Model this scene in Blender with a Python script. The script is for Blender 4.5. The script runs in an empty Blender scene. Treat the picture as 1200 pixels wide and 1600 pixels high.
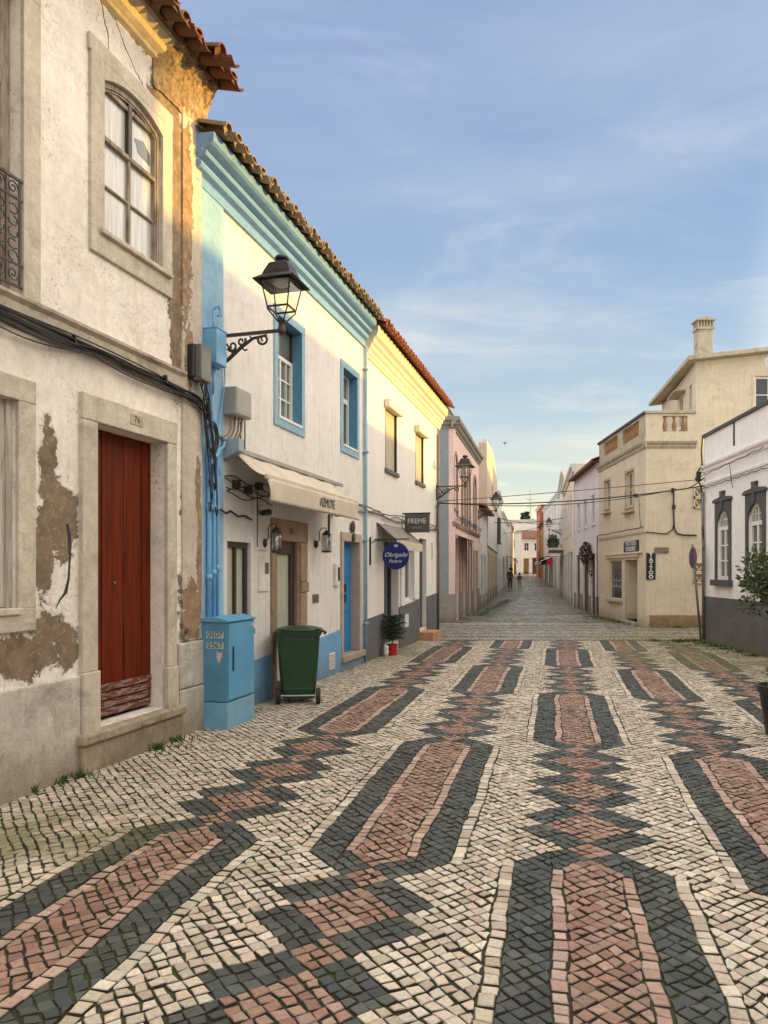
import bpy, bmesh, math, random
from mathutils import Vector, Matrix, noise as mnoise

R = math.radians
sc = bpy.context.scene
COL = sc.collection
random.seed(7)

# ------------------------------------------------------------------ camera
CAM_H = 1.65
cam_d = bpy.data.cameras.new("camera")
cam = bpy.data.objects.new("camera", cam_d)
COL.objects.link(cam)
cam.location = (0, 0, CAM_H)
cam.rotation_euler = (R(90), 0, 0)
cam_d.sensor_fit = 'VERTICAL'
cam_d.sensor_height = 24.0
cam_d.lens = 24.0 * 1150 / 1600
cam_d.shift_y = 93.0 / 1600
cam_d.clip_start = 0.05
cam_d.clip_end = 3000
sc.camera = cam
sc.render.resolution_x = 768
sc.render.resolution_y = 1024

# ------------------------------------------------------------------ exposure
sc.view_settings.view_transform = 'Standard'
sc.view_settings.look = 'None'
sc.view_settings.gamma = 1.0
sc.view_settings.use_curve_mapping = False
sc.view_settings.exposure = 1.17
sc.cycles.max_bounces = 6
sc.cycles.diffuse_bounces = 4

# ------------------------------------------------------------------ sun
SUN_EL = 3.6          # degrees above the horizon
SUN_K = 0.06          # the sun stands over +X, slightly up the street
sun_az = math.atan2(SUN_K, 1.0)
sd = Vector((math.cos(sun_az) * math.cos(R(SUN_EL)), math.sin(sun_az) * math.cos(R(SUN_EL)), math.sin(R(SUN_EL))))
sun_d = bpy.data.lights.new("sun", 'SUN')
sun_d.energy = 3.0
sun_d.angle = R(1.6)
sun_d.color = (1.0, 0.60, 0.10)
sun = bpy.data.objects.new("sun", sun_d)
COL.objects.link(sun)
sun.location = sd * 60
sun.rotation_euler = sd.to_track_quat('Z', 'Y').to_euler()

# ------------------------------------------------------------------ world
W = bpy.data.worlds.new("World")
sc.world = W
W.use_nodes = True
nt = W.node_tree
nt.nodes.clear()


def nd(tree, typ, **kw):
    n = tree.nodes.new(typ)
    ins = kw.pop('ins', {})
    for k, v in kw.items():
        setattr(n, k, v)
    for k, v in ins.items():
        s = n.inputs[k]
        if isinstance(v, bpy.types.NodeSocket):
            tree.links.new(v, s)
        else:
            if isinstance(v, (tuple, list)) and len(v) == 3 and s.type == 'RGBA':
                v = (*v, 1)
            s.default_value = v
    return n


def mathn(tree, op, a, b=0.0, c=0.0, clamp=False):
    return nd(tree, 'ShaderNodeMath', operation=op, use_clamp=clamp, ins={0: a, 1: b, 2: c}).outputs[0]


def mixc(tree, fac, a, b, mode='MIX'):
    n = tree.nodes.new('ShaderNodeMix')
    n.data_type = 'RGBA'
    n.blend_type = mode
    for idx, v in ((0, fac), (6, a), (7, b)):
        s = n.inputs[idx]
        if isinstance(v, bpy.types.NodeSocket):
            tree.links.new(v, s)
        elif idx == 0:
            s.default_value = v
        else:
            s.default_value = (*v[:3], 1)
    return n.outputs[2]


def ramp(tree, fac, stops, interp='LINEAR'):
    n = tree.nodes.new('ShaderNodeValToRGB')
    n.color_ramp.interpolation = interp
    el = n.color_ramp.elements
    while len(el) < len(stops):
        el.new(0.5)
    for e, (p, c) in zip(el, stops):
        e.position = p
        e.color = (c, c, c, 1) if isinstance(c, (int, float)) else (*c[:3], 1)
    tree.links.new(fac, n.inputs[0])
    return n.outputs[0]


tc = nd(nt, 'ShaderNodeTexCoord').outputs['Generated']
sky = nd(nt, 'ShaderNodeTexSky', sky_type='NISHITA', sun_disc=False, sun_elevation=R(SUN_EL),
         sun_rotation=math.pi / 2 - sun_az, altitude=0, air_density=1.0, dust_density=0.6, ozone_density=2.2)
sep = nd(nt, 'ShaderNodeSeparateXYZ', ins={0: tc})
SX, SY, SZ = sep.outputs
zc = mathn(nt, 'MAXIMUM', SZ, 0.0)
den = mathn(nt, 'ADD', zc, 0.11)
px = mathn(nt, 'DIVIDE', SX, den)
py = mathn(nt, 'DIVIDE', SY, den)
proj = nd(nt, 'ShaderNodeCombineXYZ', ins={0: px, 1: py, 2: 0.0}).outputs[0]
mp = nd(nt, 'ShaderNodeMapping', ins={0: proj, 1: (3.3, 1.7, 0), 2: (0, 0, R(-24)), 3: (0.7, 1.0, 1)}).outputs[0]
n1 = nd(nt, 'ShaderNodeTexNoise', ins={0: mp, 'Scale': 0.85, 'Detail': 9.0, 'Roughness': 0.56, 'Distortion': 0.35}).outputs[0]
mp2 = nd(nt, 'ShaderNodeMapping', ins={0: proj, 1: (9.1, 4.2, 0), 2: (0, 0, R(-18)), 3: (0.8, 1.5, 1)}).outputs[0]
n2 = nd(nt, 'ShaderNodeTexNoise', ins={0: mp2, 'Scale': 1.7, 'Detail': 9.0, 'Roughness': 0.62, 'Distortion': 0.9}).outputs[0]
c1 = ramp(nt, n1, [(0.40, 0.0), (0.70, 0.8)], 'EASE')
c2 = ramp(nt, n2, [(0.48, 0.0), (0.74, 0.55)], 'EASE')
cl = mathn(nt, 'ADD', c1, c2, clamp=True)
# added fill: sky brightened on the sun side and overhead, outside the frame
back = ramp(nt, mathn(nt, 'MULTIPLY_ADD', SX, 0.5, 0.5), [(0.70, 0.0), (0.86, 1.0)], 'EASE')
low = ramp(nt, zc, [(0.0, 1.0), (0.12, 0.6), (0.36, 0.16), (0.7, 0.0)])
cl = mathn(nt, 'ADD', mathn(nt, 'MULTIPLY', cl, 0.8), mathn(nt, 'MULTIPLY', low, 0.75), clamp=True)
cloudcol = ramp(nt, zc, [(0.0, (0.56, 0.49, 0.31)), (0.09, (0.49, 0.46, 0.33)), (0.2, (0.35, 0.375, 0.36)), (0.5, (0.235, 0.275, 0.345))])
skyg = nd(nt, 'ShaderNodeVectorMath', operation='SCALE', ins={0: sky.outputs[0], 'Scale': 0.15}).outputs[0]
SKY_G = skyg
clear = ramp(nt, zc, [(0.0, (0.30, 0.36, 0.31)), (0.12, (0.23, 0.31, 0.345)), (0.32, (0.160, 0.235, 0.345)), (0.60, (0.088, 0.152, 0.290))])
blend = mixc(nt, 0.85, skyg, clear)
skyc = mixc(nt, cl, blend, cloudcol)
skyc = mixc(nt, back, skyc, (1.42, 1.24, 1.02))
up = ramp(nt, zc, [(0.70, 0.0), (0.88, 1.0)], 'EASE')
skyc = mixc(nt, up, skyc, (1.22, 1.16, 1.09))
bk = ramp(nt, mathn(nt, 'MULTIPLY_ADD', SY, -0.5, 0.5), [(0.52, 0.0), (0.75, 1.0)], 'EASE')  # sky behind the camera lifted as well, added fill
skyc = mixc(nt, mathn(nt, 'MULTIPLY', bk, mathn(nt, 'SUBTRACT', 1.0, mathn(nt, 'MAXIMUM', up, back))), skyc, (0.66, 0.63, 0.60))
lf = ramp(nt, mathn(nt, 'MULTIPLY_ADD', SX, -0.5, 0.5), [(0.66, 0.0), (0.80, 1.0)], 'EASE')  # left sky brightened out of view to fill the walls facing it
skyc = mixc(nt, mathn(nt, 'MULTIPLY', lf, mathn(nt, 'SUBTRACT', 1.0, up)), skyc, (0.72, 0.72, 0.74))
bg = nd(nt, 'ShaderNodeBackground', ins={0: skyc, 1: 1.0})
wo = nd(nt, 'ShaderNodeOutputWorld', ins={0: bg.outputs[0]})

# ------------------------------------------------------------------ helpers


def tag(o, label=None, cat=None, group=None, kind=None):
    if label: o["label"] = label
    if cat: o["category"] = cat
    if group: o["group"] = group
    if kind: o["kind"] = kind
    return o


def empty(name, loc, rz=0.0, label=None, cat=None, group=None):
    o = bpy.data.objects.new(name, None)
    COL.objects.link(o)
    o.empty_display_size = 0.2
    o.location = loc if len(loc) == 3 else (loc[0], loc[1], 0)
    o.rotation_euler = (0, 0, rz)
    return tag(o, label, cat, group)


class MB:
    def __init__(s):
        s.v = []; s.f = []

    def add(s, vs, fs):
        b = len(s.v)
        s.v.extend([tuple(p) for p in vs])
        s.f.extend([tuple(i + b for i in f) for f in fs])
        return s

    def box(s, x0, x1, y0, y1, z0, z1):
        if x0 > x1: x0, x1 = x1, x0
        if y0 > y1: y0, y1 = y1, y0
        if z0 > z1: z0, z1 = z1, z0
        return s.add([(x0, y0, z0), (x1, y0, z0), (x1, y1, z0), (x0, y1, z0), (x0, y0, z1), (x1, y0, z1), (x1, y1, z1), (x0, y1, z1)],
                     [(0, 3, 2, 1), (4, 5, 6, 7), (0, 1, 5, 4), (1, 2, 6, 5), (2, 3, 7, 6), (3, 0, 4, 7)])

    def quad(s, a, b, c, d):
        return s.add([a, b, c, d], [(0, 1, 2, 3)])

    def poly(s, pts):
        return s.add(pts, [tuple(range(len(pts)))])

    def prism_x(s, prof, x0, x1):
        """prof: list of (y,z) counter-clockwise seen from +x; extruded along x"""
        n = len(prof)
        vs = [(x0, y, z) for y, z in prof] + [(x1, y, z) for y, z in prof]
        fs = [(i, (i + 1) % n, n + (i + 1) % n, n + i) for i in range(n)]
        fs += [tuple(range(n))[::-1], tuple(range(n, 2 * n))]
        return s.add(vs, fs)

    def prism_y(s, prof, y0, y1):
        n = len(prof)
        vs = [(x, y0, z) for x, z in prof] + [(x, y1, z) for x, z in prof]
        fs = [(i, (i + 1) % n, n + (i + 1) % n, n + i) for i in range(n)]
        fs += [tuple(range(n))[::-1], tuple(range(n, 2 * n))]
        return s.add(vs, fs)

    def prism_z(s, prof, z0, z1):
        n = len(prof)
        vs = [(x, y, z0) for x, y in prof] + [(x, y, z1) for x, y in prof]
        fs = [(i, (i + 1) % n, n + (i + 1) % n, n + i) for i in range(n)]
        fs += [tuple(range(n))[::-1], tuple(range(n, 2 * n))]
        return s.add(vs, fs)

    def cyl(s, p0, p1, r0, r1=None, n=10, caps=True):
        r1 = r0 if r1 is None else r1
        p0, p1 = Vector(p0), Vector(p1)
        d = (p1 - p0).normalized()
        a = d.orthogonal().normalized(); b = d.cross(a)
        vs = []
        for p, r in ((p0, r0), (p1, r1)):
            for i in range(n):
                t = 2 * math.pi * i / n
                vs.append(p + a * math.cos(t) * r + b * math.sin(t) * r)
        fs = [(i, (i + 1) % n, n + (i + 1) % n, n + i) for i in range(n)]
        if caps: fs += [tuple(range(n))[::-1], tuple(range(n, 2 * n))]
        return s.add(vs, fs)

    def tube(s, pts, r, n=6, closed=False):
        pts = [Vector(p) for p in pts]
        rr = r if isinstance(r, (list, tuple)) else [r] * len(pts)
        m = len(pts); vs = []; a = None
        for i, p in enumerate(pts):
            q0 = pts[max(i - 1, 0)]; q1 = pts[min(i + 1, m - 1)]
            d = (q1 - q0)
            d = d.normalized() if d.length > 1e-9 else Vector((0, 0, 1))
            if a is None: a = d.orthogonal().normalized()
            a = (a - d * a.dot(d))
            a = a.normalized() if a.length > 1e-6 else d.orthogonal().normalized()
            b = d.cross(a)
            for k in range(n):
                t = 2 * math.pi * k / n
                vs.append(p + (a * math.cos(t) + b * math.sin(t)) * rr[i])
        fs = []
        for i in range(m - 1):
            for k in range(n):
                k2 = (k + 1) % n
                fs.append((i * n + k, i * n + k2, (i + 1) * n + k2, (i + 1) * n + k))
        fs += [tuple(range(n))[::-1], tuple(range((m - 1) * n, m * n))]
        return s.add(vs, fs)

    def lathe(s, prof, c=(0, 0, 0), n=16, sx=1.0, sy=1.0, rot=0.0):
        vs = []; m = len(prof)
        for r, z in prof:
            for k in range(n):
                t = 2 * math.pi * k / n + rot
                vs.append((c[0] + r * math.cos(t) * sx, c[1] + r * math.sin(t) * sy, c[2] + z))
        fs = []
        for i in range(m - 1):
            for k in range(n):
                k2 = (k + 1) % n
                fs.append((i * n + k, i * n + k2, (i + 1) * n + k2, (i + 1) * n + k))
        fs += [tuple(range(n))[::-1], tuple(range((m - 1) * n, m * n))]
        return s.add(vs, fs)

    def build(s, name, mat, parent=None, smooth=False, bevel=0.0, segs=2, solid=0.0):
        me = bpy.data.meshes.new(name)
        me.from_pydata(s.v, [], s.f)
        me.validate()
        o = bpy.data.objects.new(name, me)
        COL.objects.link(o)
        if mat: me.materials.append(mat)
        if parent: o.parent = parent
        if smooth:
            me.polygons.foreach_set('use_smooth', [True] * len(me.polygons))
        if solid:
            m = o.modifiers.new('solidify', 'SOLIDIFY'); m.thickness = solid; m.offset = 0
        if bevel:
            m = o.modifiers.new('bevel', 'BEVEL'); m.width = bevel; m.segments = segs; m.limit_method = 'ANGLE'
            m.angle_limit = R(40)
        return o


def holed_wall(mb, x0, x1, z0, z1, holes, t=0.22, y=0.0, ztop=None):
    """front sheet at y with real openings whose reveals go back by t. holes (x0,x1,z0,z1)"""
    xs = sorted(set([x0, x1] + [h[0] for h in holes] + [h[1] for h in holes]))
    zs = sorted(set([z0, z1] + [h[2] for h in holes] + [h[3] for h in holes]))
    xs = [x for x in xs if x0 <= x <= x1]; zs = [z for z in zs if z0 <= z <= z1]
    for i in range(len(xs) - 1):
        for j in range(len(zs) - 1):
            a, b, c, d = xs[i], xs[i + 1], zs[j], zs[j + 1]
            cx, cz = (a + b) / 2, (c + d) / 2
            if any(h[0] < cx < h[1] and h[2] < cz < h[3] for h in holes): continue
            mb.quad((a, y, c), (b, y, c), (b, y, d), (a, y, d))
    for h in holes:
        a, b, c, d = h[:4]
        tt = h[4] if len(h) > 4 else t
        c = max(c, z0)
        mb.quad((a, y, c), (a, y, d), (a, y + tt, d), (a, y + tt, c))
        mb.quad((b, y, c), (b, y + tt, c), (b, y + tt, d), (b, y, d))
        mb.quad((a, y, d), (b, y, d), (b, y + tt, d), (a, y + tt, d))
        mb.quad((a, y, c), (a, y + tt, c), (b, y + tt, c), (b, y, c))


def shell(mb, x0, x1, z0, z1, D, y=0.0):
    """sides, back and top of the building body behind a holed front"""
    mb.quad((x0, y, z0), (x0, y, z1), (x0, D, z1), (x0, D, z0))
    mb.quad((x1, y, z0), (x1, D, z0), (x1, D, z1), (x1, y, z1))
    mb.quad((x0, D, z0), (x0, D, z1), (x1, D, z1), (x1, D, z0))
    mb.quad((x0, y, z1), (x1, y, z1), (x1, D, z1), (x0, D, z1))


def arch_plate(mb, x0, x1, zs, ztop, rise, y0, y1, n=14):
    """solid filling between an arch (springing zs) and the flat head ztop"""
    w = (x1 - x0) / 2; cx = (x0 + x1) / 2
    Rr = (w * w + rise * rise) / (2 * rise); cz = zs + rise - Rr
    A = math.asin(min(1, w / Rr))
    if rise >= w * 0.999: A = math.pi / 2
    pts = [(cx + Rr * math.sin(-A + 2 * A * i / n), cz + Rr * math.cos(-A + 2 * A * i / n)) for i in range(n + 1)]
    for (ax, az), (bx, bz) in zip(pts[:-1], pts[1:]):
        mb.quad((ax, y0, az), (bx, y0, bz), (bx, y0, ztop), (ax, y0, ztop))
        mb.quad((ax, y1, az), (ax, y1, ztop), (bx, y1, ztop), (bx, y1, bz))
        mb.quad((ax, y0, az), (ax, y1, az), (bx, y1, bz), (bx, y0, bz))
    return pts


def arch_band(mb, x0, x1, z0, zs, rise, w, y0, y1, n=14, bottom=False):
    """frame of width w following jambs and arch"""
    hw = (x1 - x0) / 2; cx = (x0 + x1) / 2
    Rr = (hw * hw + rise * rise) / (2 * rise); cz = zs + rise - Rr
    A = math.asin(min(1, hw / Rr))
    if rise >= hw * 0.999: A = math.pi / 2
    out = [(x0, z0)] + [(cx + Rr * math.sin(-A + 2 * A * i / n), cz + Rr * math.cos(-A + 2 * A * i / n)) for i in range(n + 1)] + [(x1, z0)]
    inn = []
    for k, (x, z) in enumerate(out):
        if k == 0: inn.append((x0 + w, z0))
        elif k == len(out) - 1: inn.append((x1 - w, z0))
        else:
            dx, dz = x - cx, z - cz
            L = math.hypot(dx, dz)
            xi = cx + dx * (L - w) / L; zi = cz + dz * (L - w) / L
            xi = min(max(xi, x0 + w), x1 - w)
            inn.append((xi, zi))
    for k in range(len(out) - 1):
        (a, b), (c, d), (e, f), (g, h) = out[k], out[k + 1], inn[k + 1], inn[k]
        mb.quad((a, y0, b), (g, y0, h), (e, y0, f), (c, y0, d))
        mb.quad((g, y0, h), (g, y1, h), (e, y1, f), (e, y0, f))
        mb.quad((a, y0, b), (c, y0, d), (c, y1, d), (a, y1, b))


def text(s, size, name, mat, parent, loc, rot, extrude=0.002, align='CENTER', sx=1.0, shear=0.0, bold=0.0):
    cu = bpy.data.curves.new(name, 'FONT')
    cu.body = s; cu.size = size; cu.extrude = extrude; cu.align_x = align; cu.align_y = 'CENTER'
    cu.shear = shear; cu.offset = bold
    tmp = bpy.data.objects.new(name, cu)
    COL.objects.link(tmp)
    dg = bpy.context.evaluated_depsgraph_get()
    me = bpy.data.meshes.new_from_object(tmp.evaluated_get(dg))
    bpy.data.objects.remove(tmp)
    o = bpy.data.objects.new(name, me)
    COL.objects.link(o)
    me.materials.clear(); me.materials.append(mat)
    o.parent = parent
    o.location = loc; o.rotation_euler = rot; o.scale = (sx, 1, 1)
    return o


FACE = (R(90), 0, 0)   # text upright, facing local -y

# ------------------------------------------------------------------ materials


def newmat(name):
    m = bpy.data.materials.new(name)
    m.use_nodes = True
    t = m.node_tree
    t.nodes.clear()
    b = t.nodes.new('ShaderNodeBsdfPrincipled')
    o = t.nodes.new('ShaderNodeOutputMaterial')
    t.links.new(b.outputs[0], o.inputs[0])
    return m, t, b


def objco(t, scale=(1, 1, 1), loc=(0, 0, 0)):
    c = nd(t, 'ShaderNodeTexCoord').outputs['Object']
    if scale == (1, 1, 1) and loc == (0, 0, 0): return c
    return nd(t, 'ShaderNodeMapping', ins={0: c, 1: loc, 3: scale}).outputs[0]


def noi(t, co, s, det=5.0, ro=0.55, dist=0.0):
    return nd(t, 'ShaderNodeTexNoise', ins={0: co, 'Scale': s, 'Detail': det, 'Roughness': ro, 'Distortion': dist}).outputs[0]


def simple(name, col, rough=0.6, metal=0.0, var=0.12, scale=6.0, bump=0.0, bscale=60.0, spec=0.5, dirt=None, dirtamt=0.0):
    m, t, b = newmat(name)
    co = objco(t)
    n = noi(t, co, scale)
    dark = tuple(c * (1 - var * 1.6) for c in col); lite = tuple(min(1, c * (1 + var)) for c in col)
    c = ramp(t, n, [(0.3, dark), (0.7, lite)])
    if dirt:
        dn = ramp(t, noi(t, co, scale * 0.6, 8, 0.7, 0.6), [(0.47, 0.0), (0.63, dirtamt)])
        c = mixc(t, dn, c, dirt)
    t.links.new(c, b.inputs['Base Color'])
    b.inputs['Roughness'].default_value = rough
    b.inputs['Metallic'].default_value = metal
    b.inputs['Specular IOR Level'].default_value = spec
    if bump:
        bn = nd(t, 'ShaderNodeBump', ins={'Height': noi(t, co, bscale, 6), 'Strength': bump, 'Distance': 0.01})
        t.links.new(bn.outputs[0], b.inputs['Normal'])
    return m


def blobs(t, co, lst):
    """max over soft ellipses (cx, cz, rx, rz) in the x-z plane of the wall"""
    out = None
    for cx, cz, rx, rz in lst:
        v = nd(t, 'ShaderNodeVectorMath', operation='SUBTRACT', ins={0: co, 1: (cx, 0, cz)}).outputs[0]
        v = nd(t, 'ShaderNodeVectorMath', operation='MULTIPLY', ins={0: v, 1: (1 / rx, 0, 1 / rz)}).outputs[0]
        l = nd(t, 'ShaderNodeVectorMath', operation='LENGTH', ins={0: v}).outputs['Value']
        d = mathn(t, 'SUBTRACT', 1.0, l)
        out = d if out is None else mathn(t, 'MAXIMUM', out, d)
    return out


def plaster(name, col, rough=0.85, stain=(0.35, 0.30, 0.22), stain_amt=0.35, streak=0.25, bump=0.25, speck=0.0, peel=None,
            under=(0.27, 0.18, 0.11), edge=(0.66, 0.64, 0.60), crack=0.0, low=None, tone=0.08, foot=0.55):
    m, t, b = newmat(name)
    co = objco(t)
    n = noi(t, co, 1.3, 6, 0.6)
    c = ramp(t, n, [(0.3, tuple(x * (1 - tone * 1.5) for x in col)), (0.7, tuple(min(1, x * (1 + tone)) for x in col))])
    st = ramp(t, noi(t, co, 2.6, 9, 0.68, 0.8), [(0.50, 0.0), (0.66, stain_amt)])
    c = mixc(t, st, c, stain)
    fine = ramp(t, noi(t, co, 11.0, 9, 0.75, 0.3), [(0.35, 1 - tone * 1.6), (0.65, 1 + tone * 0.6)])
    c = mixc(t, 1.0, c, fine, 'MULTIPLY')
    if foot:
        zf = nd(t, 'ShaderNodeSeparateXYZ', ins={0: co}).outputs[2]
        fz = mathn(t, 'MULTIPLY_ADD', noi(t, objco(t, (3, 3, 1.2)), 3.0, 8, 0.7), -0.9, mathn(t, 'ADD', zf, 0.30))
        fm = nd(t, 'ShaderNodeMapRange', ins={0: fz, 1: -0.15, 2: 0.25, 3: foot, 4: 0.0}).outputs[0]
        c = mixc(t, fm, c, (0.13, 0.11, 0.07))
    if streak:
        sc_ = objco(t, (7.0, 7.0, 0.55))
        sk = ramp(t, noi(t, sc_, 1.6, 8, 0.68), [(0.50, 0.0), (0.68, streak)])
        c = mixc(t, sk, c, stain)
    h = noi(t, co, 38, 7, 0.6)
    if speck:
        sp = ramp(t, noi(t, co, 30, 7, 0.72), [(0.55, 0.0), (0.59, speck)])
        big = ramp(t, noi(t, co, 1.7, 3), [(0.45, 0.0), (0.6, 1.0)])
        c = mixc(t, mathn(t, 'MULTIPLY', sp, big), c, under)
    if crack:
        vo = nd(t, 'ShaderNodeTexVoronoi', feature='DISTANCE_TO_EDGE', ins={'Vector': nd(t, 'ShaderNodeVectorMath', operation='ADD', ins={
            0: co, 1: nd(t, 'ShaderNodeTexNoise', ins={0: co, 'Scale': 3.0, 'Detail': 5.0}).outputs['Color']}).outputs[0], 'Scale': 1.1}).outputs['Distance']
        ck = ramp(t, vo, [(0.0, crack), (0.012, 0.0)])
        c = mixc(t, ck, c, (0.12, 0.09, 0.07))
    if low:
        z = nd(t, 'ShaderNodeSeparateXYZ', ins={0: co}).outputs[2]
        zz = mathn(t, 'ADD', z, mathn(t, 'MULTIPLY', noi(t, co, 4.0, 6), -low[1]))
        lm = nd(t, 'ShaderNodeMapRange', ins={0: zz, 1: -low[1] * 0.5, 2: low[0], 3: low[2], 4: 0.0}).outputs[0]
        c = mixc(t, lm, c, low[3])
    if peel:
        bl = blobs(t, co, peel)
        nn = mathn(t, 'MULTIPLY_ADD', noi(t, co, 6.0, 10, 0.72, 0.5), 2.5, -1.22)
        f = mathn(t, 'ADD', bl, nn)
        e = ramp(t, f, [(0.0, 0.0), (0.05, 0.9)])
        f2 = mathn(t, 'ADD', f, mathn(t, 'MULTIPLY_ADD', noi(t, co, 13.0, 8, 0.7), 0.5, -0.25))
        u = ramp(t, f2, [(0.10, 0.0), (0.15, 1.0)])
        un = noi(t, co, 7, 6, 0.6)
        uc = ramp(t, un, [(0.3, tuple(x * 0.72 for x in under)), (0.7, tuple(x * 1.25 for x in under))])
        c = mixc(t, e, c, edge)
        uc = mixc(t, ramp(t, noi(t, co, 16, 8, 0.75), [(0.52, 0.0), (0.60, 0.55)]), uc, tuple(x * 1.9 for x in under))
        uc = mixc(t, ramp(t, noi(t, co, 3.1, 8, 0.7), [(0.50, 0.0), (0.60, 0.6)]), uc, tuple(x * 0.55 for x in under))
        c = mixc(t, u, c, uc)
        h = mathn(t, 'ADD', mathn(t, 'MULTIPLY', h, 0.45), mathn(t, 'MULTIPLY', mathn(t, 'ADD', e, u), -0.55))
    t.links.new(c, b.inputs['Base Color'])
    b.inputs['Roughness'].default_value = rough
    b.inputs['Specular IOR Level'].default_value = 0.25
    bn = nd(t, 'ShaderNodeBump', ins={'Height': h, 'Strength': bump, 'Distance': 0.02})
    t.links.new(bn.outputs[0], b.inputs['Normal'])
    return m


def wood(name, col, col2, grain=(14, 14, 0.9), rough=0.55, peelcol=None, peelz=None):
    m, t, b = newmat(name)
    co = objco(t, grain)
    n = noi(t, co, 1.5, 8, 0.65, 0.6)
    c = ramp(t, n, [(0.3, col2), (0.65, col)])
    if peelcol:
        o2 = objco(t)
        z = nd(t, 'ShaderNodeSeparateXYZ', ins={0: o2}).outputs[2]
        pn = noi(t, objco(t, (3, 3, 18)), 2.2, 8, 0.7)
        f = mathn(t, 'SUBTRACT', pn, mathn(t, 'MULTIPLY', mathn(t, 'MAXIMUM', mathn(t, 'SUBTRACT', z, peelz), 0.0), 1.3))
        c = mixc(t, ramp(t, f, [(0.50, 0.0), (0.53, 0.85)]), c, peelcol)
    t.links.new(c, b.inputs['Base Color'])
    b.inputs['Roughness'].default_value = rough
    b.inputs['Specular IOR Level'].default_value = 0.12
    bn = nd(t, 'ShaderNodeBump', ins={'Height': n, 'Strength': 0.35, 'Distance': 0.01})
    t.links.new(bn.outputs[0], b.inputs['Normal'])
    return m


def glassy(name, col, rough=0.08, curtain=None):
    m, t, b = newmat(name)
    if curtain:
        co = objco(t, (1, 1, 0.06))
        n = noi(t, co, curtain[0], 3, 0.5)
        c = ramp(t, n, [(0.3, tuple(x * curtain[1] for x in col)), (0.7, col)])
        t.links.new(c, b.inputs['Base Color'])
    else:
        b.inputs['Base Color'].default_value = (*col, 1)
    b.inputs['Roughness'].default_value = 0.6 if curtain else rough
    b.inputs['Coat Weight'].default_value = 1.0 if curtain else 0.0
    b.inputs['Coat Roughness'].default_value = 0.05
    b.inputs['Specular IOR Level'].default_value = 0.6
    return m


def tiles_mat(name, col, lichen=(0.30, 0.27, 0.18), amt=0.6):
    m, t, b = newmat(name)
    co = objco(t)
    a = nd(t, 'ShaderNodeAttribute', attribute_name='tone').outputs['Fac']
    c = ramp(t, noi(t, co, 5, 7, 0.65), [(0.3, tuple(x * 0.6 for x in col)), (0.7, col)])
    c = mixc(t, ramp(t, noi(t, co, 8, 9, 0.75, 0.5), [(0.44, 0.0), (0.58, amt)]), c, lichen)
    t.links.new(c, b.inputs['Base Color'])
    b.inputs['Roughness'].default_value = 0.9
    bn = nd(t, 'ShaderNodeBump', ins={'Height': noi(t, co, 30, 8, 0.7), 'Strength': 0.5, 'Distance': 0.02})
    t.links.new(bn.outputs[0], b.inputs['Normal'])
    return m


M = {}
M['old_wall'] = plaster('old limewashed wall', (0.90, 0.83, 0.74), stain=(0.60, 0.51, 0.40), stain_amt=0.34, streak=0.28, bump=0.6, speck=0.5,
    under=(0.225, 0.165, 0.110), edge=(0.72, 0.69, 0.65), tone=0.10,
    peel=[(-2.20, 2.45, 0.10, 0.40), (-2.05, 2.05, 0.22, 0.34), (-2.24, 1.80, 0.12, 0.36), (-2.18, 1.20, 0.20, 0.14), (-1.98, 1.05, 0.14, 0.20), (-2.45, 1.02, 0.40, 0.20), (-3.4, 1.2, 0.7, 0.4),
          (-0.47, 5.35, 0.17, 1.45), (-0.45, 4.1, 0.12, 0.75), (-0.62, 6.15, 0.32, 0.42), (-0.22, 1.35, 0.20, 0.42), (-0.10, 1.9, 0.10, 0.7), (-0.30, 2.4, 0.08, 0.5), (-1.25, 6.62, 0.6, 0.14), (-0.2, 4.6, 0.07, 0.5)])
M['old_stone'] = plaster('weathered limestone', (0.63, 0.56, 0.45), stain=(0.30, 0.27, 0.21), stain_amt=0.55, streak=0.3, bump=0.45, speck=0.2, under=(0.2, 0.16, 0.11), tone=0.12)
M['old_plinth'] = plaster('grey cement plinth', (0.60, 0.56, 0.49), stain=(0.24, 0.21, 0.16), stain_amt=0.6, streak=0.35, bump=0.4, speck=0.1, tone=0.14, low=(0.35, 0.3, 0.5, (0.30, 0.23, 0.15)))
M['string'] = plaster('stained string course', (0.50, 0.44, 0.35), stain=(0.25, 0.21, 0.16), stain_amt=0.7, streak=0.1, bump=0.5, tone=0.14)
M['rubble'] = plaster('crumbling rubble mortar', (0.46, 0.33, 0.20), stain=(0.25, 0.14, 0.07), stain_amt=0.8, streak=0.0, bump=1.0, tone=0.3)
M['door_red'] = wood('red brown door paint', (0.17, 0.024, 0.005), (0.06, 0.009, 0.003), peelcol=(0.20, 0.13, 0.10), peelz=0.42)
M['peeled_wood'] = wood('peeling white wood', (0.60, 0.56, 0.50), (0.24, 0.18, 0.13), grain=(22, 22, 1.6), rough=0.8)
M['worn_frame'] = wood('worn window wood', (0.42, 0.36, 0.28), (0.15, 0.10, 0.07), grain=(18, 18, 2.0), rough=0.8)
M['curtain'] = glassy('lace curtain behind glass', (0.60, 0.61, 0.58), curtain=(34, 0.62))
M['curtain_dark'] = glassy('curtain behind shop glass', (0.48, 0.52, 0.42), curtain=(48, 0.7))
M['glass'] = glassy('dark window glass', (0.035, 0.045, 0.05))
M['glass_grey'] = glassy('grey window glass', (0.12, 0.14, 0.14), 0.12)
M['white_wall'] = plaster('white limewash', (0.76, 0.73, 0.69), stain=(0.44, 0.38, 0.30), stain_amt=0.26, streak=0.34, bump=0.3, tone=0.055)
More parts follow.
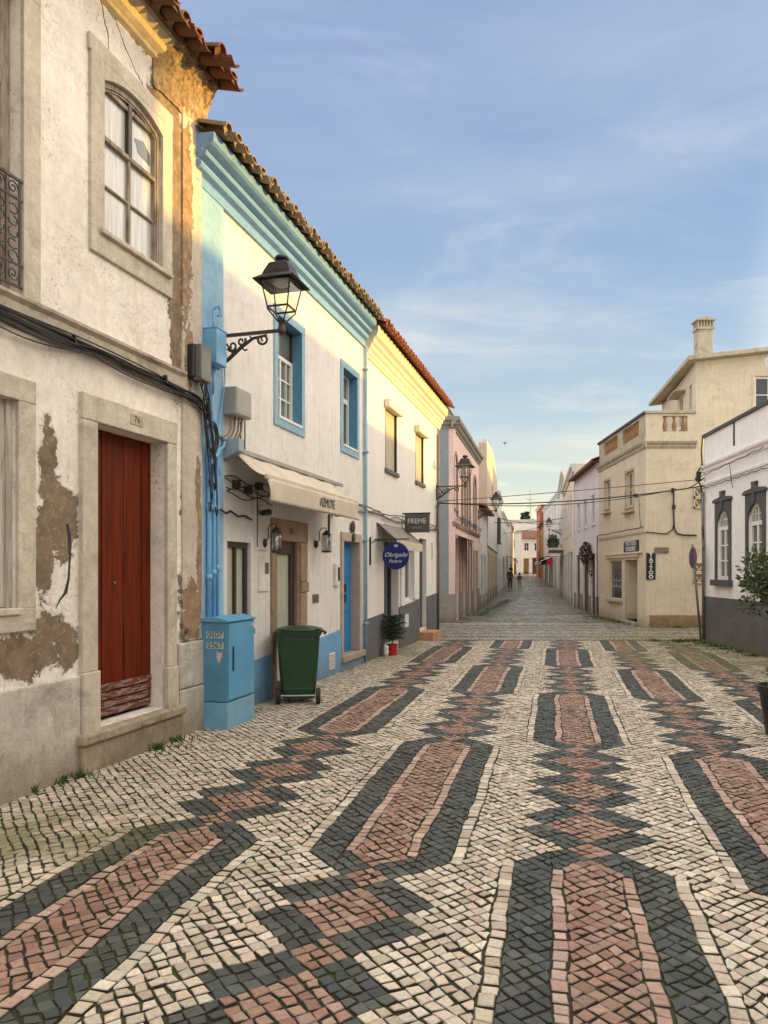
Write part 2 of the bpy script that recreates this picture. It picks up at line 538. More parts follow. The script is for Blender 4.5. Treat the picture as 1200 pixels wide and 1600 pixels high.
M['white_wall2'] = plaster('white limewash of the cafe house', (0.76, 0.73, 0.68), stain=(0.5, 0.45, 0.38), stain_amt=0.15, streak=0.2, bump=0.12, tone=0.04)
M['blue_trim'] = plaster('pale blue trim paint', (0.30, 0.46, 0.58), stain=(0.22, 0.30, 0.34), stain_amt=0.35, streak=0.15, bump=0.15, tone=0.08)
M['cornice_blue'] = plaster('sea green blue cornice paint', (0.19, 0.36, 0.64), stain=(0.11, 0.22, 0.38), stain_amt=0.35, streak=0.1, bump=0.15, tone=0.08)
M['blue_deep'] = plaster('deep blue reveal paint', (0.11, 0.28, 0.42), stain=(0.1, 0.2, 0.27), stain_amt=0.3, streak=0.1, bump=0.12, tone=0.1)
M['blue_low'] = plaster('blue plinth paint', (0.17, 0.38, 0.60), stain=(0.2, 0.3, 0.38), stain_amt=0.35, streak=0.2, bump=0.15, tone=0.08)
M['blue_pipe'] = simple('blue painted pipe', (0.18, 0.42, 0.68), 0.45, var=0.12, scale=5)
M['grey_low'] = plaster('dark grey plinth paint', (0.135, 0.14, 0.145), stain=(0.2, 0.2, 0.18), stain_amt=0.4, streak=0.3, bump=0.15, tone=0.12)
M['grey_low_r'] = plaster('charcoal plinth paint', (0.115, 0.108, 0.108), stain=(0.16, 0.16, 0.15), stain_amt=0.4, streak=0.35, bump=0.15, tone=0.12)
M['charcoal_trim'] = plaster('charcoal window surround', (0.085, 0.085, 0.088), stain=(0.14, 0.14, 0.13), stain_amt=0.3, streak=0.1, bump=0.1)
M['sand_stone'] = plaster('sandstone door frame', (0.36, 0.26, 0.175), stain=(0.2, 0.14, 0.09), stain_amt=0.5, streak=0.1, bump=0.4, tone=0.15)
M['pink_stone'] = plaster('pinkish door frame stone', (0.46, 0.37, 0.30), stain=(0.3, 0.24, 0.2), stain_amt=0.3, streak=0.1, bump=0.2)
M['cream_cornice'] = plaster('cream cornice paint', (0.68, 0.63, 0.53), stain=(0.42, 0.36, 0.27), stain_amt=0.3, streak=0.0, bump=0.12)
M['pink_wall'] = plaster('faded pink paint', (0.82, 0.61, 0.57), stain=(0.42, 0.32, 0.27), stain_amt=0.35, streak=0.3, bump=0.15, tone=0.06)
M['pink_grey'] = plaster('slate blue pilaster paint', (0.26, 0.29, 0.32), stain=(0.3, 0.3, 0.3), stain_amt=0.2, streak=0.2, bump=0.12)
M['pink_low'] = plaster('grey stone socle', (0.30, 0.28, 0.25), stain=(0.18, 0.17, 0.13), stain_amt=0.5, streak=0.3, bump=0.3)
M['tan_wall'] = plaster('tan render', (0.55, 0.45, 0.35), stain=(0.3, 0.24, 0.17), stain_amt=0.35, streak=0.35, bump=0.15)
M['pale_wall'] = plaster('pale grey render', (0.70, 0.69, 0.68), stain=(0.35, 0.34, 0.32), stain_amt=0.3, streak=0.3, bump=0.15)
M['lav_wall'] = plaster('lavender white render', (0.74, 0.70, 0.70), stain=(0.38, 0.35, 0.33), stain_amt=0.25, streak=0.3, bump=0.12)
M['beige_wall'] = plaster('beige house render', (0.64, 0.56, 0.42), stain=(0.38, 0.30, 0.20), stain_amt=0.34, streak=0.38, bump=0.2, tone=0.06)
M['beige_trim'] = plaster('stained beige parapet', (0.46, 0.41, 0.30), stain=(0.16, 0.14, 0.11), stain_amt=0.6, streak=0.4, bump=0.25, tone=0.1)
M['cream_far'] = plaster('cream render far', (0.78, 0.72, 0.61), stain=(0.38, 0.34, 0.27), stain_amt=0.25, streak=0.3, bump=0.12)
M['rose_far'] = plaster('rose beige render', (0.76, 0.66, 0.57), stain=(0.38, 0.3, 0.25), stain_amt=0.25, streak=0.3, bump=0.12)
M['ochre_far'] = plaster('ochre yellow render', (0.52, 0.30, 0.07), stain=(0.34, 0.2, 0.06), stain_amt=0.3, streak=0.3, bump=0.12)
M['red_far'] = plaster('brick red render', (0.36, 0.10, 0.065), stain=(0.25, 0.07, 0.05), stain_amt=0.3, streak=0.3, bump=0.12)
M['white_far'] = plaster('white render far', (0.70, 0.68, 0.66), stain=(0.4, 0.38, 0.34), stain_amt=0.3, streak=0.3, bump=0.12)
M['white_house'] = plaster('white house render', (0.80, 0.78, 0.77), stain=(0.5, 0.45, 0.40), stain_amt=0.25, streak=0.25, bump=0.12, tone=0.04)
M['orange_stone'] = plaster('orange stained stone base', (0.34, 0.22, 0.12), stain=(0.18, 0.14, 0.09), stain_amt=0.6, streak=0.3, bump=0.3, tone=0.15)
M['baluster'] = plaster('ochre terracotta baluster', (0.34, 0.19, 0.085), stain=(0.16, 0.10, 0.06), stain_amt=0.5, streak=0.2, bump=0.2)
M['tile_old'] = tiles_mat('old lichen roof tile', (0.32, 0.20, 0.12), lichen=(0.24, 0.215, 0.14), amt=0.9)
M['tile_brown'] = tiles_mat('dark weathered roof tile', (0.20, 0.065, 0.033), lichen=(0.10, 0.075, 0.045), amt=0.8)
M['tile_red'] = tiles_mat('new orange roof tile', (0.36, 0.11, 0.045), lichen=(0.24, 0.11, 0.06), amt=0.5)
M['iron'] = simple('black iron paint', (0.022, 0.020, 0.019), 0.45, 0.3, var=0.25, scale=14, bump=0.1)
M['iron_brown'] = simple('rusty brown iron', (0.06, 0.045, 0.035), 0.55, 0.3, var=0.3, scale=14, bump=0.15)
M['cable'] = simple('black cable rubber', (0.016, 0.016, 0.018), 0.45, var=0.2, scale=20)
M['cable_grey'] = simple('grey cable rubber', (0.16, 0.15, 0.14), 0.5, var=0.2, scale=20)
M['white_pvc'] = simple('white window paint', (0.70, 0.69, 0.65), 0.45, var=0.05)
M['cream_frame'] = simple('cream window paint', (0.60, 0.55, 0.42), 0.5, var=0.06)
M['brown_frame'] = simple('dark brown frame', (0.045, 0.026, 0.018), 0.4, var=0.2, scale=9)
M['grey_box'] = simple('grey enclosure plastic', (0.34, 0.33, 0.30), 0.5, var=0.06, dirt=(0.2, 0.17, 0.13), dirtamt=0.3)
M['black_box'] = simple('black enclosure plastic', (0.016, 0.016, 0.018), 0.4, var=0.15)
M['bronze_box'] = simple('dark grey enclosure lid', (0.11, 0.115, 0.105), 0.35, var=0.1)
M['awning'] = simple('beige awning canvas', (0.60, 0.52, 0.41), 0.85, var=0.07, scale=3, bump=0.1, bscale=200, dirt=(0.42, 0.35, 0.26), dirtamt=0.35)
M['awning_grey'] = simple('grey awning canvas', (0.22, 0.195, 0.175), 0.85, var=0.1, scale=4, bump=0.1, bscale=200)
M['ink'] = simple('dark lettering', (0.03, 0.028, 0.025), 0.6, var=0.1)
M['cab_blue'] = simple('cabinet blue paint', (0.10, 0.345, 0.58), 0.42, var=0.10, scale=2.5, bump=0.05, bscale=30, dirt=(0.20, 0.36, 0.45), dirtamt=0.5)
M['cab_shaded'] = simple('cabinet blue paint in shade', (0.085, 0.255, 0.40), 0.5, var=0.12, scale=2.5, bump=0.05, bscale=30, dirt=(0.16, 0.28, 0.33), dirtamt=0.6)  # darker copy of the cabinet blue: shade on its side put into the colour
M['cab_base'] = simple('cabinet pale blue base', (0.15, 0.36, 0.52), 0.55, var=0.14, scale=4, bump=0.08, dirt=(0.26, 0.37, 0.42), dirtamt=0.6)
M['sticker'] = simple('pale sticker paper', (0.55, 0.46, 0.38), 0.7, var=0.1, scale=20)
M['bin_green'] = simple('green bin plastic', (0.014, 0.060, 0.018), 0.42, var=0.14, scale=3, bump=0.06, bscale=120, dirt=(0.03, 0.07, 0.03), dirtamt=0.5)
M['bin_lid'] = simple('dark green bin lid', (0.012, 0.042, 0.022), 0.4, var=0.14, scale=4, bump=0.05, bscale=120)
M['rubber'] = simple('black rubber', (0.018, 0.018, 0.018), 0.7, var=0.2)
M['metal'] = simple('galvanised metal', (0.35, 0.36, 0.36), 0.4, 0.8, var=0.1)
M['door_blue'] = wood('bright blue door paint', (0.03, 0.24, 0.52), (0.02, 0.17, 0.40), rough=0.4)
M['door_dark'] = simple('dark teal door', (0.028, 0.04, 0.045), 0.4, var=0.15)
M['sign_blue'] = simple('dark blue enamel', (0.010, 0.014, 0.13), 0.3, var=0.1)
M['sign_white'] = simple('white lettering', (0.62, 0.62, 0.64), 0.5, var=0.05)
M['sign_brown'] = simple('brown grey sign board', (0.075, 0.068, 0.06), 0.5, var=0.12)
M['sign_black'] = simple('black sign board', (0.012, 0.014, 0.016), 0.35, var=0.1)
M['marble'] = simple('brown marble plaque', (0.20, 0.15, 0.13), 0.4, var=0.3, scale=20)
M['red_pot'] = simple('red plastic pot', (0.42, 0.012, 0.015), 0.35, var=0.1)
M['black_pot'] = simple('black plastic planter', (0.018, 0.019, 0.022), 0.38, var=0.15)
M['soil'] = simple('potting soil', (0.05, 0.035, 0.025), 0.95, var=0.4, scale=40, bump=0.8)
M['leaf_dark'] = simple('dark needle leaf', (0.035, 0.060, 0.028), 0.6, var=0.4, scale=18)
M['leaf_shrub'] = simple('shrub leaf', (0.075, 0.105, 0.030), 0.55, var=0.45, scale=15)
M['leaf_light'] = simple('young leaf', (0.14, 0.18, 0.06), 0.6, var=0.3, scale=15)
M['leaf_red'] = simple('dark red leaf', (0.055, 0.022, 0.014), 0.65, var=0.4, scale=8)
M['grass'] = simple('moss and weeds', (0.055, 0.105, 0.018), 0.8, var=0.4, scale=8)
M['dry_grass'] = simple('dry weed', (0.22, 0.17, 0.09), 0.8, var=0.3, scale=8)
M['bark'] = simple('brown bark', (0.09, 0.065, 0.045), 0.9, var=0.3, scale=20, bump=0.6)
M['wood_step'] = simple('orange brick step', (0.46, 0.24, 0.12), 0.7, var=0.15, scale=8, bump=0.2)
M['skin'] = simple('skin', (0.42, 0.26, 0.18), 0.5)
M['hair'] = simple('dark hair', (0.02, 0.014, 0.01), 0.6)
M['coat'] = simple('charcoal coat', (0.035, 0.036, 0.042), 0.8)
M['jeans'] = simple('black trousers', (0.022, 0.022, 0.028), 0.8)
M['top_red'] = simple('dark rose top', (0.12, 0.05, 0.05), 0.8)
M['legs_pink'] = simple('pale trousers', (0.34, 0.22, 0.18), 0.8)
M['terrace_red'] = simple('red umbrella cloth', (0.5, 0.02, 0.03), 0.7)
M['dark_far'] = simple('dark shop interior', (0.02, 0.018, 0.016), 0.6)
M['shutter_roll'] = simple('beige roller shutter', (0.50, 0.44, 0.33), 0.6, var=0.05, bump=0.0)
M['brown_doors'] = wood('brown shop door wood', (0.24, 0.15, 0.085), (0.13, 0.08, 0.05), rough=0.6)
M['bird'] = simple('dark bird feathers', (0.03, 0.03, 0.03), 0.8)
# clear lantern glass
m, t, b = newmat('clear lantern glass')
tr = nd(t, 'ShaderNodeBsdfTransparent', ins={0: (0.93, 0.95, 0.95)})
gl = nd(t, 'ShaderNodeBsdfGlossy', ins={0: (1, 1, 1), 'Roughness': 0.05})
ms = nd(t, 'ShaderNodeMixShader', ins={0: 0.10, 1: tr.outputs[0], 2: gl.outputs[0]})
t.links.new(ms.outputs[0], [n for n in t.nodes if n.type == 'OUTPUT_MATERIAL'][0].inputs[0])
M['lantern_glass'] = m
# ------------------------------------------------------------------ ground
# pavement pattern axis: local (u across, v along)
AX_X0, AX_S, AX_C = 0.19, 0.2297, 0.9733


def uv2xy(u, v):
    return AX_X0 + u * AX_C + v * AX_S, -u * AX_S + v * AX_C


def left_wall_x(Y):
    if Y < 7.78: return -1.94 + 0.311 * (Y - 7.78)
    return -1.963 + 0.285 * (Y - 7.78)


def right_wall_x(Y):
    return 7.70 + 0.092 * (Y - 17.7)


def stone_mat():
    m, t, b = newmat('limestone and basalt cobbles')
    at = nd(t, 'ShaderNodeAttribute', attribute_name='stone')
    co = objco(t)
    c = at.outputs['Color']
    n = noi(t, co, 55, 5, 0.6)
    c = mixc(t, 1.0, c, ramp(t, n, [(0.25, 0.72), (0.75, 1.22)]), 'MULTIPLY')
    big = noi(t, co, 0.9, 6, 0.6, 0.5)
    c = mixc(t, 1.0, c, ramp(t, big, [(0.3, 0.84), (0.7, 1.10)]), 'MULTIPLY')
    # algae film where little feet go: right side by the white house and the far left edge
    mo = ramp(t, noi(t, co, 1.9, 9, 0.74, 0.4), [(0.36, 0.0), (0.54, 1.0)])
    bl = blobs_xy(t, co, [(6.9, 14.6, 3.0, 4.8), (-0.2, 15.5, 1.6, 2.4), (6.2, 18.0, 4.0, 1.0), (-2.2, 4.6, 1.0, 0.7)])
    f = mathn(t, 'MULTIPLY', mathn(t, 'MULTIPLY_ADD', bl, 1.7, 0.10, clamp=True), mo, clamp=True)
    c = mixc(t, mathn(t, 'MULTIPLY', f, 0.75), c, (0.15, 0.145, 0.055))
    t.links.new(c, b.inputs['Base Color'])
    t.links.new(ramp(t, noi(t, co, 3.0, 6, 0.6), [(0.35, 0.38), (0.65, 0.62)]), b.inputs['Roughness'])
    b.inputs['Specular IOR Level'].default_value = 0.5
    bn = nd(t, 'ShaderNodeBump', ins={'Height': noi(t, co, 70, 6, 0.65), 'Strength': 0.7, 'Distance': 0.008})
    t.links.new(bn.outputs[0], b.inputs['Normal'])
    return m


def blobs_xy(t, co, lst):
    out = None
    for cx, cy, rx, ry in lst:
        v = nd(t, 'ShaderNodeVectorMath', operation='SUBTRACT', ins={0: co, 1: (cx, cy, 0)}).outputs[0]
        v = nd(t, 'ShaderNodeVectorMath', operation='MULTIPLY', ins={0: v, 1: (1 / rx, 1 / ry, 0)}).outputs[0]
        l = nd(t, 'ShaderNodeVectorMath', operation='LENGTH', ins={0: v}).outputs['Value']
        d = mathn(t, 'SUBTRACT', 1.0, l, clamp=True)
        out = d if out is None else mathn(t, 'MAXIMUM', out, d)
    return out


def joint_mat():
    m, t, b = newmat('sandy joints with moss')
    co = objco(t)
    c = ramp(t, noi(t, co, 24, 6, 0.7), [(0.3, (0.016, 0.013, 0.009)), (0.7, (0.055, 0.044, 0.028))])
    mo = ramp(t, noi(t, co, 2.2, 9, 0.75), [(0.45, 0.0), (0.58, 1.0)])
    c = mixc(t, mathn(t, 'MULTIPLY', mo, 0.8), c, (0.050, 0.070, 0.014))
    t.links.new(c, b.inputs['Base Color'])
    b.inputs['Roughness'].default_value = 0.95
    bn = nd(t, 'ShaderNodeBump', ins={'Height': noi(t, co, 90, 6, 0.7), 'Strength': 0.8, 'Distance': 0.01})
    t.links.new(bn.outputs[0], b.inputs['Normal'])
    return m


M['stones'] = stone_mat()
M['joint'] = joint_mat()

WHITE = [(0.58, 0.485, 0.365), (0.50, 0.415, 0.31), (0.64, 0.55, 0.43), (0.44, 0.36, 0.27), (0.56, 0.445, 0.345), (0.54, 0.475, 0.38)]
DARK = [(0.050, 0.058, 0.050), (0.034, 0.041, 0.038), (0.072, 0.078, 0.066), (0.044, 0.050, 0.052)]
REDS = [(0.31, 0.165, 0.115), (0.27, 0.14, 0.096), (0.34, 0.20, 0.145), (0.29, 0.175, 0.13), (0.25, 0.125, 0.088), (0.37, 0.235, 0.175)]
PINK = [(0.44, 0.29, 0.22), (0.40, 0.25, 0.19), (0.47, 0.33, 0.26)]

rnd = random.Random(11)
P_ = 0.0655                 # cobble pitch along the 45 degree lattice
DU = 26 * P_ * math.sqrt(2) / 2      # column spacing
PER = 128 * P_ * math.sqrt(2) / 2    # panel period
STG = 68 * P_ * math.sqrt(2) / 2     # stagger of neighbouring columns
VC0 = 8.69
HALF = 1.853
SM = 37 * P_ * math.sqrt(2) / 2      # centre of panel to its end diamond (1.70)
TP = 9 * P_                 # tartan period along a diagonal


def colinfo(u):
    k = round(u / DU)
    k = max(-2, min(2, k)) if abs(k) <= 2 else k
    return k, u - k * DU


def vrel(k, v):
    vc = VC0 - (STG if k % 2 else 0.0)
    return (v - vc + PER / 2) % PER - PER / 2


def zone(u, v):
    """colour zone of a lattice stone: W white, D dark, R red"""
    k, du = colinfo(u)
    if abs(k) > 2: return 'W', k, du, 9
    w = vrel(k, v)
    if abs(w) + abs(du) < HALF and abs(du) < 0.42:
        # end diamond of the chain wins over the tip
        if abs(du) + abs(abs(w) - SM) < 0.1405: return 'R', k, du, w
        if abs(du) < 0.22 and abs(w) + abs(du) < SM - 0.1405 + 0.01: return 'R', k, du, w
        return 'D', k, du, w
    t = abs(w) - SM
    if t < -0.3: return 'W', k, du, w
    a = (t + abs(du)) / math.sqrt(2); b_ = (t - abs(du)) / math.sqrt(2)

    def st(x):
        n = math.floor(x / TP + 0.5)
        return 2 * n if abs(x - n * TP) < 0.0984 else (2 * n + 1 if x > n * TP else 2 * n - 1)
    ia, ib = st(a), st(b_)
    if ia == ib: return 'R', k, du, w
    if abs(ia - ib) == 1: return 'D', k, du, w
    return 'W', k, du, w


def clip(poly, sgn, lim):
    """keep the part with sgn*u <= sgn*lim"""
    out = []
    n = len(poly)
    for i in range(n):
        p, q = poly[i], poly[(i + 1) % n]
        ip = sgn * (p[0] - lim) <= 0; iq = sgn * (q[0] - lim) <= 0
        if ip: out.append(p)
        if ip != iq:
            f = (lim - p[0]) / (q[0] - p[0])
            out.append((lim, p[1] + f * (q[1] - p[1])))
    return out


def area(p):
    return abs(sum(p[i][0] * p[(i + 1) % len(p)][1] - p[(i + 1) % len(p)][0] * p[i][1] for i in range(len(p)))) / 2


SV, SF, SC = [], [], []


def add_stone(poly, col, gap=0.0052, jit=0.0072, warp=True, detail=True):
    """poly in x,y metres"""
    n = len(poly)
    cx = sum(p[0] for p in poly) / n; cy = sum(p[1] for p in poly) / n
    if area(poly) < 0.0007: return
    r = rnd
    zt = r.gauss(0, 0.0019); tx = r.gauss(0, 0.035); ty = r.gauss(0, 0.035)
    g = gap * r.uniform(0.5, 1.5)
    base = len(SV)
    pts = []
    for x, y in poly:
        dx, dy = x - cx, y - cy
        L = math.hypot(dx, dy) or 1
        k = (L - g * 1.4) / L
        x2 = cx + dx * k + r.uniform(-jit, jit); y2 = cy + dy * k + r.uniform(-jit, jit)
        pts.append((x2, y2))
    f = r.uniform(0.87, 1.20)
    c = tuple(ch * f * r.uniform(0.96, 1.04) for ch in col)
    if detail:
        for x, y in pts:
            dx, dy = x - cx, y - cy
            SV.append((cx + dx * 0.88, cy + dy * 0.88, zt + dx * tx + dy * ty))
        for x, y in pts:
            dx, dy = x - cx, y - cy
            SV.append((x, y, zt - 0.0035 + dx * tx + dy * ty))
        for x, y in pts:
            SV.append((x, y, -0.022))
        SF.append(tuple(base + i for i in range(n))); SC.append(c)
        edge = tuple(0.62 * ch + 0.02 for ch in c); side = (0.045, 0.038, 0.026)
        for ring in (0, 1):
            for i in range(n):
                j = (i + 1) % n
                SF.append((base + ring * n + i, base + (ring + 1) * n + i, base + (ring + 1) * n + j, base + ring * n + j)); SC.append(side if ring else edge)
    else:
        for x, y in pts: SV.append((x, y, zt * 0.7))
        for x, y in pts: SV.append((x, y, -0.018))
        SF.append(tuple(base + i for i in range(n))); SC.append(c)
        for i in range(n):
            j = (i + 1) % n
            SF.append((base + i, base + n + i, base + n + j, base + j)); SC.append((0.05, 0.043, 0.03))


def warp_xy(x, y):
    v = mnoise.noise_vector(Vector((x * 1.1, y * 1.1, 3.3)))
    w = mnoise.noise_vector(Vector((x * 4.2, y * 4.2, 9.1)))
    return x + v[0] * 0.024 + w[0] * 0.016, y + v[1] * 0.024 + w[1] * 0.016


def ground_ok(x, y, m=0.0):
    return 0.9 < y < 17.62 and x > left_wall_x(y) - 0.03 and x < right_wall_x(y) + 0.05 and x < 0.56 * y + 1.6


def put(poly_uv, col, **kw):
    ps = [uv2xy(*p) for p in poly_uv]
    cx = sum(p[0] for p in ps) / len(ps); cy = sum(p[1] for p in ps) / len(ps)
    if not ground_ok(cx, cy): return
    ps = [warp_xy(*p) for p in ps]
    area_ = sum(ps[i][0] * ps[(i + 1) % len(ps)][1] - ps[(i + 1) % len(ps)][0] * ps[i][1] for i in range(len(ps)))
    if area_ < 0: ps = ps[::-1]
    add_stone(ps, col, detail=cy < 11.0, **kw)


HD = P_ * math.sqrt(2) / 2     # half diagonal of a cobble
ROWS = [(-0.495, -0.42), (0.42, 0.495)]
PROWS = [(-0.22, -0.15), (0.15, 0.22)]
iv = int(20 / HD)
v_anchor = VC0 + SM
for jj in range(-iv - 30, iv // 2):
    v = v_anchor + jj * HD
    if v < 0.2 or v > 19.5: continue
    for ii in range(-int(6.8 / HD), int(7.2 / HD)):
        if (ii + jj) % 2: continue
        u = ii * HD
        X, Y = uv2xy(u, v)
        if not ground_ok(X, Y): continue
        z, k, du, w = zone(u, v)
        diam = [(u - HD, v), (u, v - HD), (u + HD, v), (u, v + HD)]
        uc = k * DU
        pal = {'W': WHITE, 'D': DARK, 'R': REDS}[z]
        inpanel = abs(k) <= 2 and abs(w) < HALF + 0.1
        if not inpanel:
            put(diam, rnd.choice(pal)); continue
        side = abs(w) < 1.44
        # split at the straight seams
        cuts = [-0.42, 0.42, -0.22, 0.22]
        if side: cuts += [-0.495, 0.495]
        if abs(w) < 1.38: cuts += [-0.15, 0.15]
        cuts = sorted(cuts)
        tip = abs(w) + abs(du)
        if tip > HALF - 0.01:
            put(diam, rnd.choice(pal)); continue
        bounds = [-9] + cuts + [9]
        for a, b_ in zip(bounds[:-1], bounds[1:]):
            lo, hi = uc + a, uc + b_
            if u + HD <= lo or u - HD >= hi: continue
            mid = (max(a, du - HD) + min(b_, du + HD)) / 2
            if side and 0.42 < abs(mid) < 0.495: continue
            if abs(w) < 1.38 and 0.15 < abs(mid) < 0.22: continue
            pc = clip(clip(diam, 1, hi), -1, lo)
            if len(pc) < 3: continue
            am = abs(mid)
            if am > 0.42: pp = WHITE
            elif am > 0.22: pp = DARK
            else: pp = pal if z != 'W' else REDS
            if z == 'R' and am < 0.22: pp = REDS
            put(pc, rnd.choice(pp))
for k in range(-2, 3):
    for n_ in range(-2, 4):
        vc = VC0 - (STG if k % 2 else 0.0) + n_ * PER
        for (a, b_), L, pal in [(r_, 1.44, WHITE) for r_ in ROWS] + [(r_, 1.38, PINK) for r_ in PROWS]:
            v = vc - L
            while v < vc + L - 0.04:
                st = rnd.uniform(0.062, 0.095)
                v2 = min(v + st, vc + L)
                uo = k * DU
                put([(uo + a, v), (uo + b_, v), (uo + b_, v2), (uo + a, v2)], rnd.choice(pal), jit=0.004)
                v = v2

# the crossing lane: transverse courses of grey cobbles with pale and dark bands
bands = {0: (0.10, 0.105, 0.12), 1: (0.06, 0.065, 0.08)}
y = 17.66
row = 0
GREY = [(0.25, 0.22, 0.17), (0.18, 0.16, 0.13), (0.36, 0.31, 0.25), (0.13, 0.12, 0.09)]
while y < 23.35:
    d = 0.105
    x = left_wall_x(y) - 2.5 + (0.05 if row % 2 else 0)
    xr = 13.0
    pale = (row % 9) in (4, 5)
    while x < xr:
        wd = rnd.uniform(0.09, 0.13)
        if row < 2: col = (0.055, 0.055, 0.068)
        elif row in (2, 3) or y > 23.1: col = (0.42, 0.38, 0.31)
        elif pale: col = rnd.choice([(0.36, 0.32, 0.26), (0.30, 0.27, 0.21)])
        elif row % 4 == 2: col = rnd.choice([(0.085, 0.078, 0.062), (0.11, 0.10, 0.08)])
        else: col = rnd.choice(GREY)
        ps = [(x, y), (x + wd, y), (x + wd, y + d), (x, y + d)]
        if (x < left_wall_x(y) and y < 19.4) or (x > right_wall_x(y) + 0.1 and y < 17.7):
            x += wd; continue
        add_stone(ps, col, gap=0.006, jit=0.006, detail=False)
        x += wd
    y += d; row += 1

# a band of pale stones along the beige house and the pink house, and the worn pavement of the street beyond
me = bpy.data.meshes.new('pavement')
me.from_pydata(SV, [], SF)
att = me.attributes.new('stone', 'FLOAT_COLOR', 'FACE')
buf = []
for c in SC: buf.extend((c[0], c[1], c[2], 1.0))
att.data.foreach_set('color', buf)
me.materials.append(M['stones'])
pav = bpy.data.objects.new('pavement', me)
COL.objects.link(pav)
tag(pav, kind='structure')


def gz(y):
    """the street climbs gently past the second crossing"""
    if y < 56: return 0.0
    if y < 118: return (y - 56) * 0.0255
    return 62 * 0.0255


def strip_sheet(name, mat, ys, xl, xr, dz=0.0):
    vs, fs = [], []
    for i, yy in enumerate(ys):
        vs += [(xl(yy), yy, gz(yy) + dz), (xr(yy), yy, gz(yy) + dz)]
        if i: fs.append((2 * i - 2, 2 * i - 1, 2 * i + 1, 2 * i))
    mb = MB(); mb.add(vs, fs)
    o = mb.build(name, mat)
    return tag(o, kind='structure')


strip_sheet('ground', M['joint'], [-30, 0, 20, 40, 56, 70, 90, 118, 200, 1500], lambda y: -400 - y, lambda y: 400 + y, -0.0115)


def street_mat():
    m, t, b = newmat('worn wet street cobbles')
    co = objco(t)
    rot = nd(t, 'ShaderNodeMapping', ins={0: co, 2: (0, 0, R(8))}).outputs[0]
    br = nd(t, 'ShaderNodeTexBrick', ins={'Vector': rot, 'Color1': (0.17, 0.155, 0.12), 'Color2': (0.34, 0.31, 0.245), 'Mortar': (0.035, 0.035, 0.02),
        'Scale': 1.0, 'Mortar Size': 0.012, 'Mortar Smooth': 0.3, 'Bias': 0.0, 'Brick Width': 0.13, 'Row Height': 0.11})
    c = br.outputs[0]
    big = ramp(t, noi(t, nd(t, 'ShaderNodeMapping', ins={0: co, 3: (1.6, 0.35, 1)}).outputs[0], 1.2, 6, 0.6), [(0.4, 0.0), (0.6, 1.0)])
    c = mixc(t, mathn(t, 'MULTIPLY', big, 0.45), c, (0.11, 0.105, 0.08), 'MIX')
    cell = nd(t, 'ShaderNodeTexBrick', ins={'Vector': rot, 'Color1': (1.7, 1.62, 1.5), 'Color2': (0.55, 0.55, 0.5), 'Mortar': (0.22, 0.23, 0.18), 'Scale': 1.0, 'Mortar Size': 0.045, 'Mortar Smooth': 0.2, 'Bias': 0.0, 'Brick Width': 1.6, 'Row Height': 1.15}).outputs[0]
    c = mixc(t, 0.8, c, cell, 'MULTIPLY')
    # cross bands of pale stone every few metres and a pale gutter
    sp = nd(t, 'ShaderNodeSeparateXYZ', ins={0: co}).outputs
    fy = mathn(t, 'FRACT', mathn(t, 'DIVIDE', sp[1], 5.2))
    band = ramp(t, fy, [(0.0, 1.0), (0.05, 1.0), (0.055, 0.0)], 'CONSTANT')
    c = mixc(t, mathn(t, 'MULTIPLY', band, 0.45), c, (0.34, 0.31, 0.25))
    mo = ramp(t, noi(t, co, 0.9, 8, 0.7), [(0.40, 0.0), (0.56, 0.85)])
    ax = mathn(t, 'ABSOLUTE', mathn(t, 'SUBTRACT', sp[0], mathn(t, 'MULTIPLY_ADD', sp[1], 0.205, 0.45)))
    edge = ramp(t, mathn(t, 'DIVIDE', ax, 5.0), [(0.20, 0.1), (0.42, 1.0)])
    c = mixc(t, mathn(t, 'MULTIPLY', mo, edge), c, (0.07, 0.085, 0.025))
    t.links.new(c, b.inputs['Base Color'])
    wet = ramp(t, noi(t, nd(t, 'ShaderNodeMapping', ins={0: co, 3: (1.3, 0.4, 1)}).outputs[0], 1.7, 7, 0.65), [(0.40, 0.22), (0.60, 0.62)])
    t.links.new(wet, b.inputs['Roughness'])
    hh = mathn(t, 'ADD', mathn(t, 'MULTIPLY', br.outputs[1], -0.6), mathn(t, 'MULTIPLY', noi(t, co, 14, 5, 0.6), 0.7))
    bn = nd(t, 'ShaderNodeBump', ins={'Height': hh, 'Strength': 1.0, 'Distance': 0.035})
    t.links.new(bn.outputs[0], b.inputs['Normal'])
    return m


M['street'] = street_mat()
M['kerb'] = plaster('pale worn kerb stone', (0.46, 0.42, 0.34), stain=(0.25, 0.23, 0.16), stain_amt=0.5, streak=0, bump=0.3)
YS = [23.35, 30, 38, 46, 56, 62, 70, 80, 90, 104, 118]
strip_sheet('street', M['street'], YS, lambda y: 0.5 + 0.17 * (y - 23.35), lambda y: 9.6 + 0.26 * (y - 23.35), 0.0)
k1 = MB()
for yy in (52.5, 57.0):
    k1.box(6.5, 15.5, yy, yy + 0.55, gz(yy) - 0.1, gz(yy) + 0.012)
tag(k1.build('crossing_kerb', M['kerb']), kind='structure')
k2 = MB(); k2.box(-1.2, 12.8, 17.60, 17.66, -0.1, 0.004)
M['slate'] = simple('dark slate kerb', (0.05, 0.052, 0.068), 0.5, var=0.2)
tag(k2.build('slate_kerb', M['slate']), kind='structure')
# ------------------------------------------------------------------ shared builders


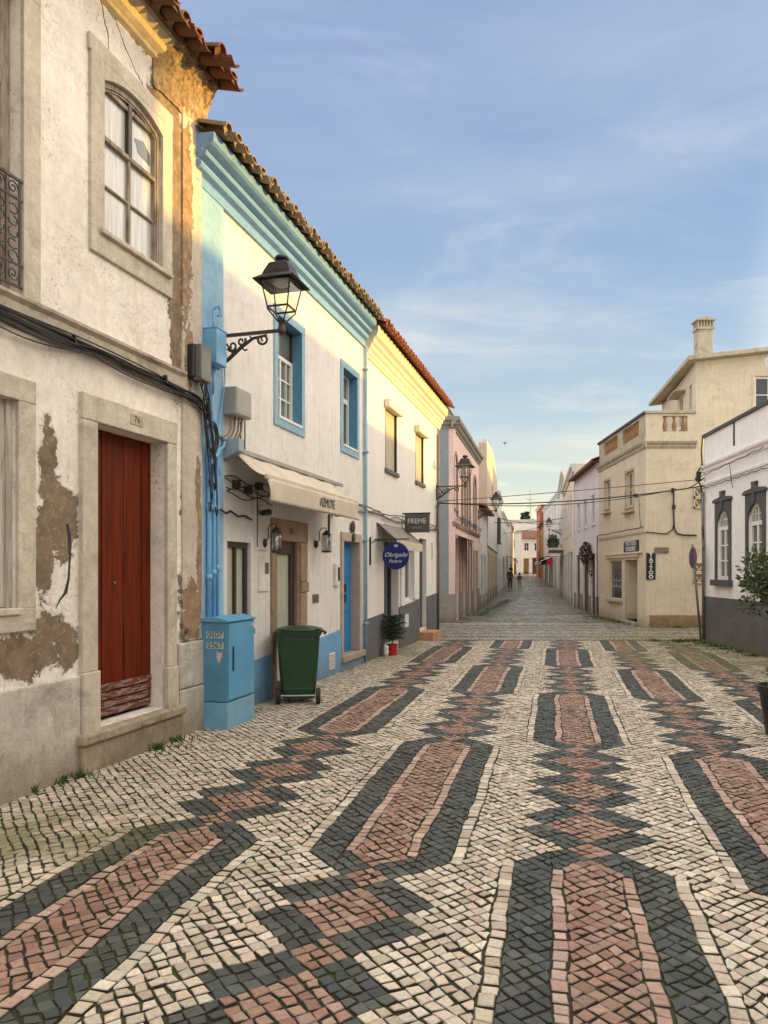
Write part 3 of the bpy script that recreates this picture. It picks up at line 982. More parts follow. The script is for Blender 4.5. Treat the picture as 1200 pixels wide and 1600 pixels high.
def window(parent, x0, x1, z0, z1, y, cols=2, rows=3, fw=0.06, bw=0.03, frame=None, pane=None, name='window', split=None, depth=0.05, label=None):
    """frame with glazing bars at depth y; the glass sheet is a sub-part. split: list of z for thicker transoms"""
    mb = MB()
    mb.box(x0, x0 + fw, y, y + depth, z0, z1); mb.box(x1 - fw, x1, y, y + depth, z0, z1)
    mb.box(x0 + fw, x1 - fw, y, y + depth, z0, z0 + fw); mb.box(x0 + fw, x1 - fw, y, y + depth, z1 - fw, z1)
    zs = [z0 + fw] + (split or []) + [z1 - fw]
    for s in (split or []):
        mb.box(x0 + fw, x1 - fw, y - 0.006, y + depth, s - fw * 0.5, s + fw * 0.5)
    for i in range(1, cols):
        cx = x0 + (x1 - x0) * i / cols
        w = fw * 0.8 if (cols == 2 or i * 2 == cols) else bw / 2
        mb.box(cx - w / 2, cx + w / 2, y + 0.006, y + depth - 0.004, z0 + fw, z1 - fw)
    for a, b in zip(zs[:-1], zs[1:]):
        n = rows if (b - a) > 0.45 * (z1 - z0) else 1
        for j in range(1, n):
            z = a + (b - a) * j / n
            mb.box(x0 + fw, x1 - fw, y + 0.010, y + depth - 0.006, z - bw / 2, z + bw / 2)
    o = mb.build(name, frame or M['white_pvc'], parent, bevel=0.004, segs=1)
    if label: o['label'] = label
    g = MB(); g.quad((x0, y + depth * 0.7, z0), (x1, y + depth * 0.7, z0), (x1, y + depth * 0.7, z1), (x0, y + depth * 0.7, z1))
    g.build('pane', pane or M['glass'], o)
    return o


def surround(parent, x0, x1, z0, z1, w, y, mat, sill=0.0, bottom=True, name='surround', bevel=0.006, wt=None):
    mb = MB(); wt = w if wt is None else wt
    mb.box(x0 - w, x0, y, 0.01, z0, z1); mb.box(x1, x1 + w, y, 0.01, z0, z1)
    mb.box(x0 - w, x1 + w, y - 0.002, 0.01, z1, z1 + wt)
    if bottom: mb.box(x0 - w, x1 + w, y - 0.002, 0.01, z0 - w, z0)
    o = mb.build(name, mat, parent, bevel=bevel)
    if sill:
        s = MB(); s.box(x0 - 0.04, x1 + 0.04, y - sill, 0.12, z0 - 0.002, z0 + 0.035)
        s.build('sill', M['white_pvc'], parent, bevel=0.005)
    return o


def tile_roof(name, mat, parent, x0, x1, y_edge, z_edge, pitch=0.235, r=0.085, slope=22, courses=4, seed=1, jag=0.03, plane_len=3.0, board=None, overlap=0.36, plug=True):
    rr = random.Random(seed)
    cs, sn = math.cos(R(slope)), math.sin(R(slope))
    mb = MB(); n = 8
    cols = int((x1 - x0) / pitch)
    pitch = (x1 - x0) / cols
    for i in range(cols):
        xc = x0 + (i + 0.5) * pitch
        for k in range(courses):
            # cover tile (convex)
            t0 = k * overlap + rr.uniform(-jag, jag); t1 = t0 + 0.46
            ra, rb = r * rr.uniform(0.95, 1.05), r * 0.82
            dx = rr.uniform(-0.012, 0.012); lift = 0.035 + rr.uniform(-0.004, 0.008)
            vs = []
            for t, q, lf in ((t0, ra, lift + 0.012), (t1, rb, lift - 0.012)):
                yy = y_edge + t * cs; zz = z_edge + t * sn
                for inner in (0, 1):
                    qq = q - inner * 0.014
                    for a in range(n + 1):
                        th = math.pi * a / n
                        hx = qq * math.cos(th); hz = qq * math.sin(th)
                        vs.append((xc + dx + hx, yy - hz * sn * 0.5, zz + lf + hz * 0.95))
            m = n + 1; fs = []
            for a in range(n):
                fs.append((a, a + 1, 2 * m + a + 1, 2 * m + a))
                fs.append((m + a, 3 * m + a, 3 * m + a + 1, m + a + 1))
                fs.append((a, m + a, m + a + 1, a + 1))
            mb.add(vs, fs)
            if k == 0 and plug:
                pv = [(vs[m + a][0], vs[m + a][1] + 0.03 + rr.uniform(0, 0.02), vs[m + a][2]) for a in range(m)]
                mb.add(pv + [(xc, y_edge + 0.03, z_edge - 0.015)], [tuple(range(m + 1))])
            # pan tile (concave) between covers
            xp = xc + pitch / 2
            if i < cols - 1 or True:
                vs = []
                t0p = t0 - 0.05 + rr.uniform(-jag, jag) * 0.5; t1p = t0p + 0.46
                for t, q in ((t0p, r * 1.0), (t1p, r * 0.9)):
                    yy = y_edge + t * cs; zz = z_edge + t * sn + (0.0 if t == t0p else -0.015)
                    for inner in (0, 1):
                        qq = q - inner * 0.014
                        for a in range(n + 1):
                            th = math.pi * a / n
                            vs.append((xp + qq * math.cos(th), yy, zz + 0.03 - qq * math.sin(th) * 0.75 + 0.02))
                fs = []
                for a in range(n):
                    fs.append((a, a + 1, 2 * m + a + 1, 2 * m + a))
                    fs.append((m + a, 3 * m + a, 3 * m + a + 1, m + a + 1))
                    fs.append((a, m + a, m + a + 1, a + 1))
                mb.add(vs, fs)
    # the roof plane behind the modelled courses
    ta = 0.25; tb = plane_len
    mb.add([(x0, y_edge + ta * cs, z_edge + ta * sn - 0.03), (x1, y_edge + ta * cs, z_edge + ta * sn - 0.03), (x1, y_edge + tb * cs, z_edge + tb * sn - 0.03), (x0, y_edge + tb * cs, z_edge + tb * sn - 0.03)], [(0, 1, 2, 3)])
    mb.add([(x0, y_edge + tb * cs, z_edge + tb * sn - 0.03), (x1, y_edge + tb * cs, z_edge + tb * sn - 0.03), (x1, y_edge + 2 * tb * cs, z_edge - 0.03), (x0, y_edge + 2 * tb * cs, z_edge - 0.03)], [(0, 1, 2, 3)])
    o = mb.build(name, mat, parent, smooth=False)
    return o


def cornice(parent, x0, x1, prof, mat, name='cornice'):
    """prof: list of (out, z) from wall bottom to wall top; out positive to the street"""
    pts = [(-o, z) for o, z in prof]
    pts = pts + [(0.02, prof[-1][1]), (0.02, prof[0][1])]
    mb = MB(); mb.prism_x(pts, x0, x1)
    return mb.build(name, mat, parent)


def weeds(name, spots, mat, label, n=60, h=0.06, spread=0.12, seed=3, zf=None, cat='weeds'):
    rr = random.Random(seed); mb = MB()
    for (x, y, s) in spots:
        z0 = 0.0
        for _ in range(int(n * s)):
            a = rr.uniform(0, 6.28); d = abs(rr.gauss(0, spread * s))
            px_, py_ = x + math.cos(a) * d * 1.6, y + math.sin(a) * d
            L = h * rr.uniform(0.5, 1.3); w = rr.uniform(0.004, 0.010)
            b = rr.uniform(0, 6.28); lean = rr.uniform(0.1, 0.9) * L
            bx, by = math.cos(b), math.sin(b)
            tx, ty = px_ + bx * lean, py_ + by * lean
            mb.add([(px_ - by * w, py_ + bx * w, z0 - 0.01), (px_ + by * w, py_ - bx * w, z0 - 0.01), (tx + by * w * 0.7 + 0, ty - bx * w * 0.7, z0 + L * 0.8), (tx + bx * 0.01, ty + by * 0.01, z0 + L)],
                   [(0, 1, 2, 3)])
    o = mb.build(name, mat)
    return tag(o, label, cat, kind='stuff')


def leafball(mb, c, rx, ry, rz, n, size, rr, bias=0.0, up=0.0):
    for _ in range(n):
        while True:
            p = Vector((rr.uniform(-1, 1), rr.uniform(-1, 1), rr.uniform(-1, 1)))
            if 0.05 < p.length < 1: break
        p = p * (p.length ** (-bias))
        q = Vector((c[0] + p.x * rx, c[1] + p.y * ry, c[2] + p.z * rz))
        d = (p.normalized() + Vector((rr.uniform(-1, 1), rr.uniform(-1, 1), rr.uniform(-0.6, 1) + up)) * 0.9).normalized()
        s = d.orthogonal().normalized()
        s = (s * math.cos(rr.uniform(0, 6)) + d.cross(s) * math.sin(rr.uniform(0, 6))).normalized()
        L = size * rr.uniform(0.6, 1.3); w = L * 0.27
        mb.add([q, q + d * L * 0.5 + s * w, q + d * L, q + d * L * 0.5 - s * w], [(0, 1, 2, 3)])


# ------------------------------------------------------------------ OLD HOUSE
A_OLD = R(72.724)
old = empty('old_house', (-1.94, 7.78, 0), A_OLD, 'tall old house with peeling cream limewash, crumbling cornice and a red brown door', 'house')
H = 6.72
mb = MB()
holes = [(-3.40, -2.47, 3.66, 5.92, 0.16), (-1.57, -0.72, 4.54, 5.97, 0.12), (-1.67, -0.66, 0.33, 2.90, 0.20), (-3.45, -2.52, 1.38, 2.90, 0.12), (-6.3, -5.3, 0.1, 2.9, 0.2), (-6.3, -5.3, 3.66, 5.9, 0.15)]
holed_wall(mb, -7.6, 0, -0.05, H, holes)
shell(mb, -7.6, 0, -0.05, H, 6.5)
mb.build('wall', M['old_wall'], old)
# roughly plastered corner strip
mb = MB(); mb.box(-0.365, -0.002, -0.022, 0.01, 0.94, 6.55)
mb.build('corner_strip', plaster('corner strip limewash', (0.58, 0.52, 0.43), stain=(0.42, 0.34, 0.24), stain_amt=0.6, streak=0.35, bump=0.5, speck=0.3, under=(0.3, 0.2, 0.12), tone=0.12,
    peel=[(-0.2, 1.25, 0.22, 0.35), (-0.05, 1.8, 0.07, 0.6), (-0.08, 2.5, 0.06, 0.4), (-0.3, 5.2, 0.12, 1.3), (-0.25, 3.9, 0.1, 0.4)]), old, bevel=0.01)
mb = MB(); mb.box(-7.6, -1.87, -0.035, 0.01, -0.05, 0.80)
mb.build('plinth', M['old_plinth'], old, bevel=0.012)
mb = MB(); mb.box(-0.455, 0.0, -0.05, 0.01, -0.05, 0.46); mb.box(-0.452, -0.003, -0.045, 0.01, 0.468, 0.93)
mb.build('corner_stone', M['old_plinth'], old, bevel=0.016, segs=3)
# string course
mb = MB(); mb.prism_x([(0.01, 3.45), (-0.035, 3.46), (-0.045, 3.50), (-0.045, 3.60), (-0.075, 3.63), (-0.075, 3.655), (0.01, 3.665)], -7.6, -0.37)
mb.build('string_course', M['string'], old)
# cornice: intact mouldings far left, broken towards the corner
prof = [(0.0, 6.50), (0.04, 6.52), (0.04, 6.56), (0.09, 6.60), (0.10, 6.66), (0.16, 6.70), (0.17, 6.75), (0.24, 6.80), (0.25, 6.86), (0.0, 6.88)]
cornice(old, -7.6, -0.72, prof, plaster('warm cornice limewash', (0.58, 0.48, 0.32), stain=(0.4, 0.28, 0.16), stain_amt=0.5, streak=0.0, bump=0.5, tone=0.12))
rr = random.Random(5)
bm = bmesh.new()
bmesh.ops.create_grid(bm, x_segments=70, y_segments=34, size=0.5)
for v in bm.verts:
    fx = v.co.x + 0.5; fz = v.co.y + 0.5
    x = -0.86 + fx * 0.90; z = 6.30 + fz * 0.58
    prof_o = 0.02 + 0.26 * (fz ** 1.3)
    nn = mnoise.fractal(Vector((x * 9, z * 9, 1.0)), 1.0, 2.0, 5)
    n2 = mnoise.noise(Vector((x * 26, z * 26, 4.0)))
    o = prof_o * (0.85 + 0.35 * nn) + n2 * 0.022
    edge = min(fx * 6, 1) * min(fz * 8 + 0.3, 1)
    v.co = Vector((x, -max(0.004, o * edge + (1 - edge) * 0.02), z + nn * 0.02 - 0.05 * (1 - fx)))
me = bpy.data.meshes.new('broken_cornice'); bm.to_mesh(me); bm.free()
o = bpy.data.objects.new('broken_cornice', me); COL.objects.link(o); o.parent = old; me.materials.append(M['rubble'])
m_ = o.modifiers.new('s', 'SOLIDIFY'); m_.thickness = 0.25; m_.offset = -1
o['label'] = 'crumbled stretch of cornice showing rubble and mortar'
tile_roof('roof', M['tile_brown'], old, -7.6, 0.06, -0.46, 6.69, pitch=0.205, r=0.082, slope=17, courses=5, seed=8, jag=0.075, plane_len=3.2)
# cracks
mb = MB()
for pts in ([(-1.62, 6.66), (-1.56, 6.42), (-1.50, 6.30), (-1.47, 6.12)], [(-1.58, 6.56), (-1.40, 6.50), (-1.28, 6.36), (-1.12, 6.22), (-1.02, 6.18), (-0.92, 6.03), (-0.80, 5.99), (-0.70, 5.90), (-0.64, 5.84)]):
    p3 = []
    for (xa, za), (xb, zb) in zip(pts[:-1], pts[1:]):
        for k in range(5):
            f = k / 5; p3.append((xa + (xb - xa) * f + rr.uniform(-.008, .008), -0.001, za + (zb - za) * f + rr.uniform(-.01, .01)))
    mb.tube(p3, [rr.uniform(0.002, 0.0055) for _ in p3], n=5)
mb.build('crack', M['brown_frame'], old)
# upper window
mb = MB()
arch_plate(mb, -1.57, -0.72, 5.84, 5.972, 0.115, -0.0005, 0.13)
mb.build('arch_head', M['old_stone'], old)
mb = MB()
mb.box(-1.74, -1.57, -0.03, 0.01, 4.54, 6.02); mb.box(-0.72, -0.56, -0.03, 0.01, 4.54, 6.02)
mb.box(-1.76, -0.55, -0.032, 0.01, 5.99, 6.13); mb.box(-1.74, -0.56, -0.032, 0.01, 4.33, 4.54)
arch_plate(mb, -1.57, -0.72, 5.84, 5.992, 0.115, -0.029, 0.0)
mb.build('surround', M['old_stone'], old, bevel=0.006)
mb = MB()
for (xa, za, ra), (xb, zb, rb) in zip([(-1.99, 2.03, .014), (-1.965, 1.93, .02), (-1.96, 1.78, .011), (-1.975, 1.6, .012), (-2.01, 1.48, .02), (-2.07, 1.43, .012)], [(-1.965, 1.93, .02), (-1.96, 1.78, .011), (-1.975, 1.6, .012), (-2.01, 1.48, .02), (-2.07, 1.43, .012), (-2.12, 1.36, .004)]):
    mb.quad((xa - ra, -0.0025, za), (xa + ra, -0.0025, za), (xb + rb, -0.0025, zb), (xb - rb, -0.0025, zb))
mb.build('black_paint_smear', M['ink'], old)
mb = MB(); mb.box(-1.64, -0.60, -0.07, 0.06, 4.505, 4.55)
mb.build('sill', M['old_stone'], old, bevel=0.01)
w = window(old, -1.57, -0.72, 4.55, 5.86, 0.030, cols=2, rows=2, fw=0.042, bw=0.022, frame=M['worn_frame'], pane=M['curtain'], split=[5.40], label='worn arched upper window with lace curtains')
mb = MB(); arch_band(mb, -1.57, -0.72, 4.55, 5.835, 0.11, 0.042, 0.012, 0.07)
mb.build('arched_frame', M['worn_frame'], w)
mb = MB(); arch_band(mb, -1.525, -0.765, 4.55, 5.80, 0.10, 0.014, 0.022, 0.07)
mb.build('inner_frame', M['worn_frame'], w)
mb = MB(); mb.box(-1.175, -1.125, 0.024, 0.062, 5.42, 5.92); mb.build('broken_mullion', M['brown_frame'], w)
mb = MB(); mb.quad((-1.57, 0.066, 5.82), (-0.72, 0.066, 5.82), (-0.72, 0.066, 5.97), (-1.57, 0.066, 5.97)); mb.build('upper_pane', M['curtain'], w); mb = MB(); mb.add([(-1.04, 0.062, 5.66), (-0.90, 0.062, 5.70), (-0.80, 0.062, 5.63), (-0.80, 0.062, 5.52), (-0.98, 0.062, 5.55)], [(0, 1, 2, 3, 4)])
mb.build('broken_pane', M['glass_grey'], w)
# balcony window at the left edge
surround(old, -3.40, -2.47, 3.66, 5.92, 0.17, -0.028, M['old_stone'], bottom=False)
window(old, -3.40, -2.47, 3.66, 5.92, 0.10, cols=2, rows=3, fw=0.085, frame=M['worn_frame'], pane=M['curtain'], split=[5.25], label='tall worn french window behind an iron railing')
bal = None
mb = MB()
zb0, zb1 = 3.72, 4.52
mb.box(-3.39, -2.475, -0.022, -0.006, zb1 - 0.02, zb1); mb.box(-3.39, -2.475, -0.020, -0.008, zb0, zb0 + 0.02)
mb.box(-3.39, -2.475, -0.020, -0.008, zb1 - 0.16, zb1 - 0.145); mb.box(-3.39, -2.475, -0.020, -0.008, zb0 + 0.16, zb0 + 0.175)
for i in range(8):
    x = -2.50 - i * 0.125
    mb.box(x - 0.007, x + 0.007, -0.019, -0.009, zb0, zb1)
    for zc_, s_ in ((zb1 - 0.085, 1), (zb0 + 0.09, -1)):
        pts = []
        for k in range(22):
            a = k / 21 * 4.6 * math.pi / 1.6; q = 0.052 * (1 - k / 26)
            pts.append((x - 0.062 + q * math.cos(a), -0.014, zc_ + s_ * q * math.sin(a)))
        mb.tube(pts, 0.0055, n=5)
    for k in range(5):
        zc_ = zb0 + 0.22 + k * 0.085
        pts = [(x - 0.062 + 0.045 * math.cos(a_ * math.pi / 4 + k), -0.014, zc_ + 0.036 * math.sin(a_ * math.pi / 4 + k)) for a_ in range(7)]
        mb.tube(pts, 0.005, n=5)
mb.build('balcony_railing', M['iron_brown'], old)
# lower window with peeling shutters
surround(old, -3.45, -2.52, 1.38, 2.90, 0.17, -0.028, M['old_stone'])
mb = MB(); mb.box(-3.47, -2.50, -0.05, 0.1, 1.335, 1.385); mb.build('sill', M['old_stone'], old, bevel=0.008)
mb = MB()
for i in range(9):
    x = -3.45 + i * 0.1033
    mb.box(x + 0.002, x + 0.1013, 0.052 + (i % 2) * 0.006, 0.09, 1.39, 2.90)
mb.box(-2.575, -2.52, 0.03, 0.10, 1.385, 2.90)
mb.build('shutter', M['peeled_wood'], old, bevel=0.004)['label'] = 'wooden shutter with flaking white paint'
# doorway
mb = MB()
mb.box(-1.86, -1.67, -0.045, 0.01, 0.82, 2.90); mb.box(-1.868, -1.655, -0.06, 0.01, 0.31, 0.82)
mb.box(-0.66, -0.50, -0.045, 0.01, 0.72, 2.90); mb.box(-0.672, -0.488, -0.06, 0.01, 0.31, 0.72)
mb.box(-1.862, -0.498, -0.048, 0.01, 2.90, 3.12)
mb.build('door_surround', M['old_stone'], old, bevel=0.012, segs=3)
mb = MB(); mb.box(-1.25, -1.07, -0.054, -0.04, 2.97, 3.07)
np_ = mb.build('number_plaque', M['string'], old, bevel=0.004)
text('76', 0.085, 'number', M['ink'], np_, (-1.16, -0.055, 3.02), FACE, 0.001)
mb = MB()
x = -1.67
wds = [0.15, 0.135, 0.145, 0.16, 0.14, 0.135, 0.145]
for i, wd in enumerate(wds):
    mb.box(x + 0.0025, x + wd - 0.0025, 0.150 + (0.004 if i % 2 else 0), 0.19, 0.36, 2.90)
    x += wd
dr = mb.build('door', M['door_red'], old, bevel=0.004)
dr['label'] = 'red brown plank door, paint gone along its foot'
mb = MB()
for i in range(4):
    mb.box(-1.665, -0.68, 0.138 - i * 0.003, 0.152, 0.365 + i * 0.075, 0.425 + i * 0.075)
mb.build('kick_board', wood('weathered kick boards', (0.17, 0.055, 0.035), (0.07, 0.03, 0.022), grain=(1.5, 14, 26), peelcol=(0.30, 0.22, 0.18), peelz=0.9), dr, bevel=0.004)
mb = MB(); mb.cyl((-1.22, 0.15, 1.55), (-1.22, 0.135, 1.55), 0.012); mb.build('lock', M['metal'], dr)
mb = MB()
mb.box(-1.93, -1.17, -0.115, 0.20, 0.235, 0.325); mb.box(-1.168, -0.43, -0.112, 0.20, 0.237, 0.325)
mb.box(-1.90, -0.45, -0.08, 0.02, -0.05, 0.234)
mb.build('doorstep', plaster('worn sandstone step', (0.46, 0.38, 0.27), stain=(0.2, 0.15, 0.1), stain_amt=0.6, streak=0.2, bump=0.5, tone=0.18), old, bevel=0.022, segs=3)
# rusty round vent cap right of the door
mb = MB(); mb.lathe([(0.001, 0), (0.035, 0), (0.05, 0.012), (0.075, 0.015), (0.08, 0.0)], n=18)
vv = mb.build('vent_cap', M['rubble'], old, smooth=True); vv.location = (-0.33, -0.028, 1.02); vv.rotation_euler = (R(90), 0, 0)
vv['label'] = 'rusty round vent cap at the foot of the wall'

# cables along the string course
rr = random.Random(21)
mb = MB()
for k in range(13):
    off = rr.uniform(-0.03, 0.05); yo = -0.04 - rr.uniform(0.0, 0.05); pts = []
    ph = rr.uniform(0, 6); sag = rr.uniform(0.02, 0.095) if k % 2 == 0 else rr.uniform(0, 0.02)
    for i in range(60):
        x = -7.5 + i * 7.38 / 59
        z = 3.475 + off + 0.012 * math.sin(x * 2.1 + ph) - sag * abs(math.sin(x * 2.2 + ph * 0.2)) - max(0, x + 0.9) * 0.085
        pts.append((x, yo - 0.01 * math.sin(x * 3 + ph), z))
    pts += [(-0.06, yo, pts[-1][2] - 0.05)]
    mb.tube(pts, rr.choice([0.005, 0.006, 0.009, 0.013]), n=6)
for i in range(6):
    x = -7.0 + i * 1.25
    mb.box(x, x + 0.015, -0.09, 0.0, 3.46, 3.53)
o = mb.build('cable_bundle', M['cable'], old)
o.parent = None; o.location = old.location; o.rotation_euler = old.rotation_euler
tag(o, 'bundle of black cables running along the wall of the peeling old house', 'cables')

# ------------------------------------------------------------------ BLUE TRIMMED HOUSE
A_BL = R(74.096)
PB = Vector((-1.963, 7.78, 0)); DB = Vector((math.cos(A_BL), math.sin(A_BL), 0)); NB = Vector((math.sin(A_BL), -math.cos(A_BL), 0))


def bl(s, o=0.0, z=0.0):
    """world point from wall coordinates of the left terrace"""
    return PB + DB * s + NB * o + Vector((0, 0, z))


blue = empty('blue_trimmed_house', PB, A_BL, 'white house with sea blue cornice, blue corner strip and blue window frames', 'house')
L1 = 5.80
mb = MB()
holes = [(0.64, 1.24, 0.62, 2.00, 0.16), (1.95, 2.76, -0.05, 2.06, 0.30), (4.64, 5.50, 0.24, 2.16, 0.24), (2.01, 2.83, 3.69, 5.04, 0.24), (4.64, 5.39, 3.75, 5.05, 0.24)]
holed_wall(mb, 0.0, L1, -0.05, 6.1, holes)
shell(mb, 0.0, L1, -0.05, 6.1, 6.2)
mb.build('wall', M['white_wall'], blue)
mb = MB(); mb.box(0.02, 0.50, -0.03, 0.01, -0.05, 5.74)
mb.build('corner_pilaster', plaster('blue pilaster paint', (0.27, 0.47, 0.64), stain=(0.36, 0.44, 0.5), stain_amt=0.5, streak=0.3, bump=0.2, tone=0.1), blue, bevel=0.008)
for a, b, za in ((0.502, 1.82, 0.50), (3.03, 4.54, 0.60), (5.73, L1, 0.72)):
    mb = MB(); mb.add([(a, -0.018, -0.05), (b, -0.018, -0.05), (b, -0.018, za + 0.10 * (b - a) / 1.5), (a, -0.018, za), (a, 0.005, -0.05), (b, 0.005, -0.05), (b, 0.005, za + 0.10 * (b - a) / 1.5), (a, 0.005, za)],
           [(0, 1, 2, 3), (3, 2, 6, 7), (1, 5, 6, 2), (0, 3, 7, 4)])
    mb.build('plinth', M['blue_low'], blue)
mb = MB(); mb.add([(4.54, -0.018, -0.05), (5.73, -0.018, -0.05), (5.73, -0.018, 0.16), (4.54, -0.018, 0.16)], [(0, 1, 2, 3)])
mb.build('plinth', M['blue_low'], blue)
prof = [(0.0, 5.72), (0.04, 5.72), (0.045, 5.765), (0.02, 5.78), (0.02, 5.85), (0.085, 5.872), (0.10, 5.905), (0.092, 5.935), (0.055, 5.945), (0.055, 5.965), (0.145, 5.985), (0.158, 6.01), (0.15, 6.035), (0.105, 6.045), (0.105, 6.062), (0.21, 6.09), (0.24, 6.11), (0.245, 6.20), (0.0, 6.22)]
cornice(blue, -0.11, L1 + 0.02, prof, M['cornice_blue'])
tile_roof('roof', M['tile_old'], blue, -0.14, L1 + 0.05, -0.36, 6.20, pitch=0.215, r=0.078, slope=20, courses=4, seed=4, jag=0.035, plane_len=3.0)
for (a, b, c, d) in ((2.01, 2.83, 3.69, 5.04), (4.64, 5.39, 3.75, 5.05)):
    surround(blue, a, b, c, d, 0.115, -0.022, M['blue_trim'])
    mb = MB()   # painted reveal lining
    t_ = 0.235
    mb.quad((a + .002, -0.02, c), (a + .002, -0.02, d), (a + .002, t_, d), (a + .002, t_, c))
    mb.quad((b - .002, -0.02, c), (b - .002, t_, c), (b - .002, t_, d), (b - .002, -0.02, d))
    mb.quad((a, -0.02, d - .002), (b, -0.02, d - .002), (b, t_, d - .002), (a, t_, d - .002))
    mb.build('reveal', M['blue_deep'], blue)
    mb = MB(); mb.box(a + 0.004, b - 0.004, -0.035, t_, c - 0.01, c + 0.03)
    mb.build('sill', M['white_pvc'], blue, bevel=0.005)
window(blue, 2.01, 2.83, 3.72, 4.62, 0.125, cols=4, rows=3, fw=0.055, bw=0.025, pane=M['glass_grey'])
window(blue, 2.01, 2.83, 4.62, 5.04, 0.125, cols=1, rows=1, fw=0.03, frame=M['brown_frame'], pane=M['glass_grey'], name='transom_window')
window(blue, 4.64, 5.39, 3.78, 4.62, 0.14, cols=2, rows=1, fw=0.055, pane=M['glass'])
window(blue, 4.64, 5.39, 4.62, 5.05, 0.14, cols=2, rows=1, fw=0.03, pane=M['glass_grey'], name='transom_window')
# shop window and doors
window(blue, 0.64, 1.24, 0.62, 2.00, 0.045, cols=2, rows=1, fw=0.07, frame=M['brown_frame'], pane=M['curtain_dark'], name='shop_window', label='narrow dark brown shop window with net curtain')
mb = MB()
mb.box(1.80, 1.95, -0.03, 0.02, -0.05, 2.06); mb.box(2.76, 3.03, -0.05, 0.02, -0.05, 0.72); mb.box(2.76, 3.00, -0.038, 0.02, 0.724, 1.35); mb.box(2.76, 3.035, -0.05, 0.02, 1.354, 1.50)
mb.box(2.76, 3.01, -0.038, 0.02, 1.504, 2.06); mb.box(1.80, 3.03, -0.036, 0.02, 2.062, 2.35)
mb.build('door_surround', M['sand_stone'], blue, bevel=0.016, segs=3)
mb = MB(); mb.box(1.952, 2.0, 0.0, 0.29, 0, 2.055); mb.box(2.72, 2.757, 0.0, 0.29, 0, 2.055)
mb.build('door_jamb', M['sand_stone'], blue, bevel=0.006)
pl_ = MB(); pl_.box(2.36, 2.46, -0.042, -0.03, 2.16, 2.25)
p_ = pl_.build('number_plate', M['brown_frame'], blue)
text('74', 0.07, 'number', M['sand_stone'], p_, (2.41, -0.0445, 2.203), FACE, 0.001)
d1 = window(blue, 1.96, 2.75, 0.0, 2.055, 0.05, cols=1, rows=1, fw=0.17, frame=M['brown_frame'], pane=M['curtain_dark'], name='door')
d1['label'] = 'dark brown glazed door with pale curtain'
surround(blue, 4.64, 5.50, 0.24, 2.16, 0.11, -0.03, M['pink_stone'], bottom=False, name='door_surround', wt=0.15)
mb = MB()
for q in ((4.641, 0), (5.499, 1)):
    mb.box(q[0] - 0.004, q[0] + 0.004, 0.0, 0.235, 0.24, 2.16)
mb.quad((4.64, 0, 2.156), (5.5, 0, 2.156), (5.5, 0.235, 2.156), (4.64, 0.235, 2.156))
mb.build('door_reveal', M['pink_stone'], blue)
mb = MB(); mb.box(4.52, 5.75, -0.07, 0.23, 0.14, 0.245); mb.build('doorstep', M['pink_stone'], blue, bevel=0.008)
mb = MB(); mb.box(4.65, 5.49, 0.14, 0.19, 0.25, 2.155)
for z in (0.35, 0.95, 1.55): mb.box(4.75, 5.39, 0.125, 0.139, z, z + 0.45)
bd = mb.build('door', M['door_blue'], blue, bevel=0.006)
bd['label'] = 'bright blue panelled door'
for z in (1.30, 1.12):
    mb = MB()
    for i in range(3): mb.box(4.80 + i * 0.14, 4.91 + i * 0.14, 0.115, 0.124, z, z + 0.13)
    mb.build('iron_grille', M['iron'], bd)
mb = MB(); mb.lathe([(0.001, 0), (0.10, 0), (0.105, 0.012), (0.07, 0.02), (0.001, 0.02)], n=20)
o = mb.build('house_number_plate', M['iron_brown'], blue); o.location = (5.10, -0.03, 2.42); o.rotation_euler = (R(90), 0, 0)
mb = MB(); mb.lathe([(0.001, 0), (0.075, 0), (0.08, 0.010), (0.06, 0.016), (0.001, 0.016)], n=20)
o = mb.build('house_number_plate', M['iron_brown'], blue); o.location = (5.10, -0.045, 2.24); o.rotation_euler = (R(90), 0, 0)
text('72', 0.08, 'number', M['sand_stone'], o, (0, 0, 0.018), (0, 0, 0), 0.001)
# vent, electrical flap, door phone
mb = MB(); mb.box(3.95, 4.20, -0.03, -0.015, 0.10, 0.36)
v_ = mb.build('wall_vent', M['white_pvc'], blue)
mb = MB()
for i in range(6): mb.box(3.97, 4.18, -0.036, -0.03, 0.125 + i * 0.038, 0.14 + i * 0.038)
mb.build('slats', M['grey_box'], v_)
mb = MB(); mb.box(3.28, 3.52, -0.012, 0.0, 1.18, 1.31); mb.build('metal_flap', M['bronze_box'], blue, bevel=0.004)
mb = MB(); mb.box(4.20, 4.40, -0.05, 0.0, 1.42, 1.78); mb.build('mail_box', M['white_pvc'], blue, bevel=0.008)
mb = MB(); mb.box(4.28, 4.36, -0.058, -0.05, 1.50, 1.72); mb.build('door_phone', M['black_box'], blue)
mb = MB(); mb.box(1.44, 1.74, -0.02, 0.0, 1.40, 1.85); mb.build('menu_board', M['white_wall'], blue, bevel=0.004)
mb = MB(); mb.box(1.60, 1.70, -0.028, -0.02, 1.62, 1.76); mb.build('bell_plate', M['bronze_box'], blue)
mb = MB(); mb.box(1.34, 1.68, -0.016, 0.0, 1.92, 2.62); mb.build('junction_panel', M['white_wall'], blue, bevel=0.004)
# blue downpipe at the party line
mb = MB(); mb.cyl((5.80, -0.045, 0.02), (5.80, -0.045, 5.72), 0.03, n=12)
for z in (0.7, 2.2, 3.8, 5.3): mb.box(5.75, 5.85, -0.09, 0.0, z, z + 0.03)
o = mb.build('downpipe', M['blue_trim'], blue, smooth=True)

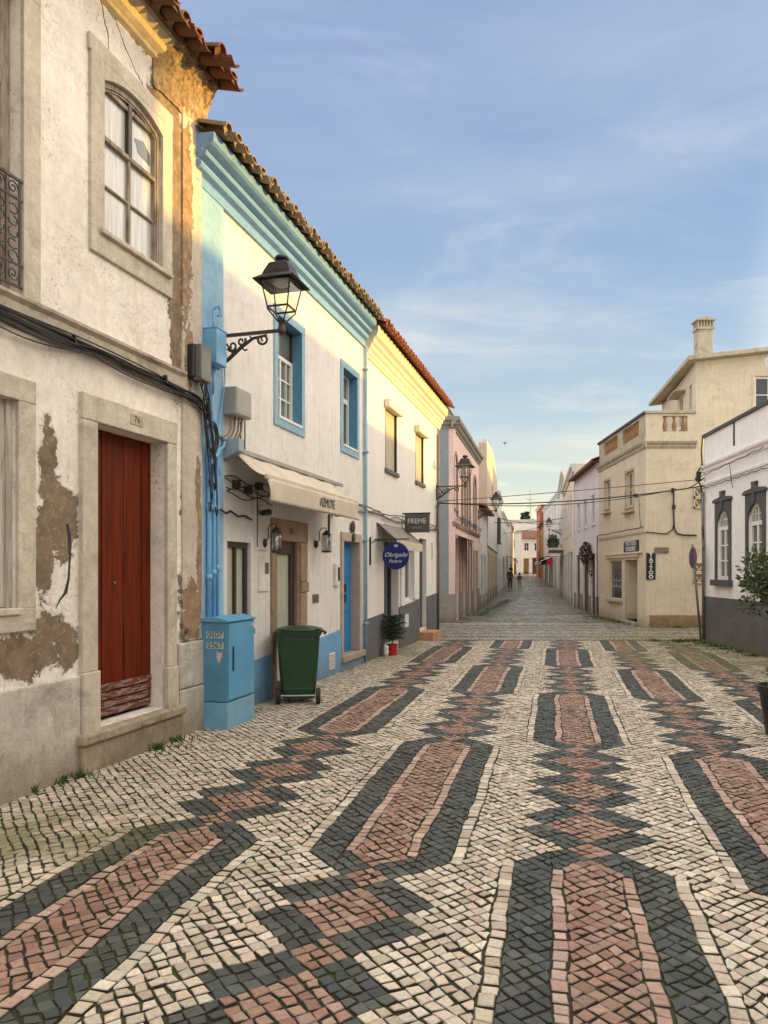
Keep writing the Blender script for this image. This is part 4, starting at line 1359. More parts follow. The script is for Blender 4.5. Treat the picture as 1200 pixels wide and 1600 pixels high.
# blue pipes on the pilaster
rr = random.Random(31)
pipes = empty('painted_pipes', PB, A_BL, 'blue painted conduits climbing the corner strip above the blue cabinet', 'pipes')
for i, x in enumerate((0.12, 0.215, 0.30)):
    mb = MB(); top = 2.72 + i * 0.09
    pts = [(x, -0.062, 0.9), (x, -0.062, 1.9), (x, -0.062, top)]
    for k in range(7):
        a = k / 6 * math.pi / 2
        pts.append((x + 0.13 * math.sin(a) * (0.6 + 0.3 * i), -0.062, top + 0.11 * (1 - math.cos(a)) + 0.09))
    mb.tube(pts, 0.026 if i != 2 else 0.018, n=10)
    for z in (1.55 + i * 0.05, 2.3): mb.tube([(x, -0.062, z), (x, -0.062, z + 0.07)], 0.034 if i != 2 else 0.024, n=10)
    mb.build('pipe', M['blue_pipe'], pipes, smooth=True)
mb = MB()
for k in range(7):
    x0_ = rr.uniform(0.08, 0.4); pts = []
    for i in range(14):
        f = i / 13
        pts.append((x0_ + 0.08 * math.sin(f * 5 + k) + (0.0 if k % 2 else 0.1 * f), -0.045 - 0.01 * (k % 3), 4.0 - f * rr.uniform(1.24, 1.3)))
    mb.tube(pts, 0.0075, n=6)
mb.build('painted_cable', M['blue_pipe'], pipes, smooth=True)
# dark cables hanging in loops beside the pilaster
mb = MB()
for k in range(9):
    pts = []; x0_ = -0.04 + rr.uniform(-0.05, 0.05); bot = rr.uniform(2.2, 2.75); w_ = rr.uniform(0.06, 0.14)
    for i in range(28):
        f = i / 27
        pts.append((x0_ + w_ * math.sin(f * math.pi) * 0.9 + 0.13 * f, -0.09 - 0.015 * (k % 4) , 3.42 - (3.42 - bot) * math.sin(min(1, f * 1.12) * math.pi * 0.5 + 0.0) * (1.0 if f < 0.8 else 1 - (f - 0.8) * 0.5)))
    mb.tube(pts, rr.choice([0.004, 0.006, 0.0075]), n=6)
for k in range(4):
    pts = []; q = 0.12 + 0.014 * k
    for i in range(26):
        a = i / 25 * 2 * math.pi
        pts.append((0.10 + q * 0.75 * math.cos(a), -0.10 - 0.006 * k, 3.08 + q * 1.05 * math.sin(a)))
    mb.tube(pts, 0.0065, n=6)
for k in range(5):
    pts = [(-0.13 + 0.03 * k, -0.10, 3.66)]
    for i in range(1, 10): pts.append((-0.13 + 0.03 * k + 0.012 * i + rr.uniform(-.008, .008), -0.10 + rr.uniform(-.01, .01), 3.66 - i * 0.045))
    mb.tube(pts, 0.009, n=6)
pts = [(0.2, -0.06, 2.32), (0.35, -0.075, 2.33), (0.5, -0.06, 2.30), (0.62, -0.05, 2.34), (0.8, -0.05, 2.29), (1.0, -0.04, 2.31), (1.2, -0.03, 2.28)]
mb.tube(pts, 0.014, n=6)
o = mb.build('hanging_cables', M['cable'])
o.location = PB; o.rotation_euler = (0, 0, A_BL)
tag(o, 'tangle of black cables hanging in loops beside the blue corner strip', 'cables')

# boxes near the corner
o_ = empty('splice_box', bl(-0.17, 0.0, 3.62), A_BL, 'black and grey cable box at the corner of the peeling house', 'cable box')
mb = MB(); mb.box(-0.11, 0.11, -0.12, -0.005, 0.0, 0.36); mb.build('case', M['black_box'], o_, bevel=0.03, segs=3)
mb = MB(); mb.box(-0.10, 0.11, -0.19, -0.118, 0.0, 0.35); mb.build('lid', M['bronze_box'], o_, bevel=0.012)
mb = MB(); mb.box(-0.09, 0.10, -0.195, -0.10, -0.012, 0.012); mb.build('label_strip', M['sand_stone'], o_)
o_ = empty('junction_box', bl(0.14, 0.0, 3.86), A_BL, 'small blue painted junction box on the corner strip beside the wall lantern', 'junction box')
mb = MB(); mb.box(-0.09, 0.13, -0.19, -0.03, 0.0, 0.37); mb.build('case', M['blue_pipe'], o_, bevel=0.008)
mb = MB(); mb.box(-0.095, 0.135, -0.195, -0.028, 0.37, 0.385); mb.build('lid', M['blue_pipe'], o_, bevel=0.004)
mb = MB(); mb.cyl((0.02, -0.09, 0.0), (0.02, -0.09, -0.30), 0.012); mb.cyl((0.02, -0.09, 0.37), (0.02, -0.09, 0.62), 0.012)
mb.tube([(0.02, -0.09, 0.6), (0.05, -0.12, 0.66), (0.10, -0.13, 0.63), (0.10, -0.13, 0.56), (0.06, -0.12, 0.55)], 0.014)
mb.build('conduit', M['blue_pipe'], o_, smooth=True)
o_ = empty('meter_cabinet', bl(0.68, 0.0, 3.41), A_BL, 'grey metal meter cabinet on the white wall above the beige awning', 'meter cabinet')
mb = MB(); mb.box(-0.19, 0.19, -0.19, 0.0, 0.0, 0.31); mb.build('case', M['grey_box'], o_, bevel=0.012)
mb = MB(); mb.box(-0.175, 0.175, -0.197, -0.188, 0.015, 0.295); mb.build('door', M['grey_box'], o_, bevel=0.004)
for i, x in enumerate((-0.12, -0.04, 0.05, 0.12)):
    mb = MB(); mb.tube([(x, -0.10, 0.0), (x, -0.09, -0.14), (x - 0.03, -0.07, -0.22), (x - 0.10, -0.05, -0.26 - 0.02 * i), (x - 0.2, -0.05, -0.27 - 0.02 * i)], 0.013, n=8)
    mb.build('conduit', M['pink_stone'], o_, smooth=True)
mb = MB(); mb.cyl((0.34, -0.03, 0.15), (0.34, -0.03, -0.42), 0.008); mb.cyl((0.23, -0.03, 0.0), (0.23, -0.03, -0.42), 0.008)
mb.build('wire', M['cable'], o_)

# beige awning
aw = empty('beige_awning', bl(0, 0, 0), A_BL, 'beige canvas awning with dark lettering over the glazed brown door', 'awning')
OF, ZF, XA, XB = 0.50, 2.715, 0.60, 3.88
mb = MB()
mb.box(XA, 4.32, -0.12, 0.0, 3.04, 3.07); mb.box(XA, 4.32, -0.13, -0.11, 3.01, 3.07)
mb.build('cassette', M['grey_box'], aw, bevel=0.01)
mb = MB(); mb.prism_x([(0.0, 2.90), (-0.22, 3.0), (-0.22, 3.14), (0.0, 3.14)], 0.50, 0.63)
mb.build('end_cap', simple('grey blue end cap', (0.30, 0.36, 0.40), 0.5), aw, bevel=0.008)
mb = MB(); NX, NY = 40, 8; vs = []
for j in range(NY + 1):
    for i in range(NX + 1):
        f = j / NY; x = XA + (XB - XA) * i / NX
        sag = -0.035 * math.sin(f * math.pi) * (1 + 0.4 * math.sin(x * 5))
        vs.append((x + (0.0 if j < NY else 0.0), -0.12 - (OF - 0.12) * f, 3.0 - (3.0 - ZF) * f + sag + 0.006 * math.sin(x * 9 + j)))
mb.add(vs, [(j * (NX + 1) + i, j * (NX + 1) + i + 1, (j + 1) * (NX + 1) + i + 1, (j + 1) * (NX + 1) + i) for j in range(NY) for i in range(NX)])
cn = mb.build('canopy', M['awning'], aw, smooth=True, solid=0.004)
mb = MB(); mb.box(XA - 0.02, XB + 0.02, -OF - 0.03, -OF + 0.01, ZF - 0.03, ZF + 0.025); mb.build('front_bar', M['awning'], aw, bevel=0.008)
mb = MB(); vs = []; NX, NY = 60, 8
for j in range(NY + 1):
    for i in range(NX + 1):
        f = j / NY; x = XA + (XB - XA) * i / NX
        e = math.exp(-(x - XA) / 0.12) + math.exp(-(XB - x) / 0.14)
        vs.append((x, -OF - 0.032 - 0.03 * f * math.sin(x * 3.1) * 0.4 - 0.018 * e * math.sin(f * 4.0 + x * 9), ZF - 0.02 - 0.25 * f - 0.008 * e))
mb.add(vs, [(j * (NX + 1) + i, (j + 1) * (NX + 1) + i, (j + 1) * (NX + 1) + i + 1, j * (NX + 1) + i + 1) for j in range(NY) for i in range(NX)])
vl = mb.build('valance', M['awning'], aw, smooth=True, solid=0.004)
mb = MB(); mb.tube([(XA + (XB - XA) * i / 30, -OF - 0.036, ZF - 0.272) for i in range(31)], 0.005, n=5); mb.build('hem', M['cable_grey'], vl)
text('AZMOTE', 0.17, 'lettering', M['ink'], vl, (2.45, -OF - 0.052, ZF - 0.145), FACE, 0.002, sx=0.85)
for x in (XA + 0.25, XB - 0.25):
    mb = MB(); mb.tube([(x, -0.10, 2.92), (x + 0.18, -0.30, 2.80), (x, -OF + 0.02, ZF - 0.01)], 0.016, n=6); mb.build('arm', M['grey_box'], aw)
# cables and clutter under the awning
mb = MB()
for k in range(5):
    pts = []
    for i in range(20):
        f = i / 19
        pts.append((0.52 + f * 1.2, -0.03 - 0.01 * k, 2.72 - 0.05 * k + 0.03 * math.sin(f * 9 + k * 2)))
    mb.tube(pts, 0.008, n=5)
mb.tube([(1.35, -0.03, 2.75), (1.37, -0.03, 2.4), (1.36, -0.03, 1.95)], 0.006)
for x, z in ((0.75, 2.62), (1.05, 2.58), (1.35, 2.66)): mb.box(x, x + 0.09, -0.07, 0.0, z, z + 0.09)
o = mb.build('wall_cables', M['iron_brown']); o.location = PB; o.rotation_euler = (0, 0, A_BL)
tag(o, 'brown cables and small boxes on the wall beneath the beige awning', 'cables')
# spot lamps
for i, (s, z) in enumerate(((1.42, 2.38), (4.10, 2.56))):
    e = empty('spot_lamp', bl(s, 0.0, z), A_BL, ['small black spot lamp on the wall left of the glazed brown door', 'small white spot lamp on a bracket between awning end and blue door'][i], 'lamp', 'small spot lamps on the white wall')
    mb = MB(); mb.box(-0.03, 0.03, -0.02, 0.0, -0.04, 0.04); mb.cyl((0, -0.02, 0), (0, -0.09, 0.0), 0.012); mb.build('bracket', M['metal'], e)
    mb = MB(); mb.cyl((-0.07, -0.10, -0.01), (0.09, -0.12, 0.01), 0.035, 0.042, n=14); mb.build('head', M['iron'] if i == 0 else M['metal'], e, bevel=0.004)
mb = MB(); mb.box(-0.008, 0.008, -0.03, -0.005, -0.52, 0.0)
e = mb.build('iron_rod', M['iron']); e.location = bl(3.95, 0.0, 2.55); e.rotation_euler = (0, 0, A_BL)
tag(e, 'short black iron rod on the wall left of the blue door', 'iron rod')


def small_lantern(s, z, label):
    e = empty('wall_lantern', bl(s, 0.0, z), A_BL, label, 'wall lamp', 'small round wall lanterns beside the glazed door')
    mb = MB(); mb.lathe([(0.001, -0.0), (0.06, 0), (0.06, 0.02), (0.03, 0.04), (0.001, 0.04)], n=14)
    b = mb.build('backplate', M['iron_brown'], e); b.rotation_euler = (R(90), 0, 0); b.location = (0, 0, -0.04)
    mb = MB(); mb.tube([(0, -0.03, -0.02), (0, -0.07, 0.03), (0, -0.06, 0.14), (0, -0.10, 0.20), (0, -0.17, 0.20), (0, -0.18, 0.15)], 0.008, n=6); mb.build('arm', M['iron_brown'], e, smooth=True)
    mb = MB(); mb.lathe([(0.02, 0.16), (0.05, 0.13), (0.075, 0.10), (0.07, 0.095), (0.01, 0.10)], (0, -0.18, 0), n=14); mb.build('cap', M['iron_brown'], e, smooth=True)
    mb = MB(); mb.lathe([(0.06, 0.09), (0.072, 0.0), (0.066, -0.14), (0.06, -0.14), (0.064, 0.0), (0.055, 0.09)], (0, -0.18, 0), n=14); mb.build('glass', M['lantern_glass'], e, smooth=True)
    mb = MB(); mb.lathe([(0.001, -0.17), (0.07, -0.165), (0.074, -0.14), (0.001, -0.135)], (0, -0.18, 0), n=14)
    for k in range(6):
        a = k * math.pi / 3
        mb.cyl((0.071 * math.cos(a), -0.18 + 0.071 * math.sin(a), -0.15), (0.066 * math.cos(a), -0.18 + 0.066 * math.sin(a), 0.10), 0.005, n=5)
    mb.build('cage', M['iron_brown'], e)
    mb = MB(); mb.cyl((0, -0.18, -0.13), (0, -0.18, -0.02), 0.014); mb.lathe([(0.001, -0.02), (0.02, -0.01), (0.022, 0.02), (0.001, 0.05)], (0, -0.18, 0), n=10); mb.build('bulb', M['white_pvc'], e, smooth=True)


small_lantern(1.60, 2.05, 'small iron lantern left of the sandstone framed glazed door')
small_lantern(3.40, 2.10, 'small iron lantern between the sandstone framed door and the blue door')

# ------------------------------------------------------------------ CAFE HOUSE (second house of the terrace)
cafe = empty('cafe_house', bl(L1), A_BL, 'white house with sunlit cream cornice, orange roof tiles and dark grey plinth', 'house')
L2 = 6.48
mb = MB()
holes = [(1.45, 2.35, 3.72, 4.95, 0.10), (4.05, 4.90, 3.78, 4.93, 0.10), (1.36, 2.50, 0.15, 2.28, 0.3), (2.90, 3.78, 1.0, 2.12, 0.14), (4.42, 5.22, 0.26, 2.45, 0.25)]
holed_wall(mb, 0.0, L2, -0.05, 5.95, holes)
shell(mb, 0.0, L2, -0.05, 5.95, 6.2)
mb.build('wall', M['white_wall2'], cafe)
prof = [(0.0, 5.46), (0.03, 5.47), (0.035, 5.52), (0.06, 5.55), (0.06, 5.60), (0.10, 5.64), (0.11, 5.70), (0.15, 5.73), (0.16, 5.80), (0.22, 5.84), (0.24, 5.92), (0.25, 6.02), (0.0, 6.04)]
co_ = cornice(cafe, 0.02, L2 + 0.20, prof, M['cream_cornice']); co_.rotation_euler = (0, 0.019, 0); co_.location = (0, 0, 0.125)
rf_ = tile_roof('roof', M['tile_red'], cafe, 0.04, L2 + 0.1, -0.40, 6.03, pitch=0.215, r=0.08, slope=22, courses=3, seed=14, jag=0.012, plane_len=3.0); rf_.rotation_euler = (0, 0.019, 0); rf_.location = (0, 0, 0.125)
for a, b in ((0.0, 1.36), (2.50, 4.42), (5.22, L2)):
    za, zb = 0.76 + 0.05 * a, 0.76 + 0.05 * b
    mb = MB(); mb.add([(a, -0.02, -0.05), (b, -0.02, -0.05), (b, -0.02, zb), (a, -0.02, za), (a, 0, -0.05), (b, 0, -0.05), (b, 0, zb), (a, 0, za)], [(0, 1, 2, 3), (3, 2, 6, 7), (1, 5, 6, 2), (0, 3, 7, 4)])
    mb.build('plinth', M['grey_low'], cafe)
for a, b, c, d in ((1.45, 2.35, 3.72, 4.95), (4.05, 4.90, 3.78, 4.93)):
    mb = MB(); mb.box(a - 0.10, b + 0.10, -0.13, 0.0, d - 0.02, d + 0.15); bx = mb.build('shutter_box', M['cream_cornice'], cafe, bevel=0.03, segs=3)
    mb = MB()
    for k in range(int((d - c) / 0.05)): mb.box(a + 0.03, b - 0.03, 0.045, 0.06, c + 0.02 + k * 0.05, c + 0.066 + k * 0.05)
    mb.build('roller_shutter', M['shutter_roll'], cafe, bevel=0.006)
    mb = MB(); mb.box(a, a + 0.03, -0.004, 0.08, c, d); mb.box(b - 0.03, b, -0.004, 0.08, c, d); mb.build('shutter_rail', M['brown_frame'], cafe)
    mb = MB(); mb.box(a - 0.05, b + 0.05, -0.05, 0.07, c - 0.08, c + 0.004); mb.build('sill', M['grey_low'], cafe, bevel=0.006)
window(cafe, 1.36, 2.50, 0.15, 2.28, 0.16, cols=2, rows=2, fw=0.09, frame=M['door_dark'], pane=M['glass'], name='door', split=[1.85])['label'] = 'dark glazed cafe door under the grey awning'
window(cafe, 2.90, 3.78, 1.0, 2.12, 0.07, cols=2, rows=1, fw=0.06, frame=M['white_pvc'], pane=M['glass'], name='window')
mb = MB(); mb.box(2.62, 2.88, -0.04, 0.0, 0.9, 2.2); mb.box(3.80, 4.30, -0.04, 0.0, 1.0, 2.2); mb.box(2.60, 4.32, -0.05, 0.0, 2.2, 2.34)
mb.build('pilaster_trim', M['white_wall2'], cafe, bevel=0.01)
mb = MB(); mb.box(4.44, 5.20, 0.10, 0.16, 0.27, 2.44); mb.box(4.54, 5.10, 0.09, 0.105, 1.4, 2.3); mb.build('door', M['door_dark'], cafe, bevel=0.006)['label'] = 'plain dark door with brick step'
mb = MB(); mb.box(4.36, 5.28, -0.36, 0.1, -0.05, 0.20); mb.build('doorstep', M['wood_step'], cafe, bevel=0.008)
mb = MB(); mb.box(2.95, 3.28, -0.032, -0.018, 0.42, 0.70); mb.build('wall_vent', M['white_pvc'], cafe)
mb = MB(); mb.box(5.75, 5.95, -0.012, 0.0, 1.95, 2.42); pl_ = mb.build('wall_plaque', M['white_pvc'], cafe)
mb = MB()
for k in range(6): mb.box(5.79, 5.91, -0.014, -0.011, 1.99 + k * 0.07, 2.03 + k * 0.07)
mb.build('plaque_marks', M['cable_grey'], pl_)
# grey drainpipe at the far end
mb = MB(); mb.cyl((6.44, -0.05, 0.05), (6.44, -0.05, 5.3), 0.035, n=10); mb.build('downpipe', M['cable_grey'], cafe, smooth=True)
mb = MB(); mb.box(0.52, 1.3, -0.015, 0.0, 2.23, 2.62); mb.build('fuse_panel', M['white_wall'], cafe, bevel=0.004)
# grey awning
ga = empty('grey_awning', bl(L1), A_BL, 'small grey canvas awning over the dark cafe door', 'awning')
mb = MB()
vs = []; NX, NY = 20, 5; xa, xb = 0.80, 2.95
for j in range(NY + 1):
    for i in range(NX + 1):
        f = j / NY; vs.append((xa + (xb - xa) * i / NX, -0.42 * f, 2.60 - 0.36 * f - 0.02 * math.sin(f * 3.14) + 0.004 * math.sin(i * 1.3)))
mb.add(vs, [(j * (NX + 1) + i, j * (NX + 1) + i + 1, (j + 1) * (NX + 1) + i + 1, (j + 1) * (NX + 1) + i) for j in range(NY) for i in range(NX)])
mb.build('canopy', M['awning_grey'], ga, solid=0.006)
mb = MB(); mb.box(xa, xb, -0.425, -0.41, 2.08, 2.245); mb.build('valance', M['awning'], ga, bevel=0.004)
mb = MB(); mb.tube([(xa, 0, 2.60), (xa, -0.42, 2.245), (xa, 0, 2.245)], 0.012); mb.tube([(xb, 0, 2.60), (xb, -0.42, 2.245), (xb, 0, 2.245)], 0.012); mb.build('frame', M['iron'], ga)
# blade sign board
sg = empty('hanging_board_sign', bl(L1 + 2.85, 0, 2.50), A_BL, 'brown grey board sign with pale letters FREME jutting from the cafe wall', 'sign')
mb = MB(); mb.box(-0.05, 0.05, -0.60, -0.06, 0.0, 0.40); mb.build('board', M['sign_brown'], sg, bevel=0.006)
mb = MB(); mb.box(-0.015, 0.015, -0.62, 0.0, 0.40, 0.43); mb.build('bracket', M['iron'], sg)
text('FREME', 0.155, 'lettering', M['sign_white'], sg, (-0.053, -0.33, 0.24), (R(90), 0, R(-90)), 0.002, sx=0.95)
text('SHOP', 0.08, 'small_lettering', M['metal'], sg, (-0.053, -0.33, 0.10), (R(90), 0, R(-90)), 0.002)
# round sign
rs = empty('round_hanging_sign', bl(L1 + 0.66, 0.0, 1.95), A_BL, 'round dark blue sign with white script Obrigado on a wall bracket', 'sign')
mb = MB(); mb.lathe([(0.001, -0.012), (0.245, -0.012), (0.262, 0.0), (0.245, 0.012), (0.001, 0.012)], n=40)
b = mb.build('disc', M['sign_blue'], rs, smooth=False); b.location = (0, -0.43, 0); b.rotation_euler = (R(90), 0, R(90))
text('Obrigado', 0.115, 'lettering', M['sign_white'], rs, (-0.0145, -0.43, 0.015), (R(90), 0, R(-90)), 0.0015, shear=0.35)
text('Padaria', 0.085, 'small_lettering', M['sign_white'], rs, (-0.0145, -0.42, -0.105), (R(90), 0, R(-90)), 0.0015, shear=0.35)
mb = MB(); mb.lathe([(0.018, -0.001), (0.024, -0.001), (0.024, 0.002), (0.018, 0.002)], n=16); mb.box(0.035, 0.042, -0.03, 0.03, -0.001, 0.002)
b = mb.build('emblem', M['sign_white'], rs); b.location = (-0.0145, -0.43, 0.185); b.rotation_euler = (R(90), 0, R(-90))
mb = MB(); mb.box(-0.01, 0.01, -0.70, 0.0, 0.30, 0.32); mb.cyl((0, -0.35, 0.25), (0, -0.35, 0.31), 0.006); mb.cyl((0, -0.51, 0.25), (0, -0.51, 0.31), 0.006)
mb.box(-0.30, -0.27, -0.03, 0.0, -0.18, 0.34); mb.tube([(-0.285, -0.02, 0.22), (-0.2, -0.14, 0.31), (0.0, -0.2, 0.31)], 0.008)
mb.build('bracket', M['iron'], rs)

# wires clipped along the terrace front
mb = MB()
for k in range(3):
    pts = []
    for i in range(50):
        f = i / 49; s = 4.0 + f * 8.2
        pts.append((s, -0.05 - 0.015 * k, 2.72 + 0.04 * k + 0.03 * math.sin(s * 2.2 + k) + (0.04 * math.sin(s * 5) if k == 1 else 0)))
    mb.tube(pts, 0.012 if k else 0.018, n=6)
o = mb.build('wall_cables', M['cable_grey']); o.location = PB; o.rotation_euler = (0, 0, A_BL)
tag(o, 'grey cables clipped along the terrace wall above the blue door and grey awning', 'cables')

# ------------------------------------------------------------------ street lanterns


def street_lantern(loc, rz, label, group='cast iron wall lanterns along the street', scale=1.0, reach=0.776):
    e = empty('street_lantern', loc, rz, label, 'street lamp', group)
    e.scale = (scale,) * 3
    y = -reach
    mb = MB(); mb.box(-0.03, 0.03, -0.02, 0.0, -0.36, 0.06); mb.build('wall_plate', M['iron_brown'], e, bevel=0.004)
    mb = MB()
    mb.box(-0.016, 0.016, y + 0.02, 0.0, -0.016, 0.016)
    mb.tube([(0, -0.01, -0.33), (0, -0.13, -0.27), (0, -0.30, -0.14), (0, -0.44, -0.055), (0, -0.60, -0.035)], [0.023, 0.022, 0.020, 0.017, 0.013], n=8)

    def spiral(cy, cz, r0, turns, st, dirn=1, th=0.0155):
        pts = []
        for i in range(30):
            f = i / 29; a = st + dirn * f * turns * 2 * math.pi; q = r0 * (1 - 0.78 * f)
            pts.append((0, cy + q * math.cos(a), cz + q * math.sin(a)))
        mb.tube(pts, [th * (1 - 0.4 * i / 29) for i in range(30)], n=6)
    spiral(-0.56, -0.075, 0.065, 1.3, 0.4, -1)
    spiral(-0.30, -0.075, 0.052, 1.2, 2.6, 1)
    spiral(-0.19, -0.12, 0.06, 1.1, -0.4, -1)
    spiral(-0.07, -0.22, 0.05, 1.2, 1.2, 1)
    mb.tube([(0, -0.02, -0.03), (0, -0.10, -0.07), (0, -0.17, -0.15), (0, -0.20, -0.22)], 0.012, n=6)
    mb.tube([(0, -0.30, -0.14), (0, -0.34, -0.18), (0, -0.37, -0.17)], 0.010, n=6)
    mb.tube([(0, -0.40, -0.03), (0, -0.43, -0.07), (0, -0.40, -0.09)], 0.010, n=6)
    mb.build('bracket', M['iron_brown'], e, smooth=False)
    mb = MB(); mb.lathe([(0.012, -0.05), (0.035, -0.03), (0.045, 0.02), (0.036, 0.03), (0.03, 0.085), (0.055, 0.10)], (0, y, 0), n=12); mb.build('socket', M['iron_brown'], e, smooth=True)
    # lantern cage: square, tapering down
    bz, tz = 0.23, 0.50; bw, tw = 0.115, 0.165
    mb = MB()
    for sx in (-1, 1):
        for sy in (-1, 1):
            mb.tube([(sx * 0.03, y + sy * 0.03, 0.09), (sx * bw, y + sy * bw, bz - 0.02), (sx * bw, y + sy * bw, bz), (sx * tw, y + sy * tw, tz)], 0.0085, n=5)
    for q, z in ((bw, bz), (tw, tz)):
        for sx in (-1, 1):
            mb.box(sx * q - 0.008, sx * q + 0.008, y - q, y + q, z - 0.008, z + 0.010)
            mb.box(-q, q, y + sx * q - 0.008, y + sx * q + 0.008, z - 0.009, z + 0.011)
    mb.build('cage', M['iron'], e)
    mb = MB()
    for sx, sy in ((1, 0), (-1, 0), (0, 1), (0, -1)):
        if sx: mb.quad((sx * bw, y - bw, bz), (sx * bw, y + bw, bz), (sx * tw, y + tw, tz), (sx * tw, y - tw, tz))
        else: mb.quad((-bw, y + sy * bw, bz), (bw, y + sy * bw, bz), (tw, y + sy * tw, tz), (-tw, y + sy * tw, tz))
    mb.build('glass', M['lantern_glass'], e)
    mb = MB()
    q4 = math.sqrt(2)
    mb.lathe([(0.155 * q4, 0.55), (0.235 * q4, 0.492), (0.235 * q4, 0.505), (0.160 * q4, 0.565), (0.150 * q4, 0.60), (0.105 * q4, 0.70), (0.085 * q4, 0.715), (0.04, 0.72)], (0, y, 0), n=4, rot=math.pi / 4)
    mb.lathe([(0.05, 0.712), (0.05, 0.745), (0.075, 0.755), (0.080, 0.775), (0.055, 0.80), (0.02, 0.808)], (0, y, 0), n=16)
    mb.build('roof', M['iron'], e, bevel=0.003)
    mb = MB(); mb.lathe([(0.02, 0.55), (0.09, 0.54), (0.10, 0.50), (0.06, 0.475), (0.01, 0.47)], (0, y, 0), n=14); mb.build('lamp_head', M['grey_box'], e, smooth=True)
    return e


street_lantern(bl(0.36, 0.02, 4.24), A_BL, 'large black iron lantern on a scrolled bracket at the blue corner strip')
street_lantern(bl(12.22, 0.0, 3.90), A_BL, 'black iron lantern at the far end of the white cafe house', scale=1.0)

# ------------------------------------------------------------------ cabinet and bin
cab = empty('utility_cabinet', bl(-0.01, 0.0, 0.0), A_BL, 'blue street utility cabinet stencilled with white numbers beside the corner strip', 'utility cabinet')
mb = MB(); mb.box(0.0, 0.64, -0.345, -0.035, -0.05, 0.275); mb.build('base', M['cab_base'], cab, bevel=0.006)
mb = MB(); mb.box(0.004, 0.636, -0.341, -0.035, 0.283, 1.115); bd_ = mb.build('body', M['cab_shaded'], cab, bevel=0.006)
mb = MB(); mb.prism_x([(-0.03, 1.118), (-0.36, 1.118), (-0.362, 1.135), (-0.20, 1.175), (-0.03, 1.16)], -0.012, 0.65); mb.build('top', M['cab_blue'], cab, bevel=0.004)
mb = MB(); mb.box(0.025, 0.615, -0.352, -0.341, 0.30, 1.10); d_ = mb.build('door', M['cab_blue'], cab, bevel=0.004)
mb = MB(); mb.box(0.10, 0.13, -0.360, -0.351, 0.60, 0.86); mb.build('handle', M['black_box'], d_, bevel=0.006)
mb = MB(); mb.box(0.54, 0.60, -0.356, -0.351, 1.04, 1.075); mb.build('badge', M['sticker'], d_)
for z in (0.40, 0.98):
    mb = MB(); mb.cyl((0.628, -0.35, z - 0.03), (0.628, -0.35, z + 0.03), 0.009, n=8); mb.build('hinge', M['cab_shaded'], cab)
for z, s in ((0.985, '0507'), (0.875, '2567')):
    mb = MB(); mb.box(0.0005, 0.0035, -0.30, -0.10, z - 0.035, z + 0.035); st = mb.build('number_sticker', simple('number sticker', (0.42, 0.50, 0.52), 0.7, var=0.25, scale=30), cab)
    text(s, 0.085, 'number', M['ink'], st, (-0.0005, -0.20, z), (R(90), 0, R(-90)), 0.0005, sx=1.05)
mb = MB(); mb.add([(0.0025, -0.29, 0.80), (0.0025, -0.24, 0.80), (0.0025, -0.225, 0.82), (0.0025, -0.215, 0.82), (0.0025, -0.22, 0.75), (0.0025, -0.235, 0.70), (0.0025, -0.25, 0.69), (0.0025, -0.27, 0.74)], [tuple(range(8))])
mb.build('torn_sticker', M['sticker'], cab)

wb = empty('wheelie_bin', (-1.085, 9.40, 0.0), R(4), 'dark green plastic wheelie bin against the white wall beside the blue cabinet', 'wheelie bin')
mb = MB()
zs = [(0.075, 0.20, 0.20), (0.17, 0.215, 0.235), (0.55, 0.245, 0.27), (0.86, 0.265, 0.30)]
vs = []
for z, hx, hy in zs:
    c_ = 0.035
    vs += [(-hx + c_, -hy, z), (hx - c_, -hy, z), (hx, -hy + c_, z), (hx, hy - c_, z), (hx - c_, hy, z), (-hx + c_, hy, z), (-hx, hy - c_, z), (-hx, -hy + c_, z)]
fs = []
for j in range(3):
    for i in range(8): fs.append((j * 8 + i, j * 8 + (i + 1) % 8, (j + 1) * 8 + (i + 1) % 8, (j + 1) * 8 + i))
fs += [tuple(range(8))[::-1], tuple(range(24, 32))]
mb.add(vs, fs)
mb.add([(-0.20, -0.195, 0.06), (0.20, -0.195, 0.06), (0.20, 0.19, 0.06), (-0.20, 0.19, 0.06), (-0.205, -0.215, 0.17), (0.205, -0.215, 0.17), (0.205, 0.20, 0.17), (-0.205, 0.20, 0.17)],
       [(0, 3, 2, 1), (4, 5, 6, 7), (0, 1, 5, 4), (1, 2, 6, 5), (2, 3, 7, 6), (3, 0, 4, 7)])
mb.box(-0.285, 0.285, -0.315, 0.315, 0.858, 0.895)
mb.build('body', M['bin_green'], wb, bevel=0.010, segs=2)
mb = MB()
vs = []; NX, NY = 12, 12
for j in range(NY + 1):
    for i in range(NX + 1):
        a, b = i / NX * 2 - 1, j / NY * 2 - 1
        vs.append((a * 0.295, b * 0.325, 0.905 + 0.05 * (1 - abs(a) ** 4) * (1 - abs(b) ** 4)))
mb.add(vs, [(j * 13 + i, j * 13 + i + 1, (j + 1) * 13 + i + 1, (j + 1) * 13 + i) for j in range(12) for i in range(12)])
mb.box(-0.297, 0.297, -0.328, 0.327, 0.885, 0.907)
mb.build('lid', M['bin_lid'], wb, smooth=False, bevel=0.004)
mb = MB(); mb.tube([(0.22, -0.33, 0.93), (0.26, -0.37, 0.93), (0.31, -0.37, 0.92), (0.34, -0.33, 0.90), (0.33, -0.25, 0.88)], 0.016, n=8)
mb.tube([(-0.22, -0.33, 0.93), (-0.2, -0.37, 0.925), (0.2, -0.37, 0.925), (0.22, -0.33, 0.93)], 0.014, n=8)
mb.build('handle', M['bin_lid'], wb, smooth=True)
